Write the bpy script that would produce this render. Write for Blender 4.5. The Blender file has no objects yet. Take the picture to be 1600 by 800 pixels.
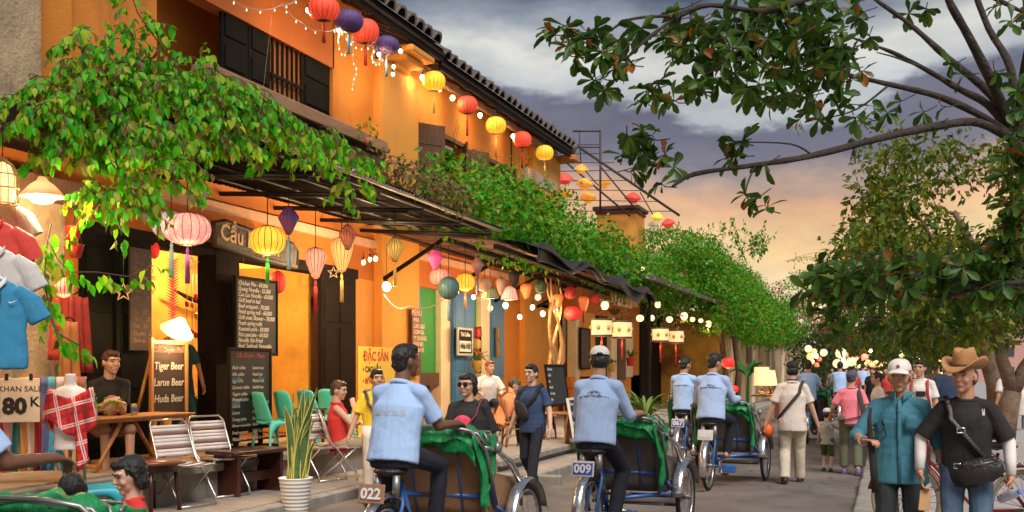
import bpy, bmesh, math, random
import numpy as np
from math import sin, cos, pi, radians as R, sqrt, atan
from mathutils import Vector as V, Matrix, Euler, Quaternion

sc = bpy.context.scene
COL = sc.collection
rnd = random.Random(11)
rng = np.random.default_rng(5)

# ------------------------------------------------------------------ camera, sky, sun, exposure
F, CX, HOR, CAMH = 1700.0, 800.0, 575.0, 1.6          # pixels of the 1600 wide photograph
TH = atan(590 / F); CT, ST = cos(TH), sin(TH)
cam_d = bpy.data.cameras.new('camera'); cam = bpy.data.objects.new('camera', cam_d); COL.objects.link(cam)
cam_d.sensor_width = 36; cam_d.lens = 36 * F / 1600; cam_d.shift_y = (HOR - 400) / 1600
cam_d.clip_end = 3000; cam_d.clip_start = 0.1
cam_d.dof.use_dof = True; cam_d.dof.focus_distance = 11.5; cam_d.dof.aperture_fstop = 4.0
cam.location = (0, 0, CAMH); cam.rotation_euler = (R(90), 0, TH)
sc.camera = cam

sun_dir = V((.40, -.48, .80)).normalized()     # the broad bright sky over the river, softened by cloud
w = bpy.data.worlds.new('World'); sc.world = w; w.use_nodes = True
nt = w.node_tree; nt.nodes.clear()
def N(t, ty, **kw):
    n = t.nodes.new(ty)
    for k, v in kw.items():
        if hasattr(n, k): setattr(n, k, v)
        else: n.inputs[k.replace('_', ' ')].default_value = v
    return n
def ramp(t, stops, interp='LINEAR'):
    n = t.nodes.new('ShaderNodeValToRGB'); cr = n.color_ramp; cr.interpolation = interp
    while len(cr.elements) > 1: cr.elements.remove(cr.elements[-1])
    cr.elements[0].position = stops[0][0]; cr.elements[0].color = (*stops[0][1], 1)
    for p, c in stops[1:]:
        e = cr.elements.new(p); e.color = (*c, 1)
    return n
def srgb(r, g, b):
    f = lambda c: (c / 255 / 12.92) if c < 10.3 else ((c / 255 + .055) / 1.055) ** 2.4
    return (f(r), f(g), f(b))
L = nt.links.new
out = N(nt, 'ShaderNodeOutputWorld'); bg = N(nt, 'ShaderNodeBackground')
sky = N(nt, 'ShaderNodeTexSky'); sky.sky_type = 'NISHITA'; sky.sun_disc = False
sky.sun_elevation = math.asin(sun_dir.z); sky.sun_rotation = math.atan2(sun_dir.x, sun_dir.y)
tc = N(nt, 'ShaderNodeTexCoord'); sep = N(nt, 'ShaderNodeSeparateXYZ'); L(tc.outputs['Generated'], sep.inputs[0])
# cloud decks: elevation bent by noise, the same all round the horizon
mp = N(nt, 'ShaderNodeMapping'); mp.inputs['Scale'].default_value = (1, 1, 2.6); mp.inputs['Location'].default_value = (3.1, .7, .2); L(tc.outputs['Generated'], mp.inputs[0])
n1 = N(nt, 'ShaderNodeTexNoise', Scale=3.2, Detail=6.0, Roughness=.55); L(mp.outputs[0], n1.inputs['Vector'])
n2 = N(nt, 'ShaderNodeTexNoise', Scale=11.0, Detail=7.0, Roughness=.6); L(mp.outputs[0], n2.inputs['Vector'])
def M(op, a, b=None, c=None, clamp=False, t=None):
    t = t or nt
    n = t.nodes.new('ShaderNodeMath'); n.operation = op; n.use_clamp = clamp
    for i, x in enumerate((a, b, c)):
        if x is None: continue
        if isinstance(x, (int, float)): n.inputs[i].default_value = x
        else: t.links.new(x, n.inputs[i])
    return n.outputs[0]
el = M('ADD', sep.outputs['Z'], M('MULTIPLY', M('SUBTRACT', n1.outputs['Fac'], .5), .16))
el = M('ADD', el, M('MULTIPLY', M('SUBTRACT', n2.outputs['Fac'], .5), .05))
cr = ramp(nt, [(0.0, srgb(250, 224, 190)), (.085, srgb(255, 232, 182)), (.118, srgb(255, 214, 156)), (.144, srgb(250, 194, 150)), (.166, srgb(198, 172, 156)),
               (.188, srgb(134, 127, 141)), (.228, srgb(114, 115, 134)), (.238, srgb(196, 202, 206)), (.275, srgb(230, 230, 224)), (.305, srgb(158, 166, 178)), (.338, srgb(86, 96, 120)), (.42, srgb(80, 92, 118)),
               (.6, srgb(120, 132, 156)), (1.0, srgb(104, 116, 142))])
L(el, cr.inputs[0])
wisp = N(nt, 'ShaderNodeTexNoise', Scale=6.0, Detail=8.0, Roughness=.62); L(mp.outputs[0], wisp.inputs['Vector'])
wr = ramp(nt, [(.3, (.72, .72, .74)), (.7, (1.22, 1.2, 1.17))]); L(wisp.outputs['Fac'], wr.inputs[0])
mul = N(nt, 'ShaderNodeMix'); mul.data_type = 'RGBA'; mul.blend_type = 'MULTIPLY'; mul.inputs[0].default_value = 1
L(cr.outputs[0], mul.inputs[6]); L(wr.outputs[0], mul.inputs[7])
nis = N(nt, 'ShaderNodeMix'); nis.data_type = 'RGBA'; nis.blend_type = 'MULTIPLY'; nis.inputs[0].default_value = 1
nis.inputs[7].default_value = (.10, .10, .10, 1); L(sky.outputs[0], nis.inputs[6])
mx = N(nt, 'ShaderNodeMix'); mx.data_type = 'RGBA'; mx.inputs[0].default_value = .93
L(nis.outputs[2], mx.inputs[6]); L(mul.outputs[2], mx.inputs[7])
L(mx.outputs[2], bg.inputs[0]); bg.inputs[1].default_value = .53; L(bg.outputs[0], out.inputs[0])

sun_d = bpy.data.lights.new('sun', 'SUN'); sun_d.energy = 2.3; sun_d.angle = R(32); sun_d.color = (1, .93, .86)
sun = bpy.data.objects.new('sun', sun_d); COL.objects.link(sun)
sun.rotation_euler = sun_dir.to_track_quat('Z', 'Y').to_euler()

vs = sc.view_settings; vs.view_transform = 'Standard'; vs.look = 'None'; vs.exposure = .82; vs.gamma = 1; vs.use_curve_mapping = False
sc.render.engine = 'CYCLES'
cy = sc.cycles; cy.use_denoising = True; cy.max_bounces = 6; cy.diffuse_bounces = 3; cy.glossy_bounces = 2; cy.transmission_bounces = 3
cy.transparent_max_bounces = 6; cy.sample_clamp_indirect = 4; cy.caustics_reflective = False; cy.caustics_refractive = False
try: cy.denoiser = 'OPENIMAGEDENOISE'; cy.use_light_tree = True
except Exception: pass

# ------------------------------------------------------------------ photograph pixel -> place
def ray(u, v):
    a = (u - CX) / F; return V((a * CT - ST, a * ST + CT, (HOR - v) / F))
CAM = V((0, 0, CAMH))
def pd(u, v, z): return CAM + ray(u, v) * z
def pX(u, v, X): r = ray(u, v); return CAM + r * (X / r.x)
def pY(u, v, Y): r = ray(u, v); return CAM + r * (Y / r.y)
def pg(u, v, h=0.0): r = ray(u, v); return CAM + r * ((h - CAMH) / r.z)

# ------------------------------------------------------------------ materials
MATS = {}
def mat(name, col, rough=.7, var=.12, scale=6., bump=.0, bscale=40., metal=0., emit=0., ecol=None, col2=None, stretch=None, trans=0., spec=.5, folds=0., coat=0., stain=None, seed=0.):
    if name in MATS: return MATS[name]
    m = bpy.data.materials.new(name); m.use_nodes = True; t = m.node_tree
    b = t.nodes['Principled BSDF']; MATS[name] = m
    b.inputs['Roughness'].default_value = rough; b.inputs['Metallic'].default_value = metal
    b.inputs['Specular IOR Level'].default_value = spec
    if coat: b.inputs['Coat Weight'].default_value = coat
    tcn = t.nodes.new('ShaderNodeTexCoord'); mpn = t.nodes.new('ShaderNodeMapping'); t.links.new(tcn.outputs['Object'], mpn.inputs[0])
    if stretch: mpn.inputs['Scale'].default_value = stretch
    mpn.inputs['Location'].default_value = (seed, seed * .7, 0)
    nz = t.nodes.new('ShaderNodeTexNoise'); nz.inputs['Scale'].default_value = scale; nz.inputs['Detail'].default_value = 6; nz.inputs['Roughness'].default_value = .6
    t.links.new(mpn.outputs[0], nz.inputs['Vector'])
    c2 = col2 or tuple(c * (1 - var) for c in col); c1 = col if col2 else tuple(min(1, c * (1 + var)) for c in col)
    r = ramp(t, [(.3, c2), (.7, c1)]); t.links.new(nz.outputs['Fac'], r.inputs[0])
    res = r.outputs[0]
    if stain:
        n3 = t.nodes.new('ShaderNodeTexNoise'); n3.inputs['Scale'].default_value = stain[2]; n3.inputs['Detail'].default_value = 8; n3.inputs['Roughness'].default_value = .65
        m3 = t.nodes.new('ShaderNodeMapping'); m3.inputs['Scale'].default_value = stain[3] if len(stain) > 3 else (1, 1, .35); t.links.new(tcn.outputs['Object'], m3.inputs[0]); t.links.new(m3.outputs[0], n3.inputs['Vector'])
        r3 = ramp(t, [(stain[1], (0, 0, 0)), (stain[1] + .16, (1, 1, 1))]); t.links.new(n3.outputs['Fac'], r3.inputs[0])
        mm = t.nodes.new('ShaderNodeMix'); mm.data_type = 'RGBA'; t.links.new(r3.outputs[0], mm.inputs[0]); t.links.new(res, mm.inputs[6]); mm.inputs[7].default_value = (*stain[0], 1)
        res = mm.outputs[2]
    t.links.new(res, b.inputs['Base Color'])
    h = None
    if bump:
        nb = t.nodes.new('ShaderNodeTexNoise'); nb.inputs['Scale'].default_value = bscale; nb.inputs['Detail'].default_value = 4
        t.links.new(mpn.outputs[0], nb.inputs['Vector']); h = M('MULTIPLY', nb.outputs['Fac'], bump, t=t)
    if folds:
        mf = t.nodes.new('ShaderNodeMapping'); mf.inputs['Scale'].default_value = (1.0, 1.0, .45); mf.inputs['Rotation'].default_value = (.5, .4, .2); t.links.new(tcn.outputs['Object'], mf.inputs[0])
        nf = t.nodes.new('ShaderNodeTexNoise'); nf.inputs['Scale'].default_value = 11; nf.inputs['Detail'].default_value = 3; nf.inputs['Distortion'].default_value = .8
        t.links.new(mf.outputs[0], nf.inputs['Vector'])
        hf = M('MULTIPLY', nf.outputs['Fac'], folds, t=t); h = M('ADD', h, hf, t=t) if h else hf
    if h:
        bn = t.nodes.new('ShaderNodeBump'); bn.inputs['Strength'].default_value = 1; bn.inputs['Distance'].default_value = .02
        t.links.new(h, bn.inputs['Height']); t.links.new(bn.outputs[0], b.inputs['Normal'])
    if emit:
        b.inputs['Emission Strength'].default_value = emit
        if ecol: b.inputs['Emission Color'].default_value = (*ecol, 1)
        else: t.links.new(res, b.inputs['Emission Color'])
    if trans:
        tr = t.nodes.new('ShaderNodeBsdfTranslucent'); t.links.new(res, tr.inputs[0]); ms = t.nodes.new('ShaderNodeMixShader'); ms.inputs[0].default_value = trans
        t.links.new(b.outputs[0], ms.inputs[1]); t.links.new(tr.outputs[0], ms.inputs[2]); t.links.new(ms.outputs[0], t.nodes['Material Output'].inputs[0])
    return m
def leafmat(name, cols, rough=.5, trans=.35, byobj=False):
    """one colour per leaf, drawn from COLS"""
    if name in MATS: return MATS[name]
    m = bpy.data.materials.new(name); m.use_nodes = True; t = m.node_tree; MATS[name] = m
    b = t.nodes['Principled BSDF']; b.inputs['Roughness'].default_value = rough; b.inputs['Specular IOR Level'].default_value = .35
    if byobj: o = t.nodes.new('ShaderNodeObjectInfo').outputs['Random']
    else: o = t.nodes.new('ShaderNodeNewGeometry').outputs['Random Per Island']
    r = ramp(t, [(i / (len(cols)), c) for i, c in enumerate(cols)], 'LINEAR'); t.links.new(o, r.inputs[0])
    t.links.new(r.outputs[0], b.inputs['Base Color'])
    tr = t.nodes.new('ShaderNodeBsdfTranslucent'); t.links.new(r.outputs[0], tr.inputs[0]); ms = t.nodes.new('ShaderNodeMixShader'); ms.inputs[0].default_value = trans
    t.links.new(b.outputs[0], ms.inputs[1]); t.links.new(tr.outputs[0], ms.inputs[2]); t.links.new(ms.outputs[0], t.nodes['Material Output'].inputs[0])
    return m

# ------------------------------------------------------------------ mesh building
def frame(d, up=(0, 0, 1)):
    d = V(d).normalized(); up = V(up)
    if abs(d.dot(up)) > .98: up = V((0, 1, 0)) if abs(d.y) < .9 else V((1, 0, 0))
    x = up.cross(d)
    x.normalize(); y = d.cross(x); return x, y, d
class MB:
    def __init__(s): s.v = []; s.f = []; s.m = []; s.s = []
    def add(s, vs, fs, mi=0, sm=True):
        o = len(s.v); s.v += [tuple(p) for p in vs]; s.f += [tuple(i + o for i in f) for f in fs]; s.m += [mi] * len(fs); s.s += [sm] * len(fs); return s
    def box(s, c, size, rot=None, mi=0, bev=.0):
        hx, hy, hz = (q / 2 for q in size); c = V(c)
        Rm = rot if isinstance(rot, Matrix) else (Euler(rot).to_matrix() if rot else Matrix.Identity(3))
        bv = min(bev, hx * .9, hy * .9, hz * .9)
        if bv <= 0:
            vs = [c + Rm @ V((x * hx, y * hy, z * hz)) for x in (-1, 1) for y in (-1, 1) for z in (-1, 1)]
            return s.add(vs, [(0, 1, 3, 2), (4, 6, 7, 5), (0, 4, 5, 1), (2, 3, 7, 6), (0, 2, 6, 4), (1, 5, 7, 3)], mi, False)
        vs = []; ix = {}
        for x in (-1, 1):
            for y in (-1, 1):
                for z in (-1, 1):
                    for a in range(3):
                        q = [x * hx, y * hy, z * hz]
                        for k in range(3):
                            if k != a: q[k] -= (x, y, z)[k] * bv
                        ix[(x, y, z, a)] = len(vs); vs.append(c + Rm @ V(q))
        fs = []
        for a in range(3):
            b, d = [(1, 2), (2, 0), (0, 1)][a]
            for sg in (-1, 1):
                q = []
                for p, r in ((-1, -1), (1, -1), (1, 1), (-1, 1)):
                    k = [0, 0, 0]; k[a] = sg; k[b] = p; k[d] = r; q.append(ix[(*k, a)])
                fs.append(tuple(q if sg > 0 else q[::-1]))
        for a in range(3):
            b, d = [(1, 2), (2, 0), (0, 1)][a]
            for p in (-1, 1):
                for r in (-1, 1):
                    k0 = [0, 0, 0]; k0[a] = -1; k0[b] = p; k0[d] = r; k1 = list(k0); k1[a] = 1
                    q = (ix[(*k0, b)], ix[(*k1, b)], ix[(*k1, d)], ix[(*k0, d)])
                    fs.append(q if p * r < 0 else q[::-1])
        for x in (-1, 1):
            for y in (-1, 1):
                for z in (-1, 1):
                    q = (ix[(x, y, z, 0)], ix[(x, y, z, 1)], ix[(x, y, z, 2)]); fs.append(q if x * y * z > 0 else q[::-1])
        return s.add(vs, fs, mi, False)
    def tube(s, path, rad, n=8, mi=0, caps=True, up=(0, 0, 1), closed=False):
        P = [V(p) for p in path]; k = len(P)
        rad = rad if isinstance(rad, (list, tuple)) else [rad] * k
        vs = []; fs = []; px = None
        for i, p in enumerate(P):
            d = (P[(i + 1) % k] - P[i - 1]) if closed else (P[min(i + 1, k - 1)] - P[max(i - 1, 0)])
            if d.length < 1e-9: d = V((0, 0, 1))
            if px is None: x, y, d = frame(d, up)
            else:
                d = d.normalized(); x = (px - d * px.dot(d))
                if x.length < 1e-6: x, y, d = frame(d, up)
                x.normalize(); y = d.cross(x)
            px = x
            r = rad[i]; rx, ry = r if isinstance(r, (tuple, list)) else (r, r)
            vs += [p + x * (rx * cos(2 * pi * j / n)) + y * (ry * sin(2 * pi * j / n)) for j in range(n)]
        for i in range(k if closed else k - 1):
            a, b = i * n, ((i + 1) % k) * n
            fs += [(a + j, a + (j + 1) % n, b + (j + 1) % n, b + j) for j in range(n)]
        s.add(vs, fs, mi, True)
        if caps and not closed:
            o = len(s.v) - len(vs)
            s.f.append(tuple(o + j for j in range(n))[::-1]); s.m.append(mi); s.s.append(False)
            s.f.append(tuple(o + (k - 1) * n + j for j in range(n))); s.m.append(mi); s.s.append(False)
        return s
    def cyl(s, a, b, r0, r1=None, n=12, mi=0, caps=True): return s.tube([a, b], [r0, r0 if r1 is None else r1], n, mi, caps)
    def cap(s, a, b, r0, r1=None, n=10, mi=0):
        """tapered capsule"""
        r1 = r0 if r1 is None else r1; a = V(a); b = V(b); d = b - a
        if d.length < 1e-6: d = V((0, 0, 1e-4)); b = a + d
        d.normalize(); P = []; r = []
        for t in (-.98, -.75, -.4, 0): P.append(a + d * (r0 * t)); r.append(r0 * sqrt(max(0.02, 1 - t * t)))
        for t in (0, .4, .75, .98): P.append(b + d * (r1 * t)); r.append(r1 * sqrt(max(0.02, 1 - t * t)))
        return s.tube(P, r, n, mi)
    def ell(s, c, r, Rm=None, nu=14, nv=9, mi=0):
        c = V(c); Rm = Rm or Matrix.Identity(3); vs = []; fs = []
        for i in range(nv + 1):
            t = pi * i / nv
            t = min(max(t, .02), pi - .02)
            for j in range(nu):
                p = 2 * pi * j / nu; vs.append(c + Rm @ V((r[0] * sin(t) * cos(p), r[1] * sin(t) * sin(p), r[2] * cos(t))))
        for i in range(nv):
            for j in range(nu): fs.append((i * nu + j, (i + 1) * nu + j, (i + 1) * nu + (j + 1) % nu, i * nu + (j + 1) % nu))
        fs.append(tuple(range(nu))); fs.append(tuple(nv * nu + j for j in range(nu))[::-1])
        return s.add(vs, fs, mi, True)
    def lathe(s, prof, n=20, c=(0, 0, 0), mi=0, caps=True, Rm=None):
        """PROF: (radius, z) from bottom to top"""
        c = V(c); Rm = Rm or Matrix.Identity(3); vs = []; fs = []
        for r, z in prof:
            vs += [c + Rm @ V((r * cos(2 * pi * j / n), r * sin(2 * pi * j / n), z)) for j in range(n)]
        k = len(prof)
        for i in range(k - 1): fs += [(i * n + j, i * n + (j + 1) % n, (i + 1) * n + (j + 1) % n, (i + 1) * n + j) for j in range(n)]
        s.add(vs, fs, mi, True)
        if caps:
            o = len(s.v) - len(vs)
            s.f += [tuple(o + j for j in range(n))[::-1], tuple(o + (k - 1) * n + j for j in range(n))]; s.m += [mi] * 2; s.s += [False] * 2
        return s
    def prism(s, poly, y0, y1, mi=0, ax='y', sm=False):
        """polygon in the x-z plane pushed along y (or given axis)"""
        n = len(poly)
        def pt(p, q): return {'y': (p[0], q, p[1]), 'x': (q, p[0], p[1]), 'z': (p[0], p[1], q)}[ax]
        vs = [pt(p, y0) for p in poly] + [pt(p, y1) for p in poly]
        s.add(vs, [tuple(range(n)), tuple(range(n, 2 * n))[::-1]], mi, False)
        o = len(s.v) - 2 * n
        for i in range(n): s.f.append((o + i, o + n + i, o + n + (i + 1) % n, o + (i + 1) % n)); s.m.append(mi); s.s.append(sm)
        return s
    def sheet(s, fn, nu, nv, mi=0, thick=0.0):
        """fn(u,v) -> point; THICK pushes a second skin along the normal"""
        g = [[V(fn(i / nu, j / nv)) for j in range(nv + 1)] for i in range(nu + 1)]
        def skin(gg, flip):
            vs = [p for row in gg for p in row]; k = nv + 1; fs = []
            for i in range(nu):
                for j in range(nv):
                    q = (i * k + j, (i + 1) * k + j, (i + 1) * k + j + 1, i * k + j + 1); fs.append(q[::-1] if flip else q)
            s.add(vs, fs, mi, True)
        skin(g, False)
        if thick:
            g2 = []
            for i in range(nu + 1):
                row = []
                for j in range(nv + 1):
                    a = g[min(i + 1, nu)][j] - g[max(i - 1, 0)][j]; b = g[i][min(j + 1, nv)] - g[i][max(j - 1, 0)]; nn = a.cross(b)
                    nn = nn.normalized() if nn.length > 1e-9 else V((0, 0, 1)); row.append(g[i][j] - nn * thick)
                g2.append(row)
            o = len(s.v) - (nu + 1) * (nv + 1); skin(g2, True); o2 = o + (nu + 1) * (nv + 1); k = nv + 1; fs = []
            for i in range(nu): fs += [(o + i * k, o2 + i * k, o2 + (i + 1) * k, o + (i + 1) * k), (o + i * k + nv, o + (i + 1) * k + nv, o2 + (i + 1) * k + nv, o2 + i * k + nv)]
            for j in range(nv): fs += [(o + j, o + j + 1, o2 + j + 1, o2 + j), (o + nu * k + j, o2 + nu * k + j, o2 + nu * k + j + 1, o + nu * k + j + 1)]
            s.f += fs; s.m += [mi] * len(fs); s.s += [False] * len(fs)
        return s
    def mesh(s, name, mats):
        me = bpy.data.meshes.new(name); me.from_pydata(s.v, [], s.f)
        for m in (mats if isinstance(mats, (list, tuple)) else [mats]): me.materials.append(m)
        me.polygons.foreach_set('material_index', s.m); me.polygons.foreach_set('use_smooth', s.s); me.update(); return me
def link(name, data, parent=None, loc=None, rot=None, label=None, cat=None, group=None, kind=None, scale=None):
    o = bpy.data.objects.new(name, data); COL.objects.link(o)
    if parent: o.parent = parent
    if loc is not None: o.location = loc
    if rot is not None: o.rotation_euler = rot
    if scale is not None: o.scale = scale if isinstance(scale, (tuple, list)) else (scale,) * 3
    for k, v in (('label', label), ('category', cat), ('group', group), ('kind', kind)):
        if v: o[k] = v
    return o
def obj(name, mb, mats, parent=None, **kw): return link(name, mb.mesh(name, mats), parent, **kw)
def thing(name, label, cat, loc=(0, 0, 0), rz=0., group=None, rot=None): return link(name, None, None, loc, rot or (0, 0, rz), label, cat, group)
def copy_tree(o, parent=None):
    c = o.copy(); COL.objects.link(c); c.parent = parent
    for ch in o.children: copy_tree(ch, c)
    return c
def relabel(o, label, group=None):
    o['label'] = label
    if group: o['group'] = group
    return o
def mesh_np(name, Vs, Fs, m, smooth=False):
    me = bpy.data.meshes.new(name); Vs = np.asarray(Vs, dtype=np.float32); Fs = np.asarray(Fs, dtype=np.int32); k = Fs.shape[1]
    me.vertices.add(len(Vs)); me.vertices.foreach_set('co', Vs.ravel()); me.loops.add(Fs.size); me.loops.foreach_set('vertex_index', Fs.ravel())
    me.polygons.add(len(Fs)); me.polygons.foreach_set('loop_start', np.arange(0, Fs.size, k, dtype=np.int32)); me.polygons.foreach_set('loop_total', np.full(len(Fs), k, dtype=np.int32))
    me.polygons.foreach_set('use_smooth', np.full(len(Fs), smooth)); me.materials.append(m); me.update(calc_edges=True); return me
def text(name, body, size, m, parent, loc, rot=(R(90), 0, 0), ext=.002, align='CENTER', spacing=1., shear=0., target=None, bold=0., line=1.):
    cu = bpy.data.curves.new(name, 'FONT'); cu.body = body; cu.size = size; cu.extrude = ext; cu.align_x = align; cu.align_y = 'CENTER'; cu.space_character = spacing; cu.shear = shear; cu.offset = bold; cu.space_line = line
    cu.resolution_u = 2
    return link(name, text_mesh(cu, m), parent, loc, rot)
def text_mesh(cu, m):
    tmp = bpy.data.objects.new('tmp', cu); me = bpy.data.meshes.new_from_object(tmp); bpy.data.objects.remove(tmp); me.materials.clear(); me.materials.append(m); return me
def point_light(parent, loc, energy, col=(1, .62, .28), r=.06):
    ld = bpy.data.lights.new('lamp_light', 'POINT'); ld.energy = energy; ld.color = col; ld.shadow_soft_size = r
    o = bpy.data.objects.new('lamp_light', ld); COL.objects.link(o); o.parent = parent; o.location = loc; return o
# ================================================================== the setting
XF = -8.69; XT1 = -7.3; XK1 = -6.33; XK2 = -4.75; XT2 = -5.3; YJ = 14.4
ZS, ZT1, ZT2 = .12, .53, .29
def YF(u, X=XF): return pX(u, 500, X).y
asphalt = mat('asphalt', (.165, .140, .122), .85, .3, 1.1, .6, 120, stain=((.098, .083, .073), .50, .7, (1, .5, 1)))
concrete = mat('concrete', (.30, .26, .22), .85, .2, 3, .5, 60, stain=((.16, .14, .12), .55, 1.6, (1, 1, 1)))
kerbstone = mat('kerbstone', (.27, .25, .22), .85, .25, 5, .6, 50)
terr = mat('terrace_tile', (.42, .30, .19), .6, .2, 3, .2, 40, stain=((.22, .17, .12), .55, 1.8, (1, 1, 1)))
promen = mat('promenade_slab', (.36, .33, .31), .8, .12, 2, .3, 60)
waterm = mat('river_water', (.30, .31, .33), .12, .1, .6, .35, 2.2, stretch=(1, .3, 1))
def flat(name, x0, x1, y0, y1, z, m, kind='structure', **kw):
    return obj(name, MB().add([(x0, y0, z), (x1, y0, z), (x1, y1, z), (x0, y1, z)], [(0, 1, 2, 3)], 0, False), m, kind=kind, **kw)
flat('ground', -300, 9.2, -60, 600, -.02, concrete)
flat('road', -7, -.05, -10, 400, 0, asphalt)
flat('river', 9, 600, -60, 900, -1.2, waterm)
flat('far_bank', 75, 620, -60, 900, -.7, mat('far_grass', (.10, .14, .05), .9, .3, .2))
o = obj('promenade', MB().box((4.75, 145, .03), (9.3, 310, .08)), promen, kind='structure')
slab = MB().box((0, 0, 0), (1.47, 1.47, .05), bev=.008).mesh('paving_slab', promen)
for i in range(6):
    for j in range(16): link('paving_slab', slab, o, (.95 + i * 1.5, 6 + j * 1.5 + (i % 2) * .75, .085 + rnd.uniform(-.002, .002)))
# pavements and terraces
pv = obj('pavement', MB().box((-6.8, 4.7, .05), (.95, 19.4, .136)), concrete, kind='structure')
pv2 = obj('pavement', MB().box((-5.03, 32, .05), (.55, 35.2, .136)), concrete, kind='structure')
te1 = obj('terrace_floor', MB().box(((XT1 + XF) / 2 - .2, 6.4, ZT1 / 2), (abs(XT1 - XF) + .4, 23.2, ZT1)), concrete, kind='structure')
for k in range(12):     # tiles along the terrace top
    for q in range(2):
        obj('floor_tile', MB().box((XT1 - .37 - q * .72, 5.6 + k * 1.02, ZT1 + .006), (.70, 1.0, .02), bev=.004), terr, te1)
te2 = obj('terrace_floor', MB().box(((XT2 + XF) / 2 + .02, 25, ZT2 / 2), (abs(XT2 - XF), 21, ZT2)), concrete, kind='structure')
st = MB().box((0, 0, 0), (.16, .985, .17), bev=.018).mesh('kerb_stone', kerbstone)
kb = link('kerb', None, kind='structure')
for k in range(18): link('kerb_stone', st, kb, (XK1 + .05, -3 + k, .04), (0, 0, rnd.uniform(-.01, .01)))
for k in range(2): link('kerb_stone', st, kb, (XK1 + .6 + k * .98, YJ - .08, .04), (0, 0, R(90)))
for k in range(36): link('kerb_stone', st, kb, (XK2 + .05, YJ + .5 + k, .04), (0, 0, rnd.uniform(-.01, .01)))
st2 = MB().box((0, 0, 0), (.30, .98, .14), bev=.02).mesh('kerb_stone', kerbstone)
kr = link('kerb', None, kind='structure')
for k in range(40): link('kerb_stone', st2, kr, (-.22 + rnd.uniform(-.01, .01), 4 + k, .03), (0, 0, rnd.uniform(-.015, .015)))
# step edge blocks of both terraces
se = MB().box((0, 0, 0), (.14, 1.18, .10), bev=.015).mesh('step_block', kerbstone)
for k in range(13): link('step_block', se, te1, (XT1 + .03, 3 + k * 1.2, ZT1 - .055))
for k in range(17): link('step_block', se, te2, (XT2 + .03, YJ + .75 + k * 1.2, ZT2 - .055))
for k in range(10): link('paving_slab', MB().box((0, 0, 0), (.9, 1.17, .02), bev=.004).mesh('paving_slab', concrete) if k == 0 else bpy.data.objects['pavement'].children[0].data, pv, (-6.82, 3.2 + k * 1.2, .121))

# ================================================================== houses
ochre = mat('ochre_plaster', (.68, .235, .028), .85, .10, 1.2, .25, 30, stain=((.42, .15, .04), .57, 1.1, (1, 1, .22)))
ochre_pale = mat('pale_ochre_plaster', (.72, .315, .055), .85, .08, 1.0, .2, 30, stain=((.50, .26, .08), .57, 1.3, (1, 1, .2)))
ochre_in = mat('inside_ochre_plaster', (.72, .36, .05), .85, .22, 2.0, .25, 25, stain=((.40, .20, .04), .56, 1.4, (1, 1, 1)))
red_shade_wall = mat('burnt_orange_shade_plaster', (.56, .155, .026), .85, .10, 1.2, .2, 30)  # burnt orange; also carries the painted shadow on the upper wall top
darkwood = mat('dark_wood', (.014, .009, .007), .8, .35, 5, .4, 30, stretch=(6, 6, .6), spec=.12)
darkgreen = mat('black_green_paint', (.008, .009, .008), .8, .3, 3, .2, 30, spec=.08)
brownwood = mat('brown_wood', (.10, .045, .022), .55, .35, 5, .4, 30, stretch=(5, 5, .6))
plankw = mat('grey_brown_plank', (.30, .17, .10), .7, .3, 4, .4, 30, stretch=(3, .4, 3))
whitep = mat('cream_plaster', (.80, .66, .46), .8, .12, 2, .2, 30, stain=((.50, .36, .22), .6, 1.5))
bluep = mat('blue_paint', (.035, .16, .38), .45, .15, 3, .2, 20, stretch=(4, 4, .6))
greenp = mat('green_panel_paint', (.02, .28, .05), .6, .12, 3)
black = mat('black_iron', (.014, .013, .013), .5, .2, 8)
tilem = mat('old_roof_tile', (.14, .122, .108), .9, .4, 6, .9, 22, stain=((.36, .33, .28), .53, 3.2, (1, 1, 1)))
dark = mat('black_paint', (.010, .009, .008), .7, .2, 6, spec=.15)
H1 = thing('shop_house', 'two-storey orange shop house with dark doors, tiled eave and balcony board', 'house')
def wall(name, y0, y1, z0, z1, m, X=XF, th=.25, parent=H1, bev=.0):
    return obj(name, MB().box((X - th / 2, (y0 + y1) / 2, (z0 + z1) / 2), (th, y1 - y0, z1 - z0), bev=bev), m, parent)
def wu(name, u0, u1, z0, z1, m, X=XF, th=.25, parent=H1, bev=.0): return wall(name, YF(u0, X), YF(u1, X), z0, z1, m, X, th, parent, bev)
YA, YB = YF(600), YF(874); ZL, ZE = 3.15, 7.85
# lower walls: lintel over the openings, piers
wall('wall', 7.2, YA, ZL, 4.55, mat('deep_orange_plaster', (.56, .160, .020), .85, .12, 1.2, .25, 30, stain=((.40, .12, .025), .57, 1.1, (1, 1, .3)))); wall('wall', YA, YB, 3.2, 4.55, red_shade_wall)
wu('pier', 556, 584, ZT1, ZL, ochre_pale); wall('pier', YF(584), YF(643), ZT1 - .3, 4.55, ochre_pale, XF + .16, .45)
wu('pier', 60, 128, ZT1, ZL, ochre)
strip = wu('string_course', 190, 800, 3.72, 3.86, mat('rose_strip', (.80, .45, .28), .8), XF + .06, .06)
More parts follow.
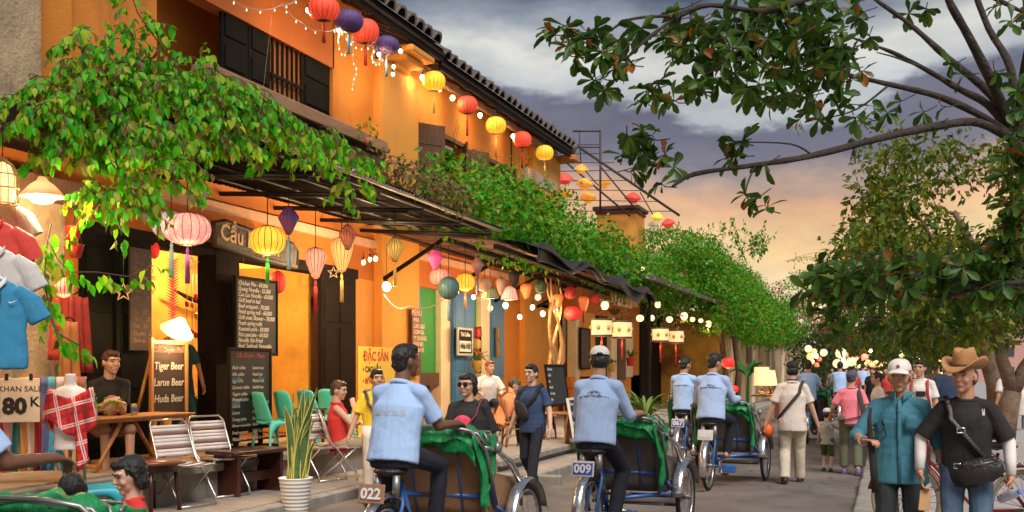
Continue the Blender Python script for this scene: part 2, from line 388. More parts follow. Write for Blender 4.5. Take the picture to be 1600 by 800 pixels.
# upper storey, first half
wu('upper_wall', 90, 245, 4.55, ZE, ochre); wu('upper_wall', 245, 525, 4.55, 5.25, red_shade_wall)
wu('upper_wall', 520, 586, 5.25, ZE, ochre); wu('upper_wall', 245, 522, 6.55, ZE, red_shade_wall)  # wall top over the opening: its shadow is put into the darker plaster
wu('recess_wall', 235, 390, 4.55, 8.2, ochre_pale, XF - .9, .1)
col = wall('pillar', YF(583), YF(642), 4.5, 7.1, ochre_pale, XF + .16, .45)
for i, (dx, dz, hw) in enumerate(((.06, 7.1, .55), (.2, 7.22, .8), (.32, 7.34, 1.0))):
    obj('corbel', MB().box((XF + dx, YF(612), dz), (.35 + dx, hw, .11), bev=.02), ochre_pale, H1)
wu('balcony_board', 330, 607, 5.40, 5.60, plankw, XF + .30, .32, bev=.015)
wu('balcony_floor', 330, 600, 5.16, 5.30, brownwood, XF + .22, .3)
# dark shutters of the loggia with a barred window between them
ys = [YF(u) for u in (352, 393, 428)] ; ye = [YF(u) for u in (478, 522)]
def shutter(y0, y1, z0, z1, m, X, parent=H1, name='shutter', th=.05, rails=3):
    o = wall(name, y0, y1, z0, z1, m, X, th, parent, .006); h = (z1 - z0) / rails
    for k in range(rails):
        wall('panel', y0 + .07, y1 - .07, z0 + k * h + .07, z0 + (k + 1) * h - .05, m, X + .018, .02, o, .008)
    return o
for a, b in ((ys[0], ys[1]), (ys[1] + .02, ys[2]), (ye[0], ye[1])): shutter(a, b, 5.3, 6.6, darkgreen, XF - .06)
wf = thing_ = obj('window', MB().box((XF - .12, (ys[2] + ye[0]) / 2, 5.95), (.04, ye[0] - ys[2], 1.3)), mat('lit_room', (.55, .20, .05), .8, .3, 3), H1)
for k in range(7):
    y = ys[2] + .06 + k * (ye[0] - ys[2] - .1) / 6; obj('window_bar', MB().box((XF - .06, y, 5.95), (.03, .035, 1.3)), darkwood, wf)
obj('window_bar', MB().box((XF - .05, (ys[2] + ye[0]) / 2, 6.0), (.03, ye[0] - ys[2], .05)), darkwood, wf)
w0 = wu('window', 118, 185, 6.2, 7.0, dark, XF + .03, .06); wu('window_frame', 114, 188, 6.12, 6.2, brownwood, XF + .08, .1, parent=w0)
wu('pane', 124, 178, 6.25, 6.6, mat('dusk_pane', (.35, .16, .09), .3), XF + .05, .02, parent=w0)
# upper storey, second half
wu('upper_wall', 642, 880, 4.55, 5.0, ochre); wu('upper_wall', 642, 662, 5.0, ZE, ochre); wu('upper_wall', 662, 800, 6.35, ZE, ochre); wu('upper_wall', 725, 742, 5.0, 6.35, ochre); wu('upper_wall', 798, 828, 5.0, ZE, ochre)
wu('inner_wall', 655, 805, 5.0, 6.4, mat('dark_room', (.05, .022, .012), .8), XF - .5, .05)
wall('pillar', YF(826), YF(868), 4.4, 7.3, ochre_pale, XF + .14, .4); wu('capital', 824, 870, 6.3, 6.62, mat('rose_grey_plaster', (.55, .38, .30), .8), XF + .17, .46)
obj('corbel', MB().box((XF + .3, YF(866), 7.3), (.7, .5, .16), bev=.03), mat('corbel_wood', (.52, .19, .05), .7), H1)
wu('beam', 640, 872, 7.22, 7.34, plankw, XF + .34, .10)
for (u0, u1, ang) in ((645, 668, 35), (705, 722, -30), (728, 744, 30), (786, 800, -25)):
    y0, y1 = YF(u0), YF(u1); wd = y1 - y0
    pv_ = thing_ = link('shutter', None, H1, (XF + .02, y0 if ang > 0 else y1, 5.68), (0, 0, R(-ang)))
    s_ = 1 if ang > 0 else -1
    obj('shutter_leaf', MB().box((0, s_ * wd / 2, 0), (.04, wd, 1.34), bev=.006), brownwood, pv_)
    for k in range(3): obj('panel', MB().box((.024, s_ * wd / 2, -.44 + k * .44), (.014, wd * .76, .36), bev=.005), brownwood, pv_)
for u0, u1 in ((662, 726), (741, 800)):
    wu('window_frame', u0, u1, 6.33, 6.42, brownwood, XF + .05, .1); wu('window_frame', u0, u1, 4.96, 5.04, brownwood, XF + .05, .1)
wu('curtain', 757, 768, 5.0, 6.34, mat('curtain', (.75, .66, .5), .9), XF - .15, .05)
# house end and far side
obj('gable_wall', MB().box((XF - 3.2, YB - .1, 3.7), (6, .25, 7.4)), ochre, H1)
# eave: rafters, fascia, soffit, tile rolls
XE = -8.2; YS = YF(685, XE)
def eave(y0, y1, ze, xe, sp, r, nc):
    sl = R(27)
    obj('soffit', MB().box((xe - 1.4 * cos(sl), (y0 + y1) / 2, ze + 1.4 * sin(sl) + .06), (3.0, y1 - y0, .05), (0, sl, 0)), mat('soffit_wood', (.05, .028, .02), .8, .3, 4), H1)
    obj('fascia', MB().box((xe + .03, (y0 + y1) / 2, ze + .02), (.05, y1 - y0, .24)), dark, H1)
    k = 0
    while y0 + k * .75 < y1:
        obj('rafter', MB().box((xe - .55, y0 + k * .75 + .1, ze + .22), (1.2, .09, .09), (0, sl, 0)), brownwood, H1); k += 1
    tm = MB()
    prof = [(r * cos(a), r * sin(a)) for a in [pi * j / 8 for j in range(9)]]
    L_ = .62
    vs = [(0, p[0], p[1]) for p in prof] + [(-L_, p[0] * .82, p[1] * .82) for p in prof] + [(0, p[0] * .7, p[1] * .7) for p in prof]
    fs = [(j, j + 1, 10 + j, 9 + j) for j in range(8)] + [(j + 1, j, 18 + j, 19 + j) for j in range(8)]
    tm.add(vs, fs, 0, True); me = tm.mesh('roof_tile', tilem)
    pan = MB().add([(0, -sp * .5, .02), (0, sp * .5, .02), (-L_, sp * .5, .02), (-L_, -sp * .5, .02), (.05, -sp * .5, .0), (.05, sp * .5, .0)], [(0, 1, 2, 3), (4, 5, 1, 0)], 0, False).mesh('pan_tile', tilem)
    n = int((y1 - y0) / sp)
    for i in range(n):
        for c in range(nc):
            d = c * (L_ - .06)
            x, z = xe + .08 - d * cos(sl), ze + .17 + d * sin(sl) + c * .012
            link('roof_tile', me, H1, (x + rnd.uniform(-.02, .02), y0 + (i + .5) * sp, z + rnd.uniform(-.01, .012)), (rnd.uniform(-.03, .03), sl + rnd.uniform(-.02, .02), rnd.uniform(-.03, .03)))
            if c == 0: link('pan_tile', pan, H1, (x, y0 + (i + 1) * sp, z - .02), (0, sl, 0))
YE = YF(893, XE); eave(9.5, YS, 7.58, XE + .05, .40, .19, 2); eave(YS, YE, 7.43, XE, .40, .17, 2)
obj('ridge_end', MB().box((XE - .4, YE - .05, 7.82), (1.2, .28, .26), (0, R(27), 0), bev=.06), tilem, H1)
obj('ridge_end', MB().box((XE - .1, YF(858, XE), 7.80), (.3, .9, .16), (R(3), 0, 0), bev=.05), tilem, H1)
obj('roof_slope', MB().box((XF - 3.2, (9 + YB) / 2, 9.45), (5.6, YB - 9, .1), (0, R(27), 0)), tilem, H1)

# ---- ground floor fittings of the first half: folded doors, room behind
wu('door_leaf', 128, 180, ZT1, ZL, darkgreen, XF + .05, .06); wu('door_leaf', 182, 236, ZT1, ZL, darkgreen, XF + .10, .06)
for i, (u0, u1) in enumerate(((128, 180), (182, 236))):
    d_ = [o for o in H1.children if o.name.startswith('door_leaf')][-2 + i]
    for z0, z1 in ((.65, 1.25), (1.35, 2.25), (2.35, 3.0)): wu('panel', u0 + 7, u1 - 7, z0, z1, darkgreen, XF + .065 + .05 * i, .02, parent=d_, bev=.01)
wu('door_post', 338, 374, ZT1, ZL + .1, darkwood, XF + .04, .3); wu('door_head', 128, 560, ZL - .02, ZL + .14, darkwood, XF + .03, .3)
dl = wu('door_leaf', 503, 556, ZT1, ZL, darkwood, XF + .06, .07)
for k in range(2):
    for z0, z1 in ((.65, 1.25), (1.35, 2.25), (2.35, 3.0)): wu('panel', 508 + k * 24, 527 + k * 24, z0, z1, darkwood, XF + .075, .03, parent=dl, bev=.01)
wall('room_back_wall', 9, YA + .2, ZT1, 4.2, ochre_in, XF - 1.75, .1); obj('room_floor', MB().box((XF - .9, 13.5, ZT1 - .05), (1.9, 9.4, .1)), mat('room_floor', (.30, .12, .05), .5, .2, 3), H1)
obj('room_ceiling', MB().box((XF - .95, 13.5, 3.6), (1.7, 9.4, .06)), brownwood, H1)
obj('partition', MB().box((XF - 1.0, YF(505), 1.9), (1.5, .1, 2.7)), ochre_in, H1)
# ground floor of the second half: blue shutters, green panel, pale posts
def shut2(u0, u1, m, X=XF + .05, z0=ZT2 + .3, z1=3.2, name='door_leaf'):
    o = wu(name, u0, u1, z0, z1, m, X, .06); h = (z1 - z0) / 3
    y0, y1 = YF(u0, X), YF(u1, X); mid = (y0 + y1) / 2
    for k in range(3):
        for a, b in ((y0 + .08, mid - .03), (mid + .03, y1 - .08)): wall('panel', a, b, z0 + k * h + .06, z0 + (k + 1) * h - .05, m, X + .014, .02, o, .008)
    return o
shut2(640, 657, bluep); wu('green_panel', 657, 689, 1.5, 3.2, greenp, XF - .1, .05); wu('pier', 689, 709, ZT2, 3.3, whitep, XF + .02)
shut2(709, 741, bluep, XF + .1); wu('green_panel', 741, 752, 1.5, 3.2, greenp, XF - .1, .05); wu('pier', 752, 770, ZT2, 3.3, whitep, XF + .02)
wu('blue_shutter', 769, 788, 1.35, 3.2, bluep, XF + .08, .07); wu('wall', 770, 822, ZT2, 3.2, ochre); wu('pillar', 820, 846, ZT2, 4.4, ochre_pale, XF + .14, .4); wu('wall', 846, 872, ZT2, 3.3, ochre_pale)
wu('wall', 872, 905, ZT2, 1.75, ochre); wu('wall', 872, 906, 3.1, 4.5, ochre); wu('window', 872, 884, 1.75, 3.1, dark, XF - .1, .05); wu('window_frame', 884, 893, 1.75, 3.1, whitep, XF + .02, .1); wu('window_frame', 894, 897, 1.75, 3.1, mat('red_brown', (.18, .03, .02), .6), XF + .03, .1)
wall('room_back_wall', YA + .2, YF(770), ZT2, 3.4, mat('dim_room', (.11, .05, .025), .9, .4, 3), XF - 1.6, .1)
wu('counter', 657, 690, 1.25, 1.5, brownwood, XF - .02, .3)
wu('wall', 657, 690, ZT2, .75, ochre)

# ================================================================== neighbour shop at the left edge
H0 = thing('neighbour_shop', 'weathered grey and orange shop front at the left edge behind hanging shirts', 'shop')
greystone = mat('weathered_stone', (.42, .31, .19), .9, .35, 2.2, .6, 25, stain=((.12, .09, .06), .50, 1.4))
wall('pillar', 6.6, YF(64, XF + .35), 4.1, 7.9, greystone, XF + .35, .6, H0); wall('wall', YF(60, XF + .15), YF(112, XF + .15), 4.1, 7.9, ochre, XF + .15, .3, H0)
wall('pillar', 8.2, YF(66), ZT1, 3.4, greystone, XF + .3, .55, H0); wall('wall', 4.5, 8.2, ZT1, 4.2, mat('shop_inside', (.22, .10, .04), .9, .3, 3), XF - .3, .2, H0)
wall('beam', 5, YF(110), 3.35, 3.6, brownwood, XF + .4, .2, H0); wall('beam', 5, YF(80), 3.9, 4.1, darkwood, XF + .9, .9, H0)

# ================================================================== farther houses
H3 = thing('low_house', 'low ochre house with cream pilasters behind the white drum lanterns', 'house')
X3 = -8.3
def w3(name, u0, u1, z0, z1, m, X=X3, th=.25, bev=0.): return wall(name, YF(u0, X), YF(u1, X), z0, z1, m, X, th, H3, bev)
w3('wall', 893, 1000, ZT2, 1.35, ochre); w3('wall', 893, 1000, 3.2, 4.4, red_shade_wall); w3('pilaster', 900, 906, ZT2, 3.3, whitep, X3 + .05); w3('wall', 905, 930, 1.3, 3.2, ochre_pale); w3('window', 928, 955, 1.3, 3.2, dark, X3 - .1)
w3('pilaster', 955, 970, ZT2, 3.2, whitep, X3 + .04); w3('door_post', 966, 978, 1.2, 3.2, brownwood, X3 + .08, .1); w3('pilaster', 977, 989, 1.3, 3.1, whitep, X3 + .02); w3('wall', 986, 1002, .3, 3.2, ochre)
w3('door', 1001, 1014, .2, 3.3, darkwood, X3 + .05, .1); w3('pilaster', 1013, 1016, .2, 3.2, whitep, X3 + .05); w3('door', 1016, 1042, .2, 3.4, dark, X3 - .1); w3('wall', 1000, 1046, 3.4, 4.4, dark)
sh = MB()
obj('roof', MB().box((X3 + .6, (YF(893, X3) + 50) / 2, 4.45), (3.6, 50 - YF(893, X3), .12), (0, R(14), 0)), tilem, H3)
pal = w3('balcony_rail', 938, 988, 3.55, 3.63, whitep, X3 + .35, .08)
for k in range(9):
    y = YF(940, X3) + k * .42; obj('baluster', MB().box((X3 + .33, y, 3.75), (.05, .11, .28), bev=.01), whitep, H3)
H4 = thing('old_walled_house', 'old stained cream wall under the flowering bougainvillea', 'house')
old = mat('stained_old_plaster', (.55, .40, .22), .9, .25, 1.5, .4, 20, stain=((.20, .15, .09), .50, .8))
mott = mat('mottled_yellow_plaster', (.62, .34, .06), .9, .3, 1.0, .4, 20, stain=((.25, .10, .03), .50, .9, (1, 1, 1)))
wall('front_wall', 42, 80, 0, 3.9, old, -6, .3, H4); obj('side_wall', MB().box((-7.5, 42, 1.9), (3.2, .2, 3.8)), mott, H4)
for k in range(4): wall('pilaster', 43.5 + k * 7.5, 44.1 + k * 7.5, 0, 3.9, whitep, -5.92, .12, H4)
wall('shutter', 49, 50.5, 1.8, 2.9, brownwood, -5.95, .06, H4); wall('shutter', 58, 61, .2, 2.7, greystone, -5.95, .06, H4)
obj('roof', MB().box((-7.8, 61, 4.5), (5, 40, .12), (0, R(20), 0)), tilem, H4)
H5 = thing('orange_roof_turret', 'small orange block with brown cap standing above the vines', 'turret')
c = pd(970, 345, 37)
obj('wall', MB().box((c.x, c.y, 5.4), (1.35, 1.3, 3.0)), ochre_pale, H5); obj('cap', MB().box((c.x, c.y, 6.95), (1.6, 1.55, .14), bev=.03), brownwood, H5); obj('cap', MB().box((c.x, c.y, 6.82), (1.45, 1.4, .12), bev=.02), mat('red_brown', (.18, .03, .02), .6), H5)
H6 = thing('tiled_back_house', 'dark roofed house half hidden behind the bougainvillea', 'house')
obj('wall', MB().box((-12.5, 46, 2.6), (5, 14, 5.2)), ochre, H6); obj('roof', MB().box((-11.3, 46, 6.1), (5.5, 15, .15), (0, R(24), 0)), tilem, H6)

# far bank across the river
for i, (uu, ww, hh, m_) in enumerate(((1565, 16, 7.5, (.62, .36, .30)), (1590, 14, 6.0, (.70, .52, .42)), (1535, 13, 5.0, (.66, .60, .52)))):
    p = pd(uu, 600, 150 + i * 8); hb = thing('far_house', ('pink walled house with window rows on the far river bank', 'cream and rose house on the far bank at the frame edge', 'pale grey house on the far bank behind the tree trunks')[i], 'house', (p.x, p.y, -.7), R(-10))
    obj('wall', MB().box((0, 0, hh / 2), (ww, 8, hh)), mat('far_wall%d' % i, m_, .9), hb)
    rf = MB(); rf.prism([(-ww / 2 - .6, hh), (ww / 2 + .6, hh), (ww / 2 - 2, hh + 2.4), (-ww / 2 + 2, hh + 2.4)], -4.6, 4.6); obj('roof', rf, mat('far_roof', (.36, .15, .11), .9), hb)
    for fl in range(2):
        for k in range(6): obj('window', MB().box((-ww / 2 + 1.6 + k * (ww - 3) / 5, -4.02, 1.8 + fl * 2.7), (1.0, .1, 1.3)), mat('far_window', (.08, .07, .08), .3), hb)
# ================================================================== people
ctex = bpy.data.textures.new('cloth_folds', 'CLOUDS'); ctex.noise_scale = .13; ctex.noise_depth = 3
htex = bpy.data.textures.new('hair_locks', 'CLOUDS'); htex.noise_scale = .02; htex.noise_depth = 2
def remesh(o, vox, smooth=3, disp=None, strength=.012):
    m = o.modifiers.new('skin', 'REMESH'); m.mode = 'VOXEL'; m.voxel_size = vox; m.use_smooth_shade = True
    if disp:
        d = o.modifiers.new('folds', 'DISPLACE'); d.texture = disp; d.strength = strength; d.mid_level = .5; d.texture_coords = 'LOCAL'
    if smooth:
        s = o.modifiers.new('soft', 'SMOOTH'); s.factor = .5; s.iterations = smooth
    return o
def ik(a, b, l1, l2, hint):
    a = V(a); b = V(b); d = b - a; L_ = d.length; mx_ = (l1 + l2) * .999
    if L_ > mx_: b = a + d * (mx_ / L_); d = b - a; L_ = mx_
    x = (l1 * l1 - l2 * l2 + L_ * L_) / (2 * L_); h = sqrt(max(0, l1 * l1 - x * x)); dn = d.normalized(); hv = V(hint); hv = hv - dn * hv.dot(dn)
    if hv.length < 1e-6: hv = V((0, 1, 0))
    return a + dn * x + hv.normalized() * h, b
SKIN = {'tan': (.47, .24, .14), 'pale': (.60, .36, .25), 'brown': (.17, .075, .042), 'mid': (.54, .31, .20)}
def skinmat(k): return mat('skin_' + k, SKIN[k], .5, .08, 9, .08, 120)
def cloth(name, col, rough=.85, **kw): return mat('cloth_' + name, col, rough, kw.pop('var', .07), 5, .10, 300, folds=kw.pop('folds', .5), **kw)
hairm = mat('black_hair', (.012, .010, .009), .45, .3, 60, .5, 90, stretch=(1, 1, .25)); hairb = mat('brown_hair', (.07, .032, .014), .5, .3, 60, .5, 90)
denim = cloth('navy_trousers', (.010, .012, .022)); 
def person(label, pos, heading, H=1.7, pelvis=(0, 0, .93), lean=0., side=0., twist=0., head=(0, 0), wr=None, an=None, eh=((-.5, -1, -.3), (.5, -1, -.3)), kh=((-.05, 1, .1), (.05, 1, .1)),
           skin='tan', shirt=None, sleeve=.75, hem=-.14, trou=None, trouw=1., trou_end=1., shoes=None, hair='short', hairmat=None, vox=.011, fat=1., group=None, name='person', hs=1., face=True,
           hand_dir=None, curl=.5, fold=.017, tank=False, hem_flare=1., shirt_long=0, foot_rot=(0, 0), cat='person'):
    s = H / 1.7; P = V(pelvis); U = V((sin(R(side)), sin(R(lean)), cos(R(lean)))).normalized()
    tw = R(twist); Rr = V((cos(tw), sin(tw), 0)); Rr = (Rr - U * Rr.dot(U)).normalized(); Fw = U.cross(Rr)
    rm = lambda: Matrix((Rr, Fw, U)).transposed()
    Nk = P + U * .52; sh = [Nk - U * .102 - Rr * .158 * (.5 + .5 * fat), Nk - U * .102 + Rr * .158 * (.5 + .5 * fat)]; hs *= 1.02
    R0 = V((1, 0, 0)); hips = [P - V((.09, 0, .03)), P + V((.09, 0, -.03))]
    if wr is None: wr = (sh[0] + V((-.09, .06, -.52)), sh[1] + V((.09, .06, -.52)))
    if an is None: an = (V((-.10, 0, .08)), V((.10, .0, .08)))
    arms = []; legs = []
    for i in (0, 1):
        e, wv = ik(sh[i], V(wr[i]), .285, .25, eh[i]); arms.append((sh[i], e, wv))
        k, av = ik(hips[i], V(an[i]), .43, .42, kh[i]); legs.append((hips[i], k, av))
    # head frame
    hy, hp = R(head[0]), R(head[1])
    hf = (Fw * cos(hy) + Rr * sin(hy)); hf = (V((hf.x, hf.y, 0)).normalized() * cos(hp) + V((0, 0, sin(hp)))).normalized(); hr = hf.cross(V((0, 0, 1))).normalized(); hu = hr.cross(hf)
    hc = Nk + U * .015 + V((0, 0, .126)) * hs + hf * .028 * hs
    HM = Matrix((hr, hf, hu)).transposed()
    hp_ = lambda x, y, z: hc + HM @ (V((x, y, z)) * hs)
    b = MB()
    b.ell(hc, (.076 * hs, .096 * hs, .104 * hs), HM, 18, 12); b.ell(hp_(0, .026, -.055), (.058 * hs, .066 * hs, .070 * hs), HM); b.ell(hp_(0, .070, -.102), (.028 * hs, .024 * hs, .022 * hs), HM, 10, 6)
    for sx in (-1, 1):
        b.ell(hp_(.080 * sx, -.008, -.018), (.010 * hs, .023 * hs, .033 * hs), HM, 8, 6); b.ell(hp_(.038 * sx, .066, -.035), (.026 * hs, .022 * hs, .026 * hs), HM, 8, 6)
        b.cap(hp_(.012 * sx, .088, .028), hp_(.05 * sx, .074, .026), .012 * hs, .012 * hs, 8)
    b.cap(hp_(0, .088, .014), hp_(0, .106, -.026), .010 * hs, .015 * hs, 8); b.ell(hp_(0, .102, -.030), (.020 * hs, .013 * hs, .011 * hs), HM, 8, 6)
    b.ell(hp_(0, .088, -.066), (.026 * hs, .012 * hs, .014 * hs), HM, 8, 6)
    b.cap(Nk - U * .06, hc - hu * .07 * hs - hf * .02, .060 * hs, .054 * hs, 12)
    W = fat
    b.tube([P - U * .1, P + U * .1, P + U * .30, P + U * .40, P + U * .52], [(.15 * W, .105 * W), (.135 * W, .095 * W), (.145 * W, .10 * W), (.09 * W, .07), (.048, .045)], 16, up=Fw)
    b.cap(sh[0] - U * .02, sh[1] - U * .02, .038, .038)
    for i, sx in ((0, -1), (1, 1)):
        a, e, wv = arms[i]; b.cap(a, e, .048, .040); b.cap(e, wv, .040, .027)
        hd = V(hand_dir[i]).normalized() if hand_dir and hand_dir[i] else (wv - e).normalized()
        # palm and five fingers
        sxv = (Rr * sx); pn = hd.cross(V((0, 0, 1)) if abs(hd.z) < .8 else Fw)
        pn = pn.normalized() if pn.length > .01 else Rr.copy()
        if abs(hd.z) >= .8: across = Fw.copy(); across = (across - hd * across.dot(hd)).normalized(); nrm = -sxv + hd * hd.dot(sxv); nrm.normalize()
        else: across = pn * -sx; nrm = V((0, 0, -1)); nrm = (nrm - hd * nrm.dot(hd)).normalized()
        pm = wv + hd * .045; PMx = Matrix((across, nrm, hd)).transposed()
        b.cap(wv - hd * .01, wv + hd * .02, .026, .028, 8); b.ell(pm, (.040, .017, .050), PMx, 10, 7)
        if vox < .02:
            for q, ln in enumerate((.036, .043, .040, .031)):
                o0 = pm + hd * .042 + across * (.029 - .0195 * q); d1 = (hd + nrm * curl * .5).normalized(); d2 = (hd * (1 - curl * .75) + nrm * curl * 1.1).normalized(); d3 = (hd * (.7 - curl * 1.3) + nrm * curl * 1.3).normalized() if curl > .3 else d2
                p1 = o0 + d1 * ln; p2 = p1 + d2 * ln * .7; p3 = p2 + d3 * ln * .5
                b.cap(o0 - hd * .02, p1, .0095, .009, 6); b.cap(p1, p2, .009, .0085, 6); b.cap(p2, p3, .0085, .0075, 6)
            t0 = pm - hd * .018 + across * .034; t1 = t0 + (across * .6 + hd * .7 + nrm * .35).normalized() * .038; t2 = t1 + (hd + nrm * .5 - across * .1).normalized() * .030
            b.cap(pm - hd * .02 + across * .015, t0, .014, .013, 6); b.cap(t0, t1, .0125, .011, 6); b.cap(t1, t2, .011, .009, 6)
        h_, k, av = legs[i]; b.cap(h_, k, .078, .052); b.cap(k, av, .052, .036)
        fr = R(foot_rot[i]); fd = V((sin(fr), cos(fr), 0))
        b.cap(av + V((0, 0, -.02)) - fd * .03, av - V((0, 0, .048)) + fd * .10, .036, .030, 8); b.cap(av - V((0, 0, .052)) + fd * .09, av - V((0, 0, .058)) + fd * .155, .032, .022, 8); b.cap(av - V((0, 0, .045)), av - V((0, 0, .04)) - fd * .045, .034, .034, 8)
    body = obj(name, b, skinmat(skin), None, loc=pos, rot=(0, 0, R(heading)), scale=s, label=label, cat=cat, group=group)
    remesh(body, vox, 2)
    # clothes
    if shirt:
        c = MB(); g = .012
        st_ = [P + U * hem, P + U * (hem + .02), P + U * .10, P + U * .30, P + U * .41, P + U * .475]
        rr = [(.178 * W * hem_flare, .132 * W * hem_flare), (.180 * W * hem_flare, .134 * W * hem_flare), (.170 * W, .128 * W), (.182 * (W * .6 + .4), .132 * (W * .6 + .4)), (.128, .102), (.082, .076)]
        c.tube(st_, rr, 20, up=Fw)
        c.ell(P + U * .31 + Fw * .015, (.15 * W, .125, .15), rm(), 14, 9)
        if not tank:
            for i in (0, 1):
                a, e, wv = arms[i]; c.cap(Nk - U * .045 + (a - Nk) * .15, a + U * .0, .054, .060)
                if sleeve > 0:
                    if sleeve <= 1: q = a + (e - a) * sleeve; c.cap(a, a + (q - a) * .6, .060, .064); c.tube([a + (q - a) * .3, a + (q - a) * .7, q], [.063, .068, .073], 12)
                    else:
                        q = e + (wv - e) * min(1, sleeve - 1); c.cap(a, e, .064, .056); c.tube([e - (q - e) * .1, e + (q - e) * .5, q], [.058, .053, .046], 12)
        else:
            for i in (0, 1): c.cap(Nk - U * .2 + (arms[i][0] - Nk) * .6, Nk - U * .015 + (arms[i][0] - Nk) * .55, .05, .03)
        so = obj('shirt', c, shirt, body); remesh(so, max(vox, .009), 3, ctex, fold)
        if vox < .013: obj('collar', MB().tube([P + U * (.482 - .012 * sin(a_)) + Rr * (.080 * cos(a_)) + Fw * (.072 * sin(a_)) for a_ in [2 * pi * k_ / 20 for k_ in range(20)]], [(.010, .018)] * 20, 6, closed=True), shirt, so)
    if trou:
        c = MB()
        c.tube([P + U * .06, P - V((0, 0, .06)), P - V((0, 0, .13))], [(.158 * W, .118 * W), (.172 * W, .13 * W), (.16 * W, .12 * W)], 18, up=(0, 1, 0) if abs(U.y) < .9 else (0, 0, 1))
        for i in (0, 1):
            h_, k, av = legs[i]; tw_ = trouw
            c.cap(h_, k, .094 * tw_, .068 * tw_)
            if trou_end > .5:
                q = k + (av - k) * min(1, (trou_end - .5) * 2) + V((0, 0, -.02 if trou_end >= 1 else 0)); c.tube([k - (q - k) * .08, k + (q - k) * .35, q], [.068 * tw_, .066 * tw_, .060 * tw_], 12)
            elif trou_end < .5:
                pass
        to = obj('trousers' if trou_end > .7 else 'shorts', c, trou, body); remesh(to, max(vox, .010), 3, ctex, fold)
    if shoes:
        for i in (0, 1):
            av = legs[i][2]; fr = R(foot_rot[i]); fd = V((sin(fr), cos(fr), 0)); c = MB()
            c.cap(av - V((0, 0, .02)) - fd * .02, av - V((0, 0, .042)) + fd * .10, .045, .040, 10); c.cap(av - V((0, 0, .045)) + fd * .10, av - V((0, 0, .05)) + fd * .165, .042, .032, 10); c.cap(av - V((0, 0, .04)) - fd * .05, av - V((0, 0, .04)), .040, .042, 10)
            c.box(av - V((0, 0, .073)) + fd * .05, (.085, .27, .02), (0, 0, -fr), bev=.008)
            remesh(obj('shoe', c, shoes, body), max(vox, .009), 2)
    hm = hairmat or hairm
    if hair:
        c = MB()
        if hair == 'short':
            c.ell(hp_(0, -.014, .020), (.085 * hs, .097 * hs, .100 * hs), HM, 18, 12); c.ell(hp_(0, -.050, -.035), (.070 * hs, .052 * hs, .062 * hs), HM); c.ell(hp_(0, .045, .078), (.062 * hs, .05 * hs, .036 * hs), HM)
        elif hair == 'bob':
            c.ell(hp_(0, -.026, .022), (.090 * hs, .100 * hs, .100 * hs), HM, 18, 12); c.ell(hp_(0, -.055, -.055), (.086 * hs, .060 * hs, .080 * hs), HM); c.ell(hp_(0, .052, .074), (.066 * hs, .046 * hs, .030 * hs), HM)
            for sx in (-1, 1): c.cap(hp_(.080 * sx, .0, .02), hp_(.083 * sx, -.015, -.09), .022 * hs, .018 * hs)
        elif hair == 'tied':
            c.ell(hp_(0, -.014, .018), (.086 * hs, .100 * hs, .102 * hs), HM, 18, 12); c.ell(hp_(0, -.055, -.03), (.07 * hs, .05 * hs, .06 * hs), HM); c.ell(hp_(0, -.12, .03), (.05 * hs, .045 * hs, .05 * hs), HM)
        elif hair == 'under':
            c.ell(hp_(0, -.022, -.012), (.086 * hs, .088 * hs, .080 * hs), HM, 16, 10)
        remesh(obj('hair', c, hm, body), max(vox, .009), 1, htex, .022)
    if face:
        eyew = mat('eye_white', (.34, .29, .26), .3, .03); eyed = mat('eye_dark', (.012, .008, .006), .2, .1); lip = mat('lip_' + skin, tuple(a * b_ for a, b_ in zip(SKIN[skin], (.78, .52, .5))), .5)
        for sx in (-1, 1):
            eo = obj('eye', MB().ell(hp_(.033 * sx, .0785, .004), (.0135 * hs, .009 * hs, .0050 * hs), HM, 10, 6), eyew, body)
            obj('iris', MB().ell(hp_(.032 * sx, .0855, .004), (.0062 * hs, .005 * hs, .0058 * hs), HM, 8, 6), eyed, eo)
            obj('eyebrow', MB().cap(hp_(.014 * sx, .097, .026), hp_(.052 * sx, .083, .027), .0055 * hs, .004 * hs, 6), hm, body)
            obj('eyelid', MB().cap(hp_(.019 * sx, .0865, .0105), hp_(.047 * sx, .080, .008), .0040 * hs, .0035 * hs, 6), mat('lash_line', (.05, .025, .018), .6), eo)
        obj('mouth', MB().tube([hp_(-.023, .089, -.068), hp_(-.009, .0985, -.0645), hp_(.009, .0985, -.0645), hp_(.023, .089, -.068)], [.002 * hs, .0045 * hs, .0045 * hs, .002 * hs], 8), lip, body)
    return dict(o=body, hp=hp_, HM=HM, hs=hs, arms=arms, legs=legs, P=P, U=U, Rr=Rr, Fw=Fw, Nk=Nk, sh=sh, hc=hc)
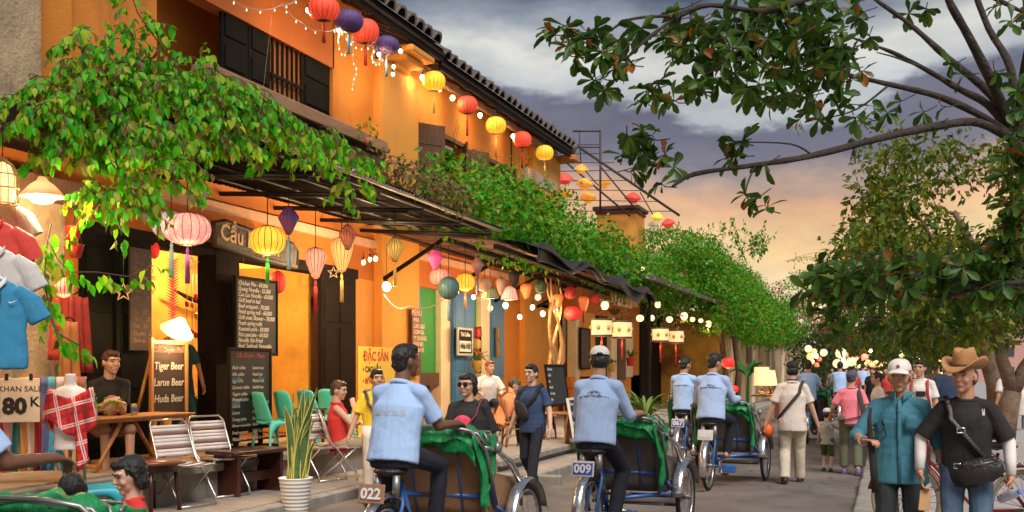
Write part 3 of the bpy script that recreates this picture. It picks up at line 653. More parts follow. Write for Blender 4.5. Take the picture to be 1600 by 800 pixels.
def cap_hat(p, m, back=False, logo=None, brim=True):
    c = MB(); hs = p['hs']; HM = p['HM']; sg = -1 if back else 1
    prof = [(.096, 0.016), (.097, .028), (.091, .052), (.076, .076), (.050, .092), (.015, .099)]
    vs_ = MB(); n = 20
    for r, z in prof: vs_.v += [tuple(p['hp'](r * cos(2 * pi * j / n) * .90, r * sin(2 * pi * j / n) * 1.05 - .008, z + .020 + .004)) for j in range(n)]
    for i in range(len(prof) - 1): vs_.f += [(i * n + j, i * n + (j + 1) % n, (i + 1) * n + (j + 1) % n, (i + 1) * n + j) for j in range(n)]
    vs_.f.append(tuple((len(prof) - 1) * n + j for j in range(n))); vs_.m = [0] * len(vs_.f); vs_.s = [True] * len(vs_.f)
    o = obj('cap', vs_, m, p['o'])
    if brim:
        def fn(a, b):
            t = (a - .5) * 2; r = .085 + b * .085
            return p['hp'](t * (.075 + .004 * b), sg * (sqrt(max(.0, 1 - t * t * .9)) * (.02 + b * .098) + .064), .058 - .016 * b - .022 * t * t)
        bo = MB().sheet(fn, 10, 4, thick=.006); obj('cap_brim', bo, m, p['o'])
    for k_ in range(6):
        a_ = pi * k_ / 3 + .52; obj('cap_seam', MB().tube([p['hp'](r * cos(a_) * .905, r * sin(a_) * 1.055 - .008, z + .0245) for r, z in prof], .0025, 5), m, o)
    obj('cap_button', MB().ell(p['hp'](0, -.008, .124), (.010, .010, .006), HM, 8, 5), m, o)
    if logo: obj('cap_badge', MB().ell(p['hp'](0, .092, .078), (.014, .007, .013), HM, 8, 6), logo, o)
    return o
def bag(p, pts, m, size, at, name='shoulder_bag', strapw=.02, label=None):
    """strap along PTS (local), pouch at AT"""
    t = obj('bag_strap', MB().tube(pts, [(strapw, .005)] * len(pts), 8, up=p['Fw']), m, p['o'])
    c = MB().ell(at[0], size, at[1] if len(at) > 1 else None, 14, 9); o = obj(name, c, m, p['o']); remesh(o, .012, 2, ctex, .012); return o
def strap_path(p, side=1, low=-.05, front=.15, off=.012):
    """diagonal strap from one shoulder across to the other hip, all round the trunk"""
    P, U, Rr, Fw, Nk = p['P'], p['U'], p['Rr'], p['Fw'], p['Nk']; pts = []
    for k in range(25):
        a = 2 * pi * k / 24; x = cos(a); y = sin(a); h = .22 + x * side * .25
        rx, ry = (.205, .158) if h < .38 else (.15, .125)
        pts.append(P + U * (h + (0 if h < .4 else .035)) + Rr * (x * rx) + Fw * (y * ry))
    return pts[:-1] + [pts[0]]
def shirt_text(p, body, size, col, h=.30, dy=.006):
    """print on the back of a shirt, wrapped onto the cloth"""
    so = [c for c in p['o'].children if c.name.startswith('shirt')][0]
    cu = bpy.data.curves.new('print', 'FONT'); cu.body = body; cu.size = size; cu.align_x = 'CENTER'; cu.align_y = 'CENTER'; cu.offset = .003; cu.resolution_u = 2
    me = text_mesh(cu, col)
    U, Rr, Fw = p['U'], p['Rr'], p['Fw']; c = p['P'] + U * h - Fw * .19
    me.transform(Matrix((Rr, U, -Fw)).transposed().to_4x4()); me.transform(Matrix.Translation(c))
    o = link('back_print', me, so)
    m = o.modifiers.new('wrap', 'SHRINKWRAP'); m.target = so; m.wrap_method = 'NEAREST_SURFACEPOINT'; m.wrap_mode = 'ABOVE_SURFACE'; m.offset = .004
    return o
# ================================================================== cyclos
tyrem = mat('tyre_rubber', (.018, .017, .016), .8, .3, 12, .3, 60); chrome = mat('worn_chrome', (.62, .63, .64), .22, .1, 8, .1, 30, metal=.9); blueframe = mat('cyclo_blue_paint', (.035, .13, .42), .35, .15, 6, .1, 30, coat=.3)
bkm = mat('black_leather', (.015, .013, .012), .45, .2, 9, .2, 60); greenc = mat('green_canopy_vinyl', (.006, .24, .065), .48, .3, 7, .25, 45, folds=1.6); panelm = mat('grey_seat_panel', (.13, .115, .10), .6, .2, 3, .2, 30); panelt = mat('tan_seat_panel', (.30, .16, .075), .6, .2, 3, .2, 30)
redv = mat('red_vinyl', (.42, .02, .02), .45, .15, 5); steel = mat('dull_steel', (.30, .29, .28), .4, .2, 8, metal=.7); whitepaint = mat('white_enamel', (.72, .70, .66), .5, .08, 6); plateblue = mat('plate_blue', (.05, .07, .36), .5); plateback = mat('plate_white', (.62, .58, .54), .5, .1, 10); platebrown = mat('plate_brown', (.30, .15, .09), .6, .15, 8)
def ring_pts(R_, c, ax, n, a0=0, a1=2 * pi):
    k = n if abs(a1 - a0 - 2 * pi) < 1e-6 else n + 1
    return [V(c) + (V((0, cos(a0 + (a1 - a0) * j / n), sin(a0 + (a1 - a0) * j / n))) * R_ if ax == 'x' else V((cos(a0 + (a1 - a0) * j / n), 0, sin(a0 + (a1 - a0) * j / n))) * R_) for j in range(k)]
_wheel = {}
def wheel(parent, c, r=.33, name='wheel', tw=.024, tyre=None, nsp=20):
    k = (r, tw, tyre.name if tyre else '')
    if k not in _wheel:
        a = MB().tube(ring_pts(r - tw, (0, 0, 0), 'x', 36), tw, 8, closed=True).mesh('tyre', tyre or tyrem)
        b = MB().tube(ring_pts(r - 2.3 * tw, (0, 0, 0), 'x', 36), [(.012, .016)] * 36, 6, closed=True).mesh('rim', chrome)
        s = MB()
        for j in range(nsp):
            t = 2 * pi * j / nsp; sx = .03 * (1 if j % 2 else -1); s.tube([(sx, .02 * cos(t + .9), .02 * sin(t + .9)), (0, (r - 2.3 * tw) * cos(t), (r - 2.3 * tw) * sin(t))], .0022, 4, caps=False)
        h = MB().cyl((-.05, 0, 0), (.05, 0, 0), .024, n=10).cyl((-.08, 0, 0), (.08, 0, 0), .008, n=8).mesh('hub', steel)
        _wheel[k] = (a, b, s.mesh('spoke', steel), h)
    a, b, s, h = _wheel[k]; t = link('wheel', a, parent, c); link('rim', b, t); so = link('spoke', s, t); so['kind'] = 'stuff'; link('hub', h, t); return t
def fender(parent, c, r, a0, a1, w=.05, m=None):
    def fn(u, v):
        a = a0 + (a1 - a0) * u; t = (v - .5) * 2; rr = r + .018 * (1 - t * t)
        return V(c) + V((t * w, rr * cos(a), rr * sin(a)))
    return obj('fender', MB().sheet(fn, 18, 6, thick=.003), m or chrome, parent)
def cyclo(label, pos, heading, number, panel, plate=('w', 'b'), canopy=1, group='cyclos in the street'):
    t = thing('cyclo', label, 'cyclo', pos, R(heading), group)
    wheel(t, (0, 0, .33)); 
    for sx in (-1, 1): wheel(t, (.46 * sx, 1.55, .33)); fender(t, (.46 * sx, 1.55, .33), .365, R(15), R(175), .055)
    fender(t, (0, 0, .33), .365, R(20), R(200), .045)
    f = MB(); r = .019
    for sx in (-1, 1):
        f.tube([(.05 * sx, 0, .33), (.045 * sx, .18, .62), (.02 * sx, .22, .74)], r * .8, 8); f.tube([(.05 * sx, 0, .33), (.03 * sx, .48, .28)], r * .8, 8)
        f.tube([(.36 * sx, 1.53, .33), (.40 * sx, .95, .42), (.05 * sx, .55, .40)], r, 8); f.tube([(.40 * sx, 1.55, .33), (.40 * sx, 1.05, .52), (.38 * sx, .82, .86)], r, 8)
    f.tube([(0, .24, .78), (0, .48, .28), (0, .8, .36), (0, 1.2, .38)], r * 1.25, 8); f.tube([(0, .22, .70), (0, .80, .62)], r, 8); f.tube([(-.42, 1.55, .33), (.42, 1.55, .33)], r, 8); f.tube([(-.36, .86, .62), (.36, .86, .62)], r, 8)
    obj('frame', f, blueframe, t)
    # saddle with springs
    s_ = MB(); s_.ell((0, .08, .87), (.125, .12, .038)); s_.cap((0, .12, .872), (0, .30, .868), .05, .025); sd = obj('saddle', s_, bkm, t); remesh(sd, .01, 2)
    for sx in (-1, 1): obj('spring', MB().cyl((.075 * sx, .02, .70), (.075 * sx, .03, .845), .028, n=10), steel, t)
    obj('seat_post', MB().cyl((0, .22, .6), (0, .18, .85), .016), steel, t)
    # crank and pedals
    ch = obj('chainring', MB().cyl((.045, .48, .28), (.055, .48, .28), .09, n=20), steel, t)
    for sx, a in ((-1, .6), (1, .6 + pi)):
        q = V((.09 * sx, .48 + .16 * cos(a), .28 + .16 * sin(a))); c_ = obj('crank', MB().cyl((.06 * sx, .48, .28), q, .011), steel, t); obj('pedal', MB().box(q + V((.05 * sx, 0, 0)), (.09, .075, .025), bev=.006), bkm, c_)
    # passenger seat: back panel, sides, cushion, foot board, arm rests
    y0 = .92
    bp = obj('seat_back', MB().sheet(lambda u, v: ((u - .5) * (.72 + .10 * v), y0 - .16 * v - .03 * sin(pi * u), .44 + .60 * v), 8, 6, thick=.03), panel, t)
    obj('seat_back_rim', MB().tube([((u - .5) * .84, y0 - .17 - .03 * sin(pi * u), 1.05) for u in [i / 8 for i in range(9)]], .018, 8), steel, bp)
    for k in (-1, 1): obj('back_rib', MB().tube([(.2 * k, y0 - .03, .45), (.215 * k, y0 - .195, 1.03)], .008, 6), blueframe, bp)
    obj('cushion', MB().box((0, y0 + .30, .58), (.70, .52, .13), bev=.04), redv, t); obj('cushion', MB().box((0, y0 + .03, .84), (.66, .08, .36), (R(14), 0, 0), bev=.04), redv, t)
    for sx in (-1, 1):
        obj('side_panel', MB().sheet(lambda u, v: (.385 * sx, y0 - .04 + .62 * u - .10 * v * (1 - u), .42 + (.42 - .14 * u) * v), 5, 3, thick=.02 * sx), panel, t)
        obj('arm_rest', MB().tube([(.41 * sx, y0 - .12, 1.0), (.44 * sx, y0 + .05, .97), (.45 * sx, y0 + .30, .86), (.44 * sx, y0 + .52, .70), (.42 * sx, y0 + .62, .48)], [.014, .02, .03, .026, .016], 8), chrome, t)
    obj('foot_board', MB().box((0, y0 + .86, .26), (.72, .42, .03), (R(6), 0, 0), bev=.008), panelm, t); obj('step', MB().box((.14, .62, .24), (.17, .12, .10), bev=.01), blueframe, t)
    obj('axle_bar', MB().tube([(-.36, 1.1, .30), (.36, 1.1, .30)], .014, 8), steel, t)
    # push bar: the rider's handle bar behind the seat
    obj('handle_bar', MB().tube([(-.43, .98, .55), (-.42, .78, .98), (-.36, .66, 1.13), (-.2, .62, 1.16), (.2, .62, 1.16), (.36, .66, 1.13), (.43, .78, .98), (.44, .98, .55)], .016, 8), steel, t)
    # folded hood draped over the seat back
    if canopy:
        rs = random.Random(int(number or 5)); ph = [rs.uniform(0, 6) for _ in range(5)]
        def fn(u, v):
            x = (u - .5) * .74 + .03; prof = [(.68, .98), (.64, 1.06), (.68, 1.13), (.80, 1.165), (.95, 1.12), (1.04, 1.02), (1.06, .90)]
            q = v * 6; i = min(5, int(q)); ff = q - i; y = prof[i][0] * (1 - ff) + prof[i + 1][0] * ff; z = prof[i][1] * (1 - ff) + prof[i + 1][1] * ff
            e = abs(u - .5) * 2; z -= .10 * e ** 4 + .02 * sin(5 * u * pi + ph[0]) * v
            w_ = .020 * sin(26 * v + 3 * sin(4 * u + ph[1]) + ph[2]) + .012 * sin(17 * u + ph[3]) + .008 * sin(41 * u + 19 * v + ph[4]) * sin(23 * v + ph[0])
            return (x, y + w_ * .5, z + w_)
        cn = obj('canopy', MB().sheet(fn, 36, 30, thick=.006), greenc, t)
        for sx in (1, -1):
            def fs(u, v):      # loose flap hanging at the side
                w_ = .035 * sin(15 * u + ph[4]) * (.3 + v)
                return (.36 * sx + .03 + .035 * sx * v + w_ * .5, .60 + .52 * u * (1 - .45 * v) + .08 * v, 1.12 - .10 * abs(u - .4) - (.16 + .48 * (1 - abs(u * 1.6 - .7))) * v + w_)
            obj('canopy_flap', MB().sheet(fs, 16, 14, thick=.005), greenc, cn)
        for k in range(3): obj('hood_hoop', MB().tube([(-.38, .74 + .05 * k, .98 + .03 * k), (-.38, .70 + .12 * k, 1.11), (0, .68 + .13 * k, 1.14 - .01 * k), (.40, .70 + .12 * k, 1.11), (.45, .74 + .05 * k, 1.02 + .03 * k)], .011, 6), steel, cn)
        obj('hood_hinge', MB().ell((.51, .84, 1.0), (.03, .045, .045)), steel, t)
    if number:
        np_ = obj('number_plate', MB().box((0, -.19, .735), (.20, .012, .135), (R(-12), 0, 0), bev=.004), plateback if plate[0] == 'w' else platebrown, t)
        if plate[1] == 'b': obj('plate_field', MB().box((0, -.196, .735), (.175, .010, .10), (R(-12), 0, 0)), plateblue, np_)
        text('plate_number', number, .105, whitepaint, np_, (0, -.204, .735), (R(90 - 12), 0, 0), .002, bold=.003)
    obj('plate_stay', MB().tube([(0, -.19, .72), (0, .0, .71), (0, .1, .72)], .007, 6), steel, t)
    return t
def rider(label, pos, heading, shirt, trou, head=(0, -4), skin='tan', H=1.7, sleeve=.8, cap=None, lean=14, knee=0, **kw):
    """a rider on the saddle of the cyclo at POS"""
    s = H / 1.7; a = .6
    l, r = V((-.12, .48 + .16 * cos(a), .28 + .16 * sin(a))), V((.12, .48 - .16 * cos(a), .28 - .16 * sin(a)))
    if knee: l, r = V((-.12, .48 - .16 * cos(a), .28 - .16 * sin(a))), V((.12, .48 + .16 * cos(a), .28 + .16 * sin(a)))
    an = ((l + V((0, -.06, .10))) / s, (r + V((0, -.06, .10))) / s)
    p = person(label, pos, heading, H, pelvis=V((0, .13, 1.02)) / s, lean=lean, head=head, wr=(V((-.25, .60, 1.19)) / s, V((.28, .60, 1.19)) / s), an=an, eh=((-.12, -.6, -.9), (.15, -.6, -.9)), kh=((-.25, 1, .2), (.25, 1, .2)), skin=skin, shirt=shirt, sleeve=sleeve, trou=trou, hand_dir=((.1, .9, -.15), (-.1, .9, -.15)), curl=.85, hem=-.10, **kw)
    if cap: cap_hat(p, cap, back=kw.get('capback', False))
    return p
# ================================================================== cyclos, riders, walkers
bluesh = cloth('sky_blue_shirt', (.36, .52, .80)); bluesh2 = cloth('washed_blue_shirt', (.40, .55, .84)); bluesh3 = cloth('grey_blue_shirt', (.36, .48, .72)); navyt = denim
prt = mat('shirt_print', (.10, .13, .22), .8); prt2 = mat('faded_shirt_print', (.38, .44, .50), .8)
W = mat('white_cap_cloth', (.74, .70, .64), .85, .06, 6, .1, 200)
c022 = cyclo('cyclo numbered 022 with brown plate and tan seat panel', (-3.35, 6.93, 0), -3, '022', panelt, ('n', 'n'))
c009 = cyclo('cyclo numbered 009 with blue and white plate, middle of the street', (-2.47, 9.2, 0), -4, '009', panelm, ('w', 'b'))
c068 = cyclo('cyclo numbered 068 behind a white plate, its blue foot step showing', (-2.23, 14.25, 0), -4, '068', panelm, ('w', 'n'))
c067 = cyclo('cyclo numbered 067 riding beside the kerb ahead of the others', (-3.13, 17.2, 0), -4, '067', panelm, ('w', 'b'))
cnear = cyclo('green hooded cyclo cut off by the lower left corner, carrying two children', (-3.82, 3.40, 0), 0, '', panelt, ('w', 'n'), canopy=1); cnear.scale = (.95, .95, .86)
cf = cyclo('cyclo hidden behind the walker in the white T-shirt', tuple(pg(1262, 694)), 2, '', panelm, ('w', 'n'))
cf2 = cyclo('small far cyclo under the lantern strings', tuple(pd(1312, 575, 29).xy) + (0,), 0, '', panelm, ('w', 'n'))
cf3 = cyclo('farthest cyclo among the crowd at the street end', tuple(pd(1348, 575, 40).xy) + (0,), 0, '', panelm, ('w', 'n'))
p = rider('cyclo rider in pale blue shirt with short black hair, on cyclo 022', (-3.35, 6.93, 0), -3, bluesh, navyt, head=(28, 0), skin='brown', H=1.68, vox=.009, fat=1.12, knee=1); shirt_text(p, 'BIÊN THỊ THUẬN', .045, prt2, .24)
p = rider('cyclo rider in pale blue shirt and white cap, on cyclo 009', (-2.47, 9.2, 0), -4, bluesh2, navyt, head=(-18, -6), skin='tan', H=1.72, vox=.009, sleeve=1.25, hair='under', fat=1.08); cap_hat(p, W, back=True, brim=False); obj('cap_gap', MB().ell(p['hp'](0, -.105, .045), (.028, .008, .012), p['HM'], 10, 6), hairm, p['o']); shirt_text(p, 'BIÊN THỊ THUẬN HÓC', .040, prt, .32); shirt_text(p, '~ Hội An ~', .034, prt, .365)
p = rider('cyclo rider in pale blue shirt looking to the river, on cyclo 068', (-2.23, 14.25, 0), -4, bluesh3, navyt, head=(38, -6), H=1.74, sleeve=1.8, knee=1, fat=1.05); shirt_text(p, 'BIÊN THỊ THUẬN HÓC', .040, prt, .30); shirt_text(p, '~ Hội An ~', .034, prt, .345)
p = rider('cyclo rider in pale blue shirt riding nearest the kerb, on cyclo 067', (-3.13, 17.2, 0), -4, bluesh, navyt, head=(30, -4), H=1.66, sleeve=1.8, fat=.96, lean=8); shirt_text(p, 'BIÊN THỊ THUẬN HÓC', .040, prt, .30)
rider('rider at the left edge whose brown arm rests on the green hood', (-3.88, 3.40, 0), 0, bluesh, navyt, skin='brown', H=1.66)
rider('rider in blue hidden behind the walker in white', tuple(pg(1262, 694)), 2, bluesh, navyt, H=1.68, vox=.016, face=False)
rider('far cyclo rider in blue shirt above the pink T-shirt', tuple(pd(1312, 575, 29).xy) + (0,), 0, bluesh, navyt, H=1.7, vox=.02, face=False)
rider('farthest rider in blue at the end of the street', tuple(pd(1348, 575, 40).xy) + (0,), 0, bluesh, navyt, H=1.7, vox=.022, face=False)
# children in the near cyclo
redtee = cloth('red_tee', (.62, .035, .03))
def seated(label, pos, heading, H, seat, **kw):
    s = H / 1.7; pz = (seat + .10 * s) / s; d = dict(pelvis=(0, 0, pz), an=(V((-.12, .46, pz - .46)), V((.12, .46, pz - .46))), kh=((-.05, .6, 1), (.05, .6, 1)), wr=(V((-.14, .34, pz + .10)), V((.14, .34, pz + .10))), hand_dir=((.2, 1, -.1), (-.2, 1, -.1)), curl=.4)
    d.update(kw); return person(label, pos, heading, H, **d)
yc = pd(208, 760, 5.75); seated('child in red T-shirt with short black fringe, riding in the near cyclo', (yc.x, yc.y, 0), 142, 1.22, .49, skin='pale', shirt=redtee, trou=denim, hair='bob', hs=1.12, head=(-8, -16), vox=.008)
yc = pd(112, 765, 5.7); seated('smaller child of whom only black hair shows above the green hood', (yc.x, yc.y, 0), 20, 1.12, .45, skin='pale', shirt=cloth('white_tee', (.7, .68, .64)), trou=denim, hair='bob', hs=1.12, face=False)

# walkers -------------------------------------------------------------
cream = cloth('cream_tee', (.66, .57, .50)); creamt = cloth('cream_trousers', (.58, .50, .38)); sand = mat('sandal', (.03, .022, .018), .6)
g = pg(1238, 755); p = person('walker in cream T-shirt and trousers with black cap, back turned', (g.x, g.y, 0), 4, 1.68, lean=2, shirt=cream, trou=creamt, trouw=1.22, skin='mid', hair='under', sleeve=.8, hem=-.2, hem_flare=1.08, fat=1.05,
    an=(V((-.10, -.16, .10)), V((.10, .22, .08))), wr=(V((-.36, .02, .84)), V((.34, .08, .84))), shoes=sand, foot_rot=(-8, 8))
cap_hat(p, mat('black_cap', (.015, .014, .014), .85), back=False); obj('bag_strap', MB().tube(strap_path(p, 1), [(.022, .006)] * 25, 6), mat('dark_strap', (.03, .022, .02), .7), p['o'])
hb = obj('collar_strap', MB().tube([p['Nk'] + V((.07 * cos(a), .07 * sin(a), .005)) for a in [2 * pi * k / 16 for k in range(16)]], .01, 6, closed=True), bkm, p['o'])
q = g + V((-.34, .06, .74)); hl = thing('orange_pouch', 'round orange pouch carried by the walker in cream', 'pouch', q); bo = MB().ell((0, 0, -.02), (.085, .085, .10), None, 16, 10); obj('pouch_body', bo, mat('orange_cloth', (.75, .13, .02), .6, folds=.4), hl); obj('handle', MB().tube([(-.04, 0, .06), (-.02, 0, .12), (.03, 0, .12), (.05, 0, .06)], .008, 6), mat('orange_cloth', (.75, .13, .02)), hl)
g = pg(1292, 737); p = person('small child in grey top, camouflage shorts and pale cap, back turned', (g.x, g.y, 0), -8, .93, hs=1.32, skin='mid', shirt=cloth('grey_top', (.36, .35, .30)), trou=mat('camo_shorts', (.03, .10, .025), .85, 0, 12, col2=(.12, .12, .03)), trouw=1.35, trou_end=.5, hair='under', shoes=sand, an=(V((-.10, .06, .10)), V((.11, -.05, .10))), wr=(V((-.26, .1, .82)), V((.42, .25, 1.18))), face=False, fat=1.12, hem=-.16)
cap_hat(p, W, brim=False)
g = pg(1330, 742); p = person('woman in pink T-shirt and olive trousers beside the small child, back turned', (g.x, g.y, 0), 6, 1.56, skin='mid', shirt=cloth('pink_tee', (.86, .23, .29)), trou=cloth('olive_trousers', (.13, .14, .09)), trouw=1.18, hair='tied', hairmat=mat('grey_violet_hair', (.07, .06, .11), .6, .4, 30, .5, 60), an=(V((-.10, .14, .08)), V((.10, -.1, .10))), wr=(V((-.30, .26, .96)), V((.26, .1, .86))), trou_end=.95, shoes=mat('violet_slipper', (.15, .12, .32), .6), face=False, head=(25, 0), hem=-.10, fat=.95)
obj('waist_strap', MB().tube([p['P'] + V((.20 * cos(a), .15 * sin(a), .0 + .05 * cos(a))) for a in [2 * pi * k / 20 for k in range(20)]], [(.012, .006)] * 20, 6, closed=True), bkm, p['o'])
bag(p, [p['sh'][1] + V((-.06, .0, .09)), p['sh'][1] + V((-.03, -.12, -.05)), p['P'] + V((.17, -.17, .1)), p['P'] + V((.20, -.14, -.06))], mat('charcoal_bag', (.045, .04, .042), .8), (.08, .07, .15), (p['P'] + V((.24, -.08, -.14)),), 'shoulder_bag', .035)
# man in teal shirt
p0 = pd(1406, 575, 7.7); teal = mat('teal_linen_shirt', (.05, .20, .27), .8, .10, 8, .12, 260, folds=.7, stretch=(1, 1, 3))
p = person('man in teal button shirt and white cap looking down beside the cowboy hat', (p0.x, p0.y, .09), 178, 1.56, shirt=teal, sleeve=1.3, hem=-.17, hem_flare=1.07, trou=mat('charcoal_trousers', (.018, .021, .024), .85, folds=.5), trouw=1.08, skin='tan', hair='under', head=(4, -7), vox=.0075, fat=1.10, shoes=bkm,
    wr=(V((-.31, .10, .86)), V((.25, .33, 1.10))), eh=((-.6, -1, -.3), (.8, -.5, -.8)), hand_dir=((0, .15, -1), (-.55, .55, .1)), curl=.7)
cap_hat(p, W, logo=mat('red_brown_badge', (.35, .06, .03), .6)); so = p['o']
obj('placket', MB().tube([p['P'] + p['U'] * h + p['Fw'] * y for h, y in ((-.16, .157), (.1, .150), (.3, .163), (.42, .135), (.47, .105))], [(.014, .004)] * 5, 6, up=p['Fw']), teal, so)
for k in range(5): obj('button', MB().ell(p['P'] + p['U'] * (-.08 + k * .115) + p['Fw'] * (.160 if k < 4 else .150), (.006, .004, .006), None, 8, 5), mat('button', (.02, .10, .15), .4), so)
for sx in (-1, 1): obj('collar', MB().sheet(lambda u, v: p['Nk'] + p['U'] * (.012 - .06 * v * u - .01 * v) + p['Rr'] * sx * (.082 - .055 * u + .03 * v * (1 - u)) + p['Fw'] * (-.06 + .155 * u + .02 * v), 6, 3, thick=.006 * sx), teal, so)
obj('chest_pocket', MB().sheet(lambda u, v: p['P'] + p['U'] * (.24 + .12 * v) + p['Rr'] * (-.13 + .09 * u) + p['Fw'] * (.150 + .012 * u + .008 * v), 3, 3, thick=.004), teal, so)
w_ = p['arms'][1][2]; obj('bracelet', MB().tube([w_ + V((.033 * cos(a), .01, .033 * sin(a))) for a in [2 * pi * k / 14 for k in range(14)]], .008, 6, closed=True), mat('beads', (.55, .42, .35), .5), so)
hnd = V((p0.x, p0.y, .09)) + Matrix.Rotation(R(178), 3, 'Z') @ (w_ * (1.56 / 1.7)); um = thing('folded_strap', 'black strap and cord dangling from the fist of the teal-shirted man', 'strap', (hnd.x + .05, hnd.y - .06, hnd.z + .09))
obj('band', MB().tube([(0, 0, .14), (-.01, 0, .05), (.0, 0, -.10), (.02, .0, -.28), (.03, 0, -.44)], [(.010, .008), (.014, .01), (.022, .008), (.026, .008), (.024, .008)], 8), mat('black_webbing', (.018, .016, .016), .8), um)
obj('cord', MB().tube([(0, 0, .0), (.06, -.02, -.03), (.09, -.02, .02), (.07, 0, .06), (.1, 0, -.05), (.06, 0, -.09), (.01, 0, -.06)], .005, 6), mat('black_webbing', (.018, .016, .016), .8), um)
# man in cowboy hat
p0 = pd(1510, 575, 7.4); blacktee = cloth('black_tee', (.014, .013, .013))
p = person('man in black T-shirt, jeans and tan cowboy hat with white arm sleeves', (p0.x, p0.y, .09), 176, 1.56, shirt=blacktee, sleeve=.9, hem=-.16, trou=mat('faded_jeans', (.10, .16, .25), .85, .3, 5, .15, 200, folds=.6, col2=(.035, .06, .11)), trouw=1.06, skin='tan', hair='under', head=(26, -4), vox=.0075, fat=1.02, shoes=bkm,
    wr=(V((-.30, .10, .86)), V((.32, .08, .88))), eh=((-1, -.7, 0), (1, -.7, 0)), hand_dir=((.15, .2, -1), (-.12, .25, -1)), curl=.55)
so = p['o']
for i in (0, 1):
    a, e, wv = p['arms'][i]; obj('arm_sleeve', MB().tube([a + (e - a) * .55, e - (wv - e) * .02, e + (wv - e) * .5, e + (wv - e) * .97], [.050, .047, .042, .033], 12), mat('white_stretch', (.74, .69, .66), .7, .05), so)
hat = mat('tan_felt', (.44, .215, .085), .8, .12, 6, .3, 90)
def brimf(u, v):
    a = 2 * pi * u; r = .085 + .105 * v; x = cos(a) * r * .86; y = sin(a) * r * 1.04; return p['hp'](x * (1 - .10 * v), y - .008, .066 + v * v * (.080 * cos(a) ** 2 - .030 * sin(a) ** 2) - .008 * v)
ho = obj('cowboy_hat', MB().sheet(brimf, 36, 6, thick=.006), hat, so)
cm = MB(); n = 28; prof = [(1.0, .0), (1.0, .03), (.96, .07), (.90, .105), (.78, .128), (.45, .128), (.1, .116)]
for r, z in prof:
    for j in range(n):
        a = 2 * pi * j / n; dent = .024 * max(0, 1 - abs(cos(a)) * 1.5) * (z / .12); cm.v.append(tuple(p['hp'](cos(a) * .083 * r, sin(a) * .100 * r - .008, .062 + z - dent * (1.3 - r) + .018 * (abs(cos(a)) ** 2) * (z > .11) * r)))
for i in range(len(prof) - 1): cm.f += [(i * n + j, i * n + (j + 1) % n, (i + 1) * n + (j + 1) % n, (i + 1) * n + j) for j in range(n)]
cm.f.append(tuple((len(prof) - 1) * n + j for j in range(n))); cm.m = [0] * len(cm.f); cm.s = [True] * len(cm.f); obj('hat_crown', cm, hat, ho)
obj('hat_band', MB().tube([p['hp'](.089 * cos(a), .107 * sin(a) - .008, .077) for a in [2 * pi * k / 24 for k in range(24)]], [(.004, .012)] * 24, 6, closed=True), mat('brown_band', (.10, .04, .02), .6), ho)
leather = mat('black_leather_bag', (.016, .014, .014), .38, .2, 8, .3, 60, folds=.3)
obj('bag_strap', MB().tube(strap_path(p, 1, off=.02), [(.022, .006)] * 25, 6), leather, so)
bg_ = obj('waist_bag', MB().ell(p['P'] + V((-.09, .19, -.03)), (.17, .06, .10), Euler((0, R(14), 0)).to_matrix(), 18, 12).box(p['P'] + V((-.09, .20, .02)), (.26, .06, .09), (0, R(14), 0), bev=.02), leather, so); remesh(bg_, .010, 2, ctex, .01)
obj('zip', MB().tube([p['P'] + V((-.18, .248, .05)), p['P'] + V((-.05, .258, .015))], .004, 6), steel, bg_)
for h in (.26, -.0): obj('buckle', MB().tube([p['P'] + p['U'] * (h + dz) + p['Rr'] * (.035 + .02 * (h < .1) + dx) + p['Fw'] * .165 for dx, dz in ((-.026, -.018), (.026, -.018), (.026, .018), (-.026, .018))], .006, 6, closed=True), chrome, so)
obj('chest_emblem', MB().box(p['P'] + V((-.115, .148, .385)), (.018, .006, .030), bev=.003).box(p['P'] + V((-.121, .148, .408)), (.006, .006, .022)).box(p['P'] + V((-.109, .148, .408)), (.006, .006, .022)), mat('white_print', (.75, .73, .70), .7), so)
RZ = Matrix.Rotation(R(176), 3, 'Z')
w_ = p['arms'][1][2]; hp_w = V((p0.x, p0.y, .09)) + RZ @ (w_ * (1.56 / 1.7)); tg = thing('paper_tag', 'tan card tag hanging from the hand of the cowboy-hatted man', 'tag', (hp_w.x + .03, hp_w.y - .03, hp_w.z - .13)); obj('card', MB().box((0, 0, -.07), (.075, .008, .14), (0, R(6), R(20)), bev=.003), mat('tan_card', (.52, .30, .13), .7), tg); obj('cord', MB().tube([(0, 0, 0), (.01, 0, .08), (.0, .02, .12)], .003, 5), bkm, tg)
w_ = p['arms'][0][2]; hp_w = V((p0.x, p0.y, .09)) + RZ @ (w_ * (1.56 / 1.7)); bt = thing('water_bottle', 'small clear water bottle held by the cowboy-hatted man', 'bottle', (hp_w.x - .02, hp_w.y - .05, hp_w.z - .12), rot=(R(70), 0, R(30)))
obj('bottle_body', MB().lathe([(.028, -.09), (.032, -.085), (.030, -.05), (.033, -.02), (.030, .02), (.033, .05), (.028, .075), (.013, .10), (.013, .115)], 16), mat('clear_plastic', (.60, .64, .72), .15, .05, trans=.3), bt); obj('bottle_lid', MB().cyl((0, 0, .113), (0, 0, .132), .016, n=12), mat('blue_lid', (.12, .2, .6), .4), bt)

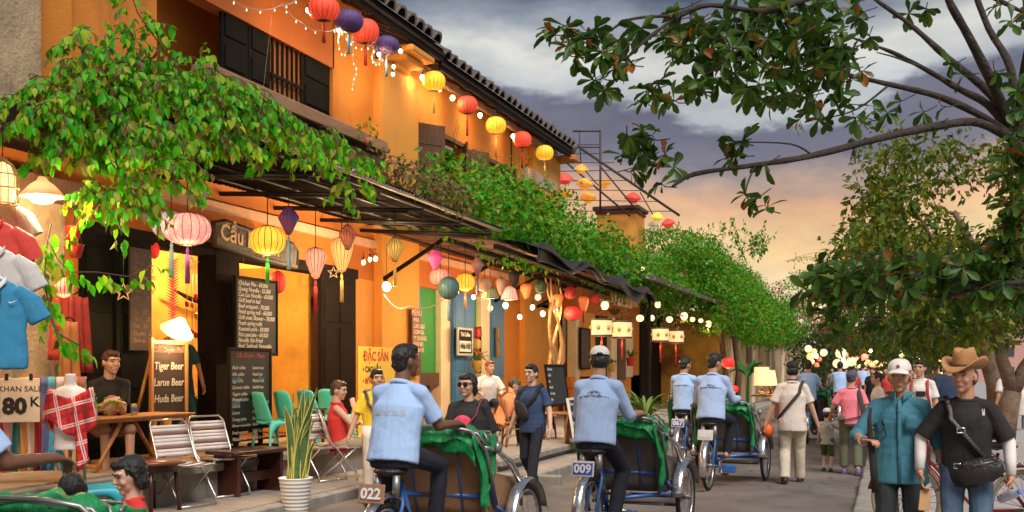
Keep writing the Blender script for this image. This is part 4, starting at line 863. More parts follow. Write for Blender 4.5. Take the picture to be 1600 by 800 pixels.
# woman in black, man in navy, man in yellow ------------------------------------
p0 = pd(733, 575, 10.4); p = person('woman in loose black top and sunglasses with a pink print', (p0.x, p0.y, 0), 190, 1.54, shirt=cloth('black_blouse', (.022, .020, .022)), sleeve=.95, hem=-.16, hem_flare=1.12, trou=mat('beige_trousers', (.50, .42, .33), .85, folds=.4), trouw=1.0, skin='pale', hair='bob', head=(22, -2), vox=.009, fat=1.14, shoes=bkm,
    wr=(V((-.27, .08, .86)), V((.10, .28, 1.08))), eh=((-.3, -1, -.2), (.5, -.5, -.9)), hand_dir=((0, .1, -1), (-.9, .3, .1)), an=(V((-.1, .1, .08)), V((.1, -.1, .09))))
so = p['o']; gl = mat('dark_lens', (.02, .006, .006), .12)
for sx in (-1, 1): obj('sunglass_lens', MB().ell(p['hp'](.034 * sx, .098, .004), (.030, .008, .026), p['HM'], 14, 8), gl, so)
obj('sunglass_bridge', MB().tube([p['hp'](-.085, .0, .012), p['hp'](-.06, .09, .014), p['hp'](0, .106, .012), p['hp'](.06, .09, .014), p['hp'](.085, .0, .012)], .004, 6), gl, so)
obj('pink_print', MB().ell(p['P'] + p['U'] * .27 + p['Fw'] * .150 + p['Rr'] * .04, (.095, .014, .075), None, 14, 8), mat('pink_print_cloth', (.80, .07, .14), .8, .35, 18, folds=.4), so)
obj('bag_strap', MB().tube(strap_path(p, -1, off=.03), [(.012, .008)] * 25, 6), mat('red_brown_strap', (.20, .04, .03), .6), so)
g = pg(832, 768); p = person('man in navy striped T-shirt and dark trousers with a black sling bag', (g.x, g.y, 0), 172, 1.64, shirt=mat('navy_stripe_tee', (.035, .07, .16), .85, 0, 26, .1, 250, folds=.5, col2=(.02, .035, .09), stretch=(.05, .05, 1.6)), trou=navyt, trouw=1.05, skin='pale', hair='short', head=(8, -2), shoes=bkm, vox=.0095, fat=1.06,
    an=(V((-.10, .26, .08)), V((.10, -.26, .16))), wr=(V((-.32, .12, .86)), V((.33, -.02, .87))))
so = p['o']; obj('bag_strap', MB().tube(strap_path(p, -1, off=.02), [(.03, .007)] * 25, 6), mat('black_webbing', (.018, .016, .016), .8), so); sb = obj('sling_bag', MB().ell(p['P'] + V((.09, .155, .16)), (.095, .036, .15), Euler((0, R(32), 0)).to_matrix(), 16, 10), mat('black_nylon', (.014, .014, .016), .6, folds=.4), so); remesh(sb, .01, 2, ctex, .012)
for sx in (-1, 1): obj('glasses_lens', MB().tube([p['hp'](.034 * sx + .024 * cos(a), .096, .002 + .017 * sin(a)) for a in [2 * pi * k / 14 for k in range(14)]], .0022, 5, closed=True), steel, so)
g = pg(588, 786); p = person('man in yellow and white shirt with brown shoulder bag behind the 022 rider', (g.x, g.y, 0), 205, 1.58, shirt=cloth('yellow_shirt', (.80, .55, .03)), trou=mat('beige_trousers', (.50, .42, .33)), skin='mid', hair='short', head=(-20, -2), an=(V((-.1, -.18, .1)), V((.1, .2, .08))), wr=(V((-.34, .0, .86)), V((.36, .05, .80))), shoes=bkm, fat=1.04)
so = p['o']; obj('shirt_hem', MB().tube([p['P'] + p['U'] * h for h in (-.14, -.1, .06)], [(.184, .140), (.186, .142), (.180, .138)], 20, up=p['Fw']), mat('white_band_cloth', (.72, .68, .62), .85), so); obj('black_hip', MB().tube([p['P'] - V((0, 0, .26)), p['P'] - V((0, 0, .14))], [(.176, .138), (.18, .14)], 20, up=p['Fw']), blacktee, so)
bag(p, strap_path(p, 1), mat('brown_bag', (.05, .03, .02), .5), (.13, .06, .10), (p['P'] + V((-.17, .12, -.06)),), 'shoulder_bag')

# people at the cafes -----------------------------------------------------
q = pX(530, 700, -6.85); seated('man in red tank top sitting sideways on a folding chair', (q.x, q.y, .12), -62, 1.74, .42, skin='pale', shirt=redtee, tank=True, trou=mat('khaki_shorts', (.30, .24, .16), .85), trou_end=.5, hair='short', hairmat=hairb, head=(14, -8), shoes=bkm, wr=(V((-.04, .27, .74)), V((.05, .19, .93))), hand_dir=((.9, .2, .1), (-.4, -.2, .9)), eh=((-.5, -.3, -1), (.6, .1, -1)), lean=-4)
q = pX(168, 600, -7.95); p = seated('man in black printed T-shirt sitting behind the low wooden table', (q.x, q.y, ZT1), -128, 1.76, .36, skin='pale', shirt=blacktee, trou=mat('tan_shorts', (.28, .18, .11), .85), trou_end=.5, hair='short', hairmat=hairb, head=(-18, -4), shoes=bkm, lean=10, wr=(V((-.02, .34, .72)), V((.06, .38, .70))), hand_dir=((.8, .4, 0), (-.8, .4, 0)), vox=.0095)
obj('shirt_print', MB().ell(p['P'] + p['U'] * .22 + p['Fw'] * .140, (.09, .014, .12), Matrix((p['Rr'], p['Fw'], p['U'])).transposed(), 12, 8), mat('faded_print', (.50, .44, .42), .85, 0, 14, col2=(.45, .05, .05)), p['o'])
q = pX(282, 600, XF - .35); person('waiter in dark teal T-shirt and apron shading the brow in the doorway', (q.x, q.y, ZT1), -112, 1.68, shirt=mat('dark_teal_tee', (.012, .07, .09), .85, folds=.4), trou=mat('dark_teal_tee', (.012, .07, .09)), skin='tan', hair='short', head=(6, -4), wr=(V((-.30, .08, .86)), V((.10, .17, 1.52))), eh=((-1, -.7, 0), (1, .2, -.2)), shoes=bkm, hem=-.25)
q = pX(762, 575, -6.9); seated('person in white T-shirt leaning on a stool before the blue door', (q.x, q.y, ZT2), -150, 1.64, .62, skin='mid', shirt=cloth('white_tee', (.7, .68, .64)), trou=navyt, hair='short', hairmat=mat('auburn_hair', (.20, .06, .02), .5, .3, 40), head=(-25, -4), lean=16, wr=(V((-.2, .38, .92)), V((.2, .36, .90))), shoes=bkm)
q = pX(784, 620, -6.1); p = seated('person in orange top and green cap bent over beside the navy T-shirt', (q.x, q.y, ZT2), -40, 1.58, .38, skin='mid', shirt=cloth('orange_top', (.72, .24, .09)), trou=blacktee, hair='under', head=(20, -35), lean=26, tank=True, wr=(V((-.1, .42, .58)), V((.12, .40, .56)))); cap_hat(p, mat('olive_cap', (.08, .09, .05), .85))

# crowd -------------------------------------------------------------
pal_ = dict(white=(.68, .66, .62), navy=(.03, .05, .11), red=(.50, .04, .03), grey=(.25, .25, .25), black=(.018, .018, .02), pink=(.65, .30, .32), beige=(.5, .42, .32), blue=(.25, .38, .6), green=(.05, .2, .1), orange=(.7, .25, .08))
def cs(k): return mat('crowd_' + k, pal_[k], .85, .08, 6, folds=.3)
def walker(label, u, z, H, col, heading, tr='black', X=None, gz=0., hair='short', vox=.016, **kw):
    q = pd(u, 575, z); return person(label, (q.x, q.y, gz), heading, H, shirt=cs(col), trou=cs(tr), skin=kw.pop('skin', 'tan'), hair=hair, vox=vox, an=(V((-.1, .12, .08)), V((.1, -.12, .1))), group='people strolling far down the street', **kw)
p = walker('man in white T-shirt with red backpack straps between the two hats', 1438, 15.5, 1.62, 'white', 172, gz=.09, skin='mid', vox=.012, head=(10, -4))
for sx in (-1, 1): obj('backpack_strap', MB().tube([p['sh'][0 if sx < 0 else 1] + V((-.05 * sx, -.05, .085)), p['sh'][0 if sx < 0 else 1] + V((-.05 * sx, .09, .03)), p['P'] + V((.12 * sx, .145, .26)), p['P'] + V((.15 * sx, .11, .08))], [(.02, .008)] * 4, 6, up=(0, 1, 0)), mat('red_strap', (.40, .02, .02), .6), p['o'])
obj('chest_print', MB().box(p['P'] + V((-.02, .150, .27)), (.13, .012, .08), bev=.004), blacktee, p['o'])
walker('person in navy shirt with back turned behind the cowboy hat', 1482, 16.5, 1.68, 'navy', 10, gz=.09, face=False)
walker('woman in white top with dark hair, left of the white cap', 1372, 19, 1.52, 'white', 110, 'beige', hair='tied', skin='mid')
walker('person in grey vest beside the navy shirt under the tree', 1462, 24, 1.66, 'grey', 175, gz=.09)
walker('person in white standing behind the tree trunk', 1562, 20, 1.6, 'white', 80, 'beige', gz=.09)
for i, (u, z, c_, hd, h_) in enumerate(((1334, 34, 'red', 175, 1.6), (1362, 36, 'black', 178, 1.6), (1384, 30, 'red', 170, 1.62), (1396, 44, 'white', 175, 1.6), (1372, 50, 'navy', 5, 1.66), (1322, 46, 'white', 176, 1.58), (1340, 58, 'beige', 178, 1.6), (1408, 34, 'black', 5, 1.64),
        (1424, 30, 'red', 180, 1.58), (1428, 46, 'white', 175, 1.6), (1388, 62, 'pink', 178, 1.6), (1356, 70, 'white', 178, 1.6), (1446, 38, 'orange', 175, 1.6), (1300, 52, 'grey', 175, 1.6), (1330, 72, 'black', 4, 1.6), (1372, 76, 'red', 175, 1.6))):
    walker('distant walker in %s clothes, about %s' % (c_, ('under the first lantern string', 'below the lantern row', 'beside the white cap', 'behind the white cap', 'mid-crowd with back turned', 'left of the rider in blue', 'deep in the lantern street', 'back turned behind the white cap', 'right of the white cap', 'beyond the backpack wearer', 'far down the crowd', 'almost at the street end', 'near the promenade trees', 'near the old wall', 'at the far street end', 'last in the crowd')[i]), u, z, h_, c_, hd, vox=.03, face=False)
q = pd(1586, 620, 27); seated('person in red and white stripes sitting low on the promenade edge', (q.x, q.y, .09), 60, 1.6, .40, skin='mid', shirt=mat('red_stripe', (.60, .16, .14), .85, 0, 30, col2=(.7, .6, .55), stretch=(1.5, 1.5, .05)), trou=cs('pink'), hair='short', vox=.018, face=False)
q = pd(1598, 620, 26); seated('dark-haired person in white sitting with back turned by the river', (q.x, q.y, .09), 5, 1.66, .42, skin='mid', shirt=cs('white'), trou=cs('grey'), hair='short', vox=.018, face=False)
# ================================================================== awnings
rust = mat('shaded_rusty_sheet', (.014, .010, .008), .85, .4, 3, .3, 30, spec=.1, stain=((.05, .018, .008), .58, 2.2, (1, 1, 1)))  # rust taken near black so the colour deepens shade under the awning
A1 = thing('awning', 'rusty corrugated awning on a dark iron frame over the cafe terrace', 'awning')
def az1(X, Y): t = (X - XF) / (-6.24 - XF); return 4.12 + (4.02 - .012 * (Y - 9.7) - 4.12) * t
for k in range(10):
    y0 = 8.2 + k * .9
    obj('corrugated_sheet', MB().sheet(lambda u, v: (XF + .05 + (-6.2 - XF) * u, y0 + .93 * v, az1(XF + .05 + (-6.2 - XF) * u, y0) + .018 * cos(v * 2 * pi * 9) + .01 * (k % 2)), 3, 36, thick=.004), rust, A1)
for X in (-6.34, -6.9, -7.5, -8.1): obj('purlin', MB().tube([(X, 8.2, az1(X, 8.2) - .07), (X, 17.2, az1(X, 17.2) - .07)], .024, 6), black, A1)
for k in range(7):
    y = 8.6 + k * 1.4; obj('rafter', MB().tube([(XF, y, az1(XF, y) - .12), (-6.26, y, az1(-6.26, y) - .12)], .028, 6), black, A1); obj('tie_bar', MB().tube([(XF, y, 3.98), (-6.5, y, az1(-6.5, y) - .16)], .02, 6), black, A1)
    for q in range(3): x = -8.2 + q * .6; obj('web_bar', MB().tube([(x, y, az1(x, y) - .13), (x + .25, y, 3.98 + (x + .25 - XF) * (az1(-6.5, y) - .16 - 3.98) / (-6.5 - XF))], .012, 5), black, A1)
obj('edge_trim', MB().tube([(-6.19, 8.2, az1(-6.19, 8.2) - .01), (-6.19, 17.2, az1(-6.19, 17.2) - .01)], .035, 6), mat('pale_edge', (.45, .36, .30), .5), A1)
A2 = thing('awning', 'black tarpaulin awning sagging over the second cafe', 'awning')
tarp = mat('black_tarpaulin', (.022, .022, .024), .5, .3, 3, .15, 40, folds=1.2); redbrown = mat('reddish_boards', (.11, .032, .014), .7, .3, 4, .3, 20, stretch=(1, 4, 1))
def az2(X, Y): t = (X - XF) / (-6.24 - XF); return 4.1 + (3.80 - .021 * (Y - 17.3) - 4.1) * t
obj('tarpaulin', MB().sheet(lambda u, v: (XF + .1 + (-6.0 - XF) * u + .06 * sin(9 * v), 18.6 + 10.6 * v, az2(XF + .1 + (-6.1 - XF) * u, 18.6 + 10.6 * v) + .05 + .07 * sin(v * 23) * u + .05 * sin(v * 11 + 2 * u) - .22 * max(0, u - .85) * 5 * (.5 + .5 * sin(v * 14))), 14, 60, thick=.008), tarp, A2)
for k in range(12): obj('board', MB().box(((XF - 6.3) / 2, 17.7 + k * .92, az2(-7.5, 17.6 + k * .92) - .06), (2.35, .86, .03), (0, R(-6) * -1, 0)), redbrown, A2)
for X in (-6.3, -7.2, -8.2): obj('purlin', MB().box((X, 23, az2(X, 23) - .14), (.08, 11.4, .08), (R(-1.1), 0, 0)), darkwood, A2)
for y in (17.6, 20.6, 23.6, 26.6): obj('brace', MB().tube([(XF, y, 3.1), (-7.4, y, az2(-7.4, y) - .1)], .04, 6), darkwood, A2)
obj('tarpaulin_edge', MB().sheet(lambda u, v: (-5.99 + .04 * sin(30 * v + 3 * u) + .05 * u * sin(11 * v), 18.6 + 10.4 * v, az2(-6.05, 18.6 + 10.4 * v) + .10 + .07 * sin(v * 23) - (.26 + .10 * sin(9 * v + 1)) * u), 6, 80, thick=.008), tarp, A2)
obj('post', MB().box((-6.0, 28.4, 1.9), (.06, .06, 3.4)), darkwood, A2)

# ================================================================== signs and boards
slate = mat('slate_board', (.022, .026, .028), .75, .25, 5, .1, 40); slate2 = mat('brown_black_board', (.030, .018, .014), .7, .25, 5); chalk = mat('chalk', (.58, .56, .52), .9, .2, 30); chalkr = mat('chalk_red', (.55, .12, .10), .9); chalkb = mat('chalk_blue', (.12, .36, .55), .9); gilt = mat('pale_lettering', (.70, .46, .26), .6); oak = mat('honey_wood', (.50, .22, .06), .5, .25, 5, .2, 30, stretch=(4, 4, .6)); redl = mat('red_lettering', (.62, .04, .02), .6); blackl = mat('black_lettering', (.02, .015, .012), .6)
RB = (R(90), 0, R(90))     # lettering that faces the street (+X)
def board(label, u, v, X, wpx, hpx, m, name='menu_board', cat='menu board', rim=None, tilt=0, rz=0, th=.03, group=None):
    c = pX(u, v, X); z = (c - CAM).dot(V((-ST, CT, 0)))
    y0, y1 = pX(u - wpx / 2, v, X).y, pX(u + wpx / 2, v, X).y; w_, h_ = y1 - y0, hpx * z / F
    t = thing(name, label, cat, c, group=group, rot=(0, R(tilt), R(rz))); obj('panel', MB().box((0, 0, 0), (th, w_, h_), bev=.005), m, t)
    if rim:
        for s_ in (-1, 1): obj('rim', MB().box((.006, s_ * (w_ / 2), 0), (th + .014, .045, h_ + .045), bev=.005), rim, t); obj('rim', MB().box((.006, 0, s_ * h_ / 2), (th + .012, w_, .045), bev=.005), rim, t)
    return t, w_, h_
def lines(t, w_, h_, rows, size, m, top=.45, align='LEFT', x=None, step=None, th=.016, shear=.2, name='lettering'):
    n = len(rows); step = step or (top + .45) * h_ / max(1, n)
    for i, r_ in enumerate(rows): text(name, r_, size, m, t, (th, (-w_ / 2 + .06) if x is None else x, top * h_ - step * (i + .3)), RB, .001, align, shear=shear, bold=.0012)
t, w_, h_ = board('tall slate menu with white chalk dishes hung on the dark post', 400, 495, XF + .24, 64, 116, slate, rim=darkwood)
lines(t, w_, h_, ['Chicken Pho - 60.000', 'Quang Noodle - 55.000', 'Cao Lau Noodle - 60.000', 'Grill beef in leaf', 'Beef wrapped - 70.000', 'Fried spring roll - 60.000', 'Grill meat Skewer - 70.000', 'Fresh spring rolls', 'Roasted pork - 80.000', 'Rice pancake - 60.000', 'Noodle Stir-Fried', 'Beef, Seafood, Vegetable'], .085, chalk)
t, w_, h_ = board('standing slate drinks menu with red and blue chalk headings', 390, 607, XF + .75, 64, 122, slate, rim=darkwood)
text('lettering', 'Cầu Duyên - Menu', .085, chalkr, t, (.018, 0, h_ * .42), RB, .001, shear=.2)
lines(t, w_, h_, ['Coffee'], .085, chalkb, .36); lines(t, w_, h_, ['Tea'], .085, chalkb, .36, x=w_ * .2)
lines(t, w_, h_, ['Black coffee', 'Milk coffee', 'Egg coffee', 'Coconut coffee', 'Yogurt coffee'], .062, chalk, .29, step=.085)
lines(t, w_, h_, ['Lemon tea', 'Peach tea', 'Matcha tea', 'Herbal tea', 'Ginger tea', 'Jasmine tea'], .062, chalk, .29, step=.085, x=.04)
lines(t, w_, h_, ['Juice'], .085, chalkb, -.06); lines(t, w_, h_, ['Beverages'], .085, chalkb, -.06, x=.1)
lines(t, w_, h_, ['Pineapple juice', 'Carrot', 'Lemon', 'Orange juice', 'Mango smoothie', 'Fresh coconut', 'Watermelon'], .062, chalk, -.11, step=.085); lines(t, w_, h_, ['Pepsi', 'Coca', 'Mirinda orange', 'Soda', 'Water', 'Tiger Beer', 'Huda Beer'], .062, chalk, -.11, step=.085, x=.04)
for s_ in (-.3, .3): obj('leg', MB().box((-.02, s_ * w_, -h_ / 2 - .12), (.05, .06, .30), bev=.008), darkwood, t); obj('foot', MB().box((.02, s_ * w_, -h_ / 2 - .25), (.45, .08, .05), bev=.01), darkwood, t)
t, w_, h_ = board('narrow brown menu with faint chalk on the dark door', 219, 468, XF + .20, 34, 160, slate2)
lines(t, w_, h_, ['Pho bo   60', 'Pho ga   60', 'Cao lau   55', 'Mi quang   55', 'Banh mi   40', 'Com ga   70', 'Nem   60', '', 'Bia   30', 'Nuoc   20', 'Tra   15', 'Ca phe   25', 'Sinh to   40'], .075, mat('dull_chalk', (.16, .11, .09), .9))
t, w_, h_ = board('carved dark wood sign reading Cầu Duyên over the cafe entrance', 402, 384, XF + .55, 124, 36, mat('carved_slab', (.050, .030, .018), .6, .4, 4, .5, 20), 'name_sign', 'sign', th=.07); t.rotation_euler = (R(-4), 0, 0)
text('lettering', 'Cầu Duyên', .30, gilt, t, (.04, -w_ * .47, .02), RB, .004, 'LEFT', bold=.005, spacing=1.02); obj('slab_edge', MB().tube([(0, -w_ / 2 - .03, h_ * .35), (0, -w_ / 2 + .2, h_ * .55), (0, 0, h_ * .52), (0, w_ / 2 - .1, h_ * .56), (0, w_ / 2 + .05, h_ * .3), (0, w_ / 2 + .03, -h_ * .4), (0, 0, -h_ * .53), (0, -w_ / 2, -h_ * .48)], .045, 8, closed=True), mat('carved_slab', (.050, .030, .018)), t)
t, w_, h_ = board('yellow food sign headed ĐẶC SẢN behind the 022 rider', 602, 618, XF + .9, 78, 150, mat('yellow_sign', (.85, .58, .06), .6, .05), 'food_sign', 'sign')
text('lettering', 'ĐẶC SẢN', .21, redl, t, (.018, -w_ * .44, h_ * .40), RB, .001, 'LEFT', bold=.006)
for i, (q, m_) in enumerate((('• CAO LẦU', blackl), ('• MỲ QUẢNG', redl), ('• HOÀNH THÁNH', mat('blue_lettering', (.03, .2, .6), .6)), ('• BÁNH XÈO', blackl), ('• PHỞ', redl))): text('lettering', q, .13, m_, t, (.018, -w_ * .45, h_ * (.27 - .115 * i)), RB, .001, 'LEFT', bold=.005)
for s_ in (-1, 1): obj('leg', MB().box((-.03, s_ * w_ * .42, -h_ / 2 - .12), (.04, .05, .36)), black, t)
t, w_, h_ = board('tall dark red menu strip left of the green panel', 650, 535, XF + .25, 14, 104, mat('dark_red_board', (.09, .015, .012), .6))
text('lettering', 'MENU', .17, mat('rose_white', (.75, .5, .42), .7), t, (.018, 0, h_ * .44), RB, .001); lines(t, w_, h_, ['PHO', 'CAO LAU', 'COM GA', 'MI QUANG', 'BUN BO', 'BANH MI', 'NEM', 'BIA', 'TRA'], .12, mat('rose_white', (.75, .5, .42)), .36, shear=0)
t, w_, h_ = board('small black and white coffee sign on the blue door', 726, 534, XF + .24, 22, 40, dark, 'door_sign', 'sign', rim=mat('silver_rim', (.5, .48, .46), .4)); text('lettering', 'Trà Coffee', .12, whitepaint, t, (.02, 0, h_ * .28), RB, .001, bold=.004); obj('white_patch', MB().box((.014, 0, -h_ * .18), (.01, w_ * .8, h_ * .42)), whitepaint, t); text('lettering', 'Nhà Hội', .16, blackl, t, (.024, 0, -h_ * .18), RB, .001, bold=.006)
t, w_, h_ = board('narrow plaque with upright letters on the blue shutter', 778, 535, XF + .13, 6, 46, mat('brown_plaque', (.16, .09, .05), .6), 'plaque', 'plaque')
for i, q in enumerate('NHÀ HÀNG'): text('lettering', q, .13, gilt, t, (.018, 0, h_ * (.42 - .12 * i)), RB, .001)
t, w_, h_ = board('leaning chalkboard easel beside the orange wall of the second cafe', 870, 602, -6.0, 28, 62, slate, rim=darkwood, tilt=-8); lines(t, w_, h_, ['Fresh beer', 'Coffee', 'Lau', 'Bun cha', 'Com rang', 'Soup'], .07, chalk)
for s_ in (-.4, .4): obj('leg', MB().box((-.02, s_ * w_, -h_ / 2 - .18), (.03, .04, .5)), darkwood, t)
t, w_, h_ = board('low white-framed chalkboard standing on the kerb step', 901, 656, -5.15, 18, 66, slate, rim=mat('white_frame', (.72, .70, .66), .6), tilt=-10); lines(t, w_, h_, ['Menu', 'Pho', 'Bia', 'Tra'], .09, chalk); obj('strut', MB().box((-.2, 0, -.2), (.03, .3, .7), (0, R(18), 0)), oak, t)
t, w_, h_ = board('small dark menu slate on the low house wall behind the 009 rider', 914, 545, X3 + .12, 14, 62, slate2, rim=darkwood); lines(t, w_, h_, ['Pho', 'Bun', 'Com', 'Mi', 'Tra', 'Bia'], .14, mat('dull_chalk', (.16, .11, .09)))

# ================================================================== furniture
alu = mat('chair_aluminium', (.66, .63, .60), .28, .1, 8, metal=.85); webb = mat('striped_webbing', (.80, .78, .82), .8, 0, 1, .15, 200); webs = mat('brown_stripe_webbing', (.24, .15, .13), .8)
def folding_chair(label, pos, rz, group='striped folding chairs'):
    t = thing('folding_chair', label, 'chair', pos, R(rz), group); w_ = .25
    f = MB(); f.tube([(-w_, .24, .02), (-w_, .22, .10), (-w_, -.02, .42), (-w_, -.10, .50), (-w_ + .01, -.24, .86), (-w_ + .05, -.27, .91), (w_ - .05, -.27, .91), (w_ - .01, -.24, .86), (w_, -.10, .50), (w_, -.02, .42), (w_, .22, .10), (w_, .24, .02)], .0115, 8); obj('back_frame', f, alu, t)
    f = MB(); f.tube([(-w_ + .025, -.20, .44), (-w_ + .025, .26, .44), (w_ - .025, .26, .44), (w_ - .025, -.20, .44)], .011, 8, closed=True); obj('seat_frame', f, alu, t)
    f = MB(); f.tube([(-w_ + .03, .22, .43), (-w_ + .03, -.02, .22), (-w_ + .03, -.26, .02), (w_ - .03, -.26, .02), (w_ - .03, -.02, .22), (w_ - .03, .22, .43)], .011, 8); obj('leg', f, alu, t); obj('leg', MB().tube([(-w_, .24, .02), (w_, .24, .02)], .011, 8), alu, t)
    for k in range(5): obj('seat_web', MB().sheet(lambda u, v: (-w_ + .03 + u * (2 * w_ - .06), -.17 + k * .085 + .08 * v, .448 - .018 * sin(pi * u)), 4, 1, thick=.006), webs if k in (1, 3) else webb, t)
    for k in range(9):
        h = .04 if k % 3 == 2 else .046
        obj('back_web', MB().sheet(lambda u, v: (-w_ + .01 + u * (2 * w_ - .02), -.12 - (k * .036 + .035 * v) * .37 + .012 * -sin(pi * u), .53 + k * .036 + .035 * v), 4, 1, thick=.005), webs if k in (2, 6) else webb, t)
    return t
a_ = pg(292, 792, .12); folding_chair('folding chair with striped webbing, nearest to the round dark table', (a_.x - .05, a_.y, .13), -105)
a_ = pg(346, 778, .12); folding_chair('folding chair with striped webbing, left of the low dark bench table', (a_.x - .1, a_.y + .1, .13), -108)
a_ = pg(405, 748, .12); folding_chair('folding chair with striped webbing, behind the low dark bench table', (max(a_.x, -7.05), a_.y, .13), -105)
q = pX(530, 700, -6.85); folding_chair('folding chair under the man in the red tank top', (q.x, q.y, .13), -62)
mahog = mat('dark_mahogany', (.055, .014, .010), .28, .3, 5, .1, 30, stretch=(1, 4, 1), coat=.3)
c = pg(395, 772, .12); t = thing('bench_table', 'low glossy dark table with panel legs between the folding chairs', 'table', (c.x - .05, c.y, .13), R(-10)); obj('top', MB().box((0, 0, .50), (.48, .95, .045), bev=.01), mahog, t)
for s_ in (-1, 1): obj('leg', MB().box((0, s_ * .36, .24), (.38, .05, .475), bev=.006), mahog, t)
obj('shelf', MB().box((0, 0, .2), (.06, .68, .12), bev=.006), mahog, t)
c = pg(238, 800, .12); t = thing('round_table', 'dark round-topped table beside the child in red', 'table', (c.x, c.y, .13), 0); obj('top', MB().lathe([(.30, .485), (.34, .49), (.345, .51), (.335, .525), (.0, .525)], 28), mat('red_brown_top', (.16, .05, .028), .3, .3, 5, coat=.3), t)
for a in range(4): obj('leg', MB().tube([(.27 * cos(a * pi / 2 + .6), .27 * sin(a * pi / 2 + .6), 0), (.22 * cos(a * pi / 2 + .6), .22 * sin(a * pi / 2 + .6), .49)], .022, 8), mahog, t)
obj('apron', MB().lathe([(.26, .41), (.26, .485)], 24, caps=False), mahog, t)
# low wooden slat table with crossed legs
y0, y1 = pX(132, 655, -7.62).y, pX(287, 655, -7.62).y; t = thing('slat_table', 'honey-coloured folding slat table with crossed legs on the terrace', 'table', (-7.75, (y0 + y1) / 2, ZT1), 0); ln = y1 - y0
for k in range(5): obj('slat', MB().box((-.20 + k * .11, 0, .555), (.10, ln, .022), bev=.004), oak, t)
for s_ in (-1, 1): obj('rail', MB().box((s_ * .22, 0, .525), (.03, ln * .92, .035)), oak, t)
for s_ in (-.32, .32):
    for d in (-1, 1): obj('leg', MB().tube([(d * .2, s_ * ln - .22 * d, .02), (d * .2 * .9, s_ * ln + .22 * d, .53)], (.022), 6), oak, t)
    obj('stretcher', MB().box((0, s_ * ln - .2, .08), (.45, .03, .03)), oak, t)
cn = pX(209, 634, -7.75); cn = thing('beer_can', 'small can standing on the slat table', 'can', (-7.62, pX(209, 640, -7.62).y, ZT1 + .567)); obj('can_body', MB().lathe([(.028, 0), (.033, .006), (.033, .11), (.027, .122), (.0, .12)], 14), mat('gold_can', (.50, .40, .16), .3, .3, 20, metal=.6), cn); obj('can_band', MB().lathe([(.0335, .04), (.0335, .085)], 14, caps=False), mat('blue_can', (.05, .12, .4), .4), cn)
pt = thing('table_plant', 'small green table plant with red flowers beside the seated man', 'plant', (-7.62, pX(140, 640, -7.62).y, ZT1 + .567)); obj('pot', MB().lathe([(.05, 0), (.07, .08), (.075, .085)], 14), mat('terracotta', (.42, .16, .08), .8), pt)
# easel with chalked beers and clip lamp
c = pX(263, 622, -8.0); t = thing('chalk_easel', 'wood-framed chalk easel listing beers with a clip lamp on top', 'easel', (c.x, c.y, ZT1), 0); hz = 1.0; ew = pX(289, 622, -8).y - pX(235, 622, -8).y
obj('slate', MB().box((0, 0, .92), (.025, ew, .86)), slate2, t)
for s_ in (-1, 1): obj('frame_side', MB().box((.01, s_ * ew / 2, .72), (.04, .05, 1.4), (0, 0, 0), bev=.005), oak, t); obj('back_leg', MB().tube([(-.02, s_ * ew * .4, 1.3), (-.4, s_ * ew * .4, 0)], .02, 6), oak, t)
for z_ in (1.37, .50): obj('frame_rail', MB().box((.012, 0, z_), (.036, ew, .05), bev=.005), oak, t)
for i, (q, m_, sz) in enumerate((('Cầu Duyên Phố', chalkr, .085), ('Tiger Beer', chalk, .125), ('Larue Beer', chalk, .125), ('Huda Beer', chalk, .125))): text('lettering', q, sz, m_, t, (.018, -ew * .02, 1.28 - .19 * i), RB, .001, shear=.15, bold=.002)
lampw = mat('lamp_glow', (1, .78, .42), .5, emit=7, ecol=(1, .70, .36)); shadeW = mat('white_lamp_shade', (.80, .62, .42), .5, trans=.4)
lp = thing('clip_lamp', 'white cone clip lamp shining on the beer easel', 'lamp', (c.x + .10, c.y + .02, ZT1 + 1.50)); Rl = Euler((R(10), R(35), 0)).to_matrix(); obj('shade', MB().lathe([(.20, 0), (.07, .14), (.05, .17)], 20, caps=False, Rm=Rl), shadeW, lp); obj('bulb', MB().ell((0, 0, .01), (.05, .05, .05)), lampw, lp); obj('clamp', MB().tube([(-.03, 0, .12), (-.1, 0, .05), (-.1, 0, -.12)], .012, 6), black, lp); point_light(lp, (.09, 0, -.06), 24)
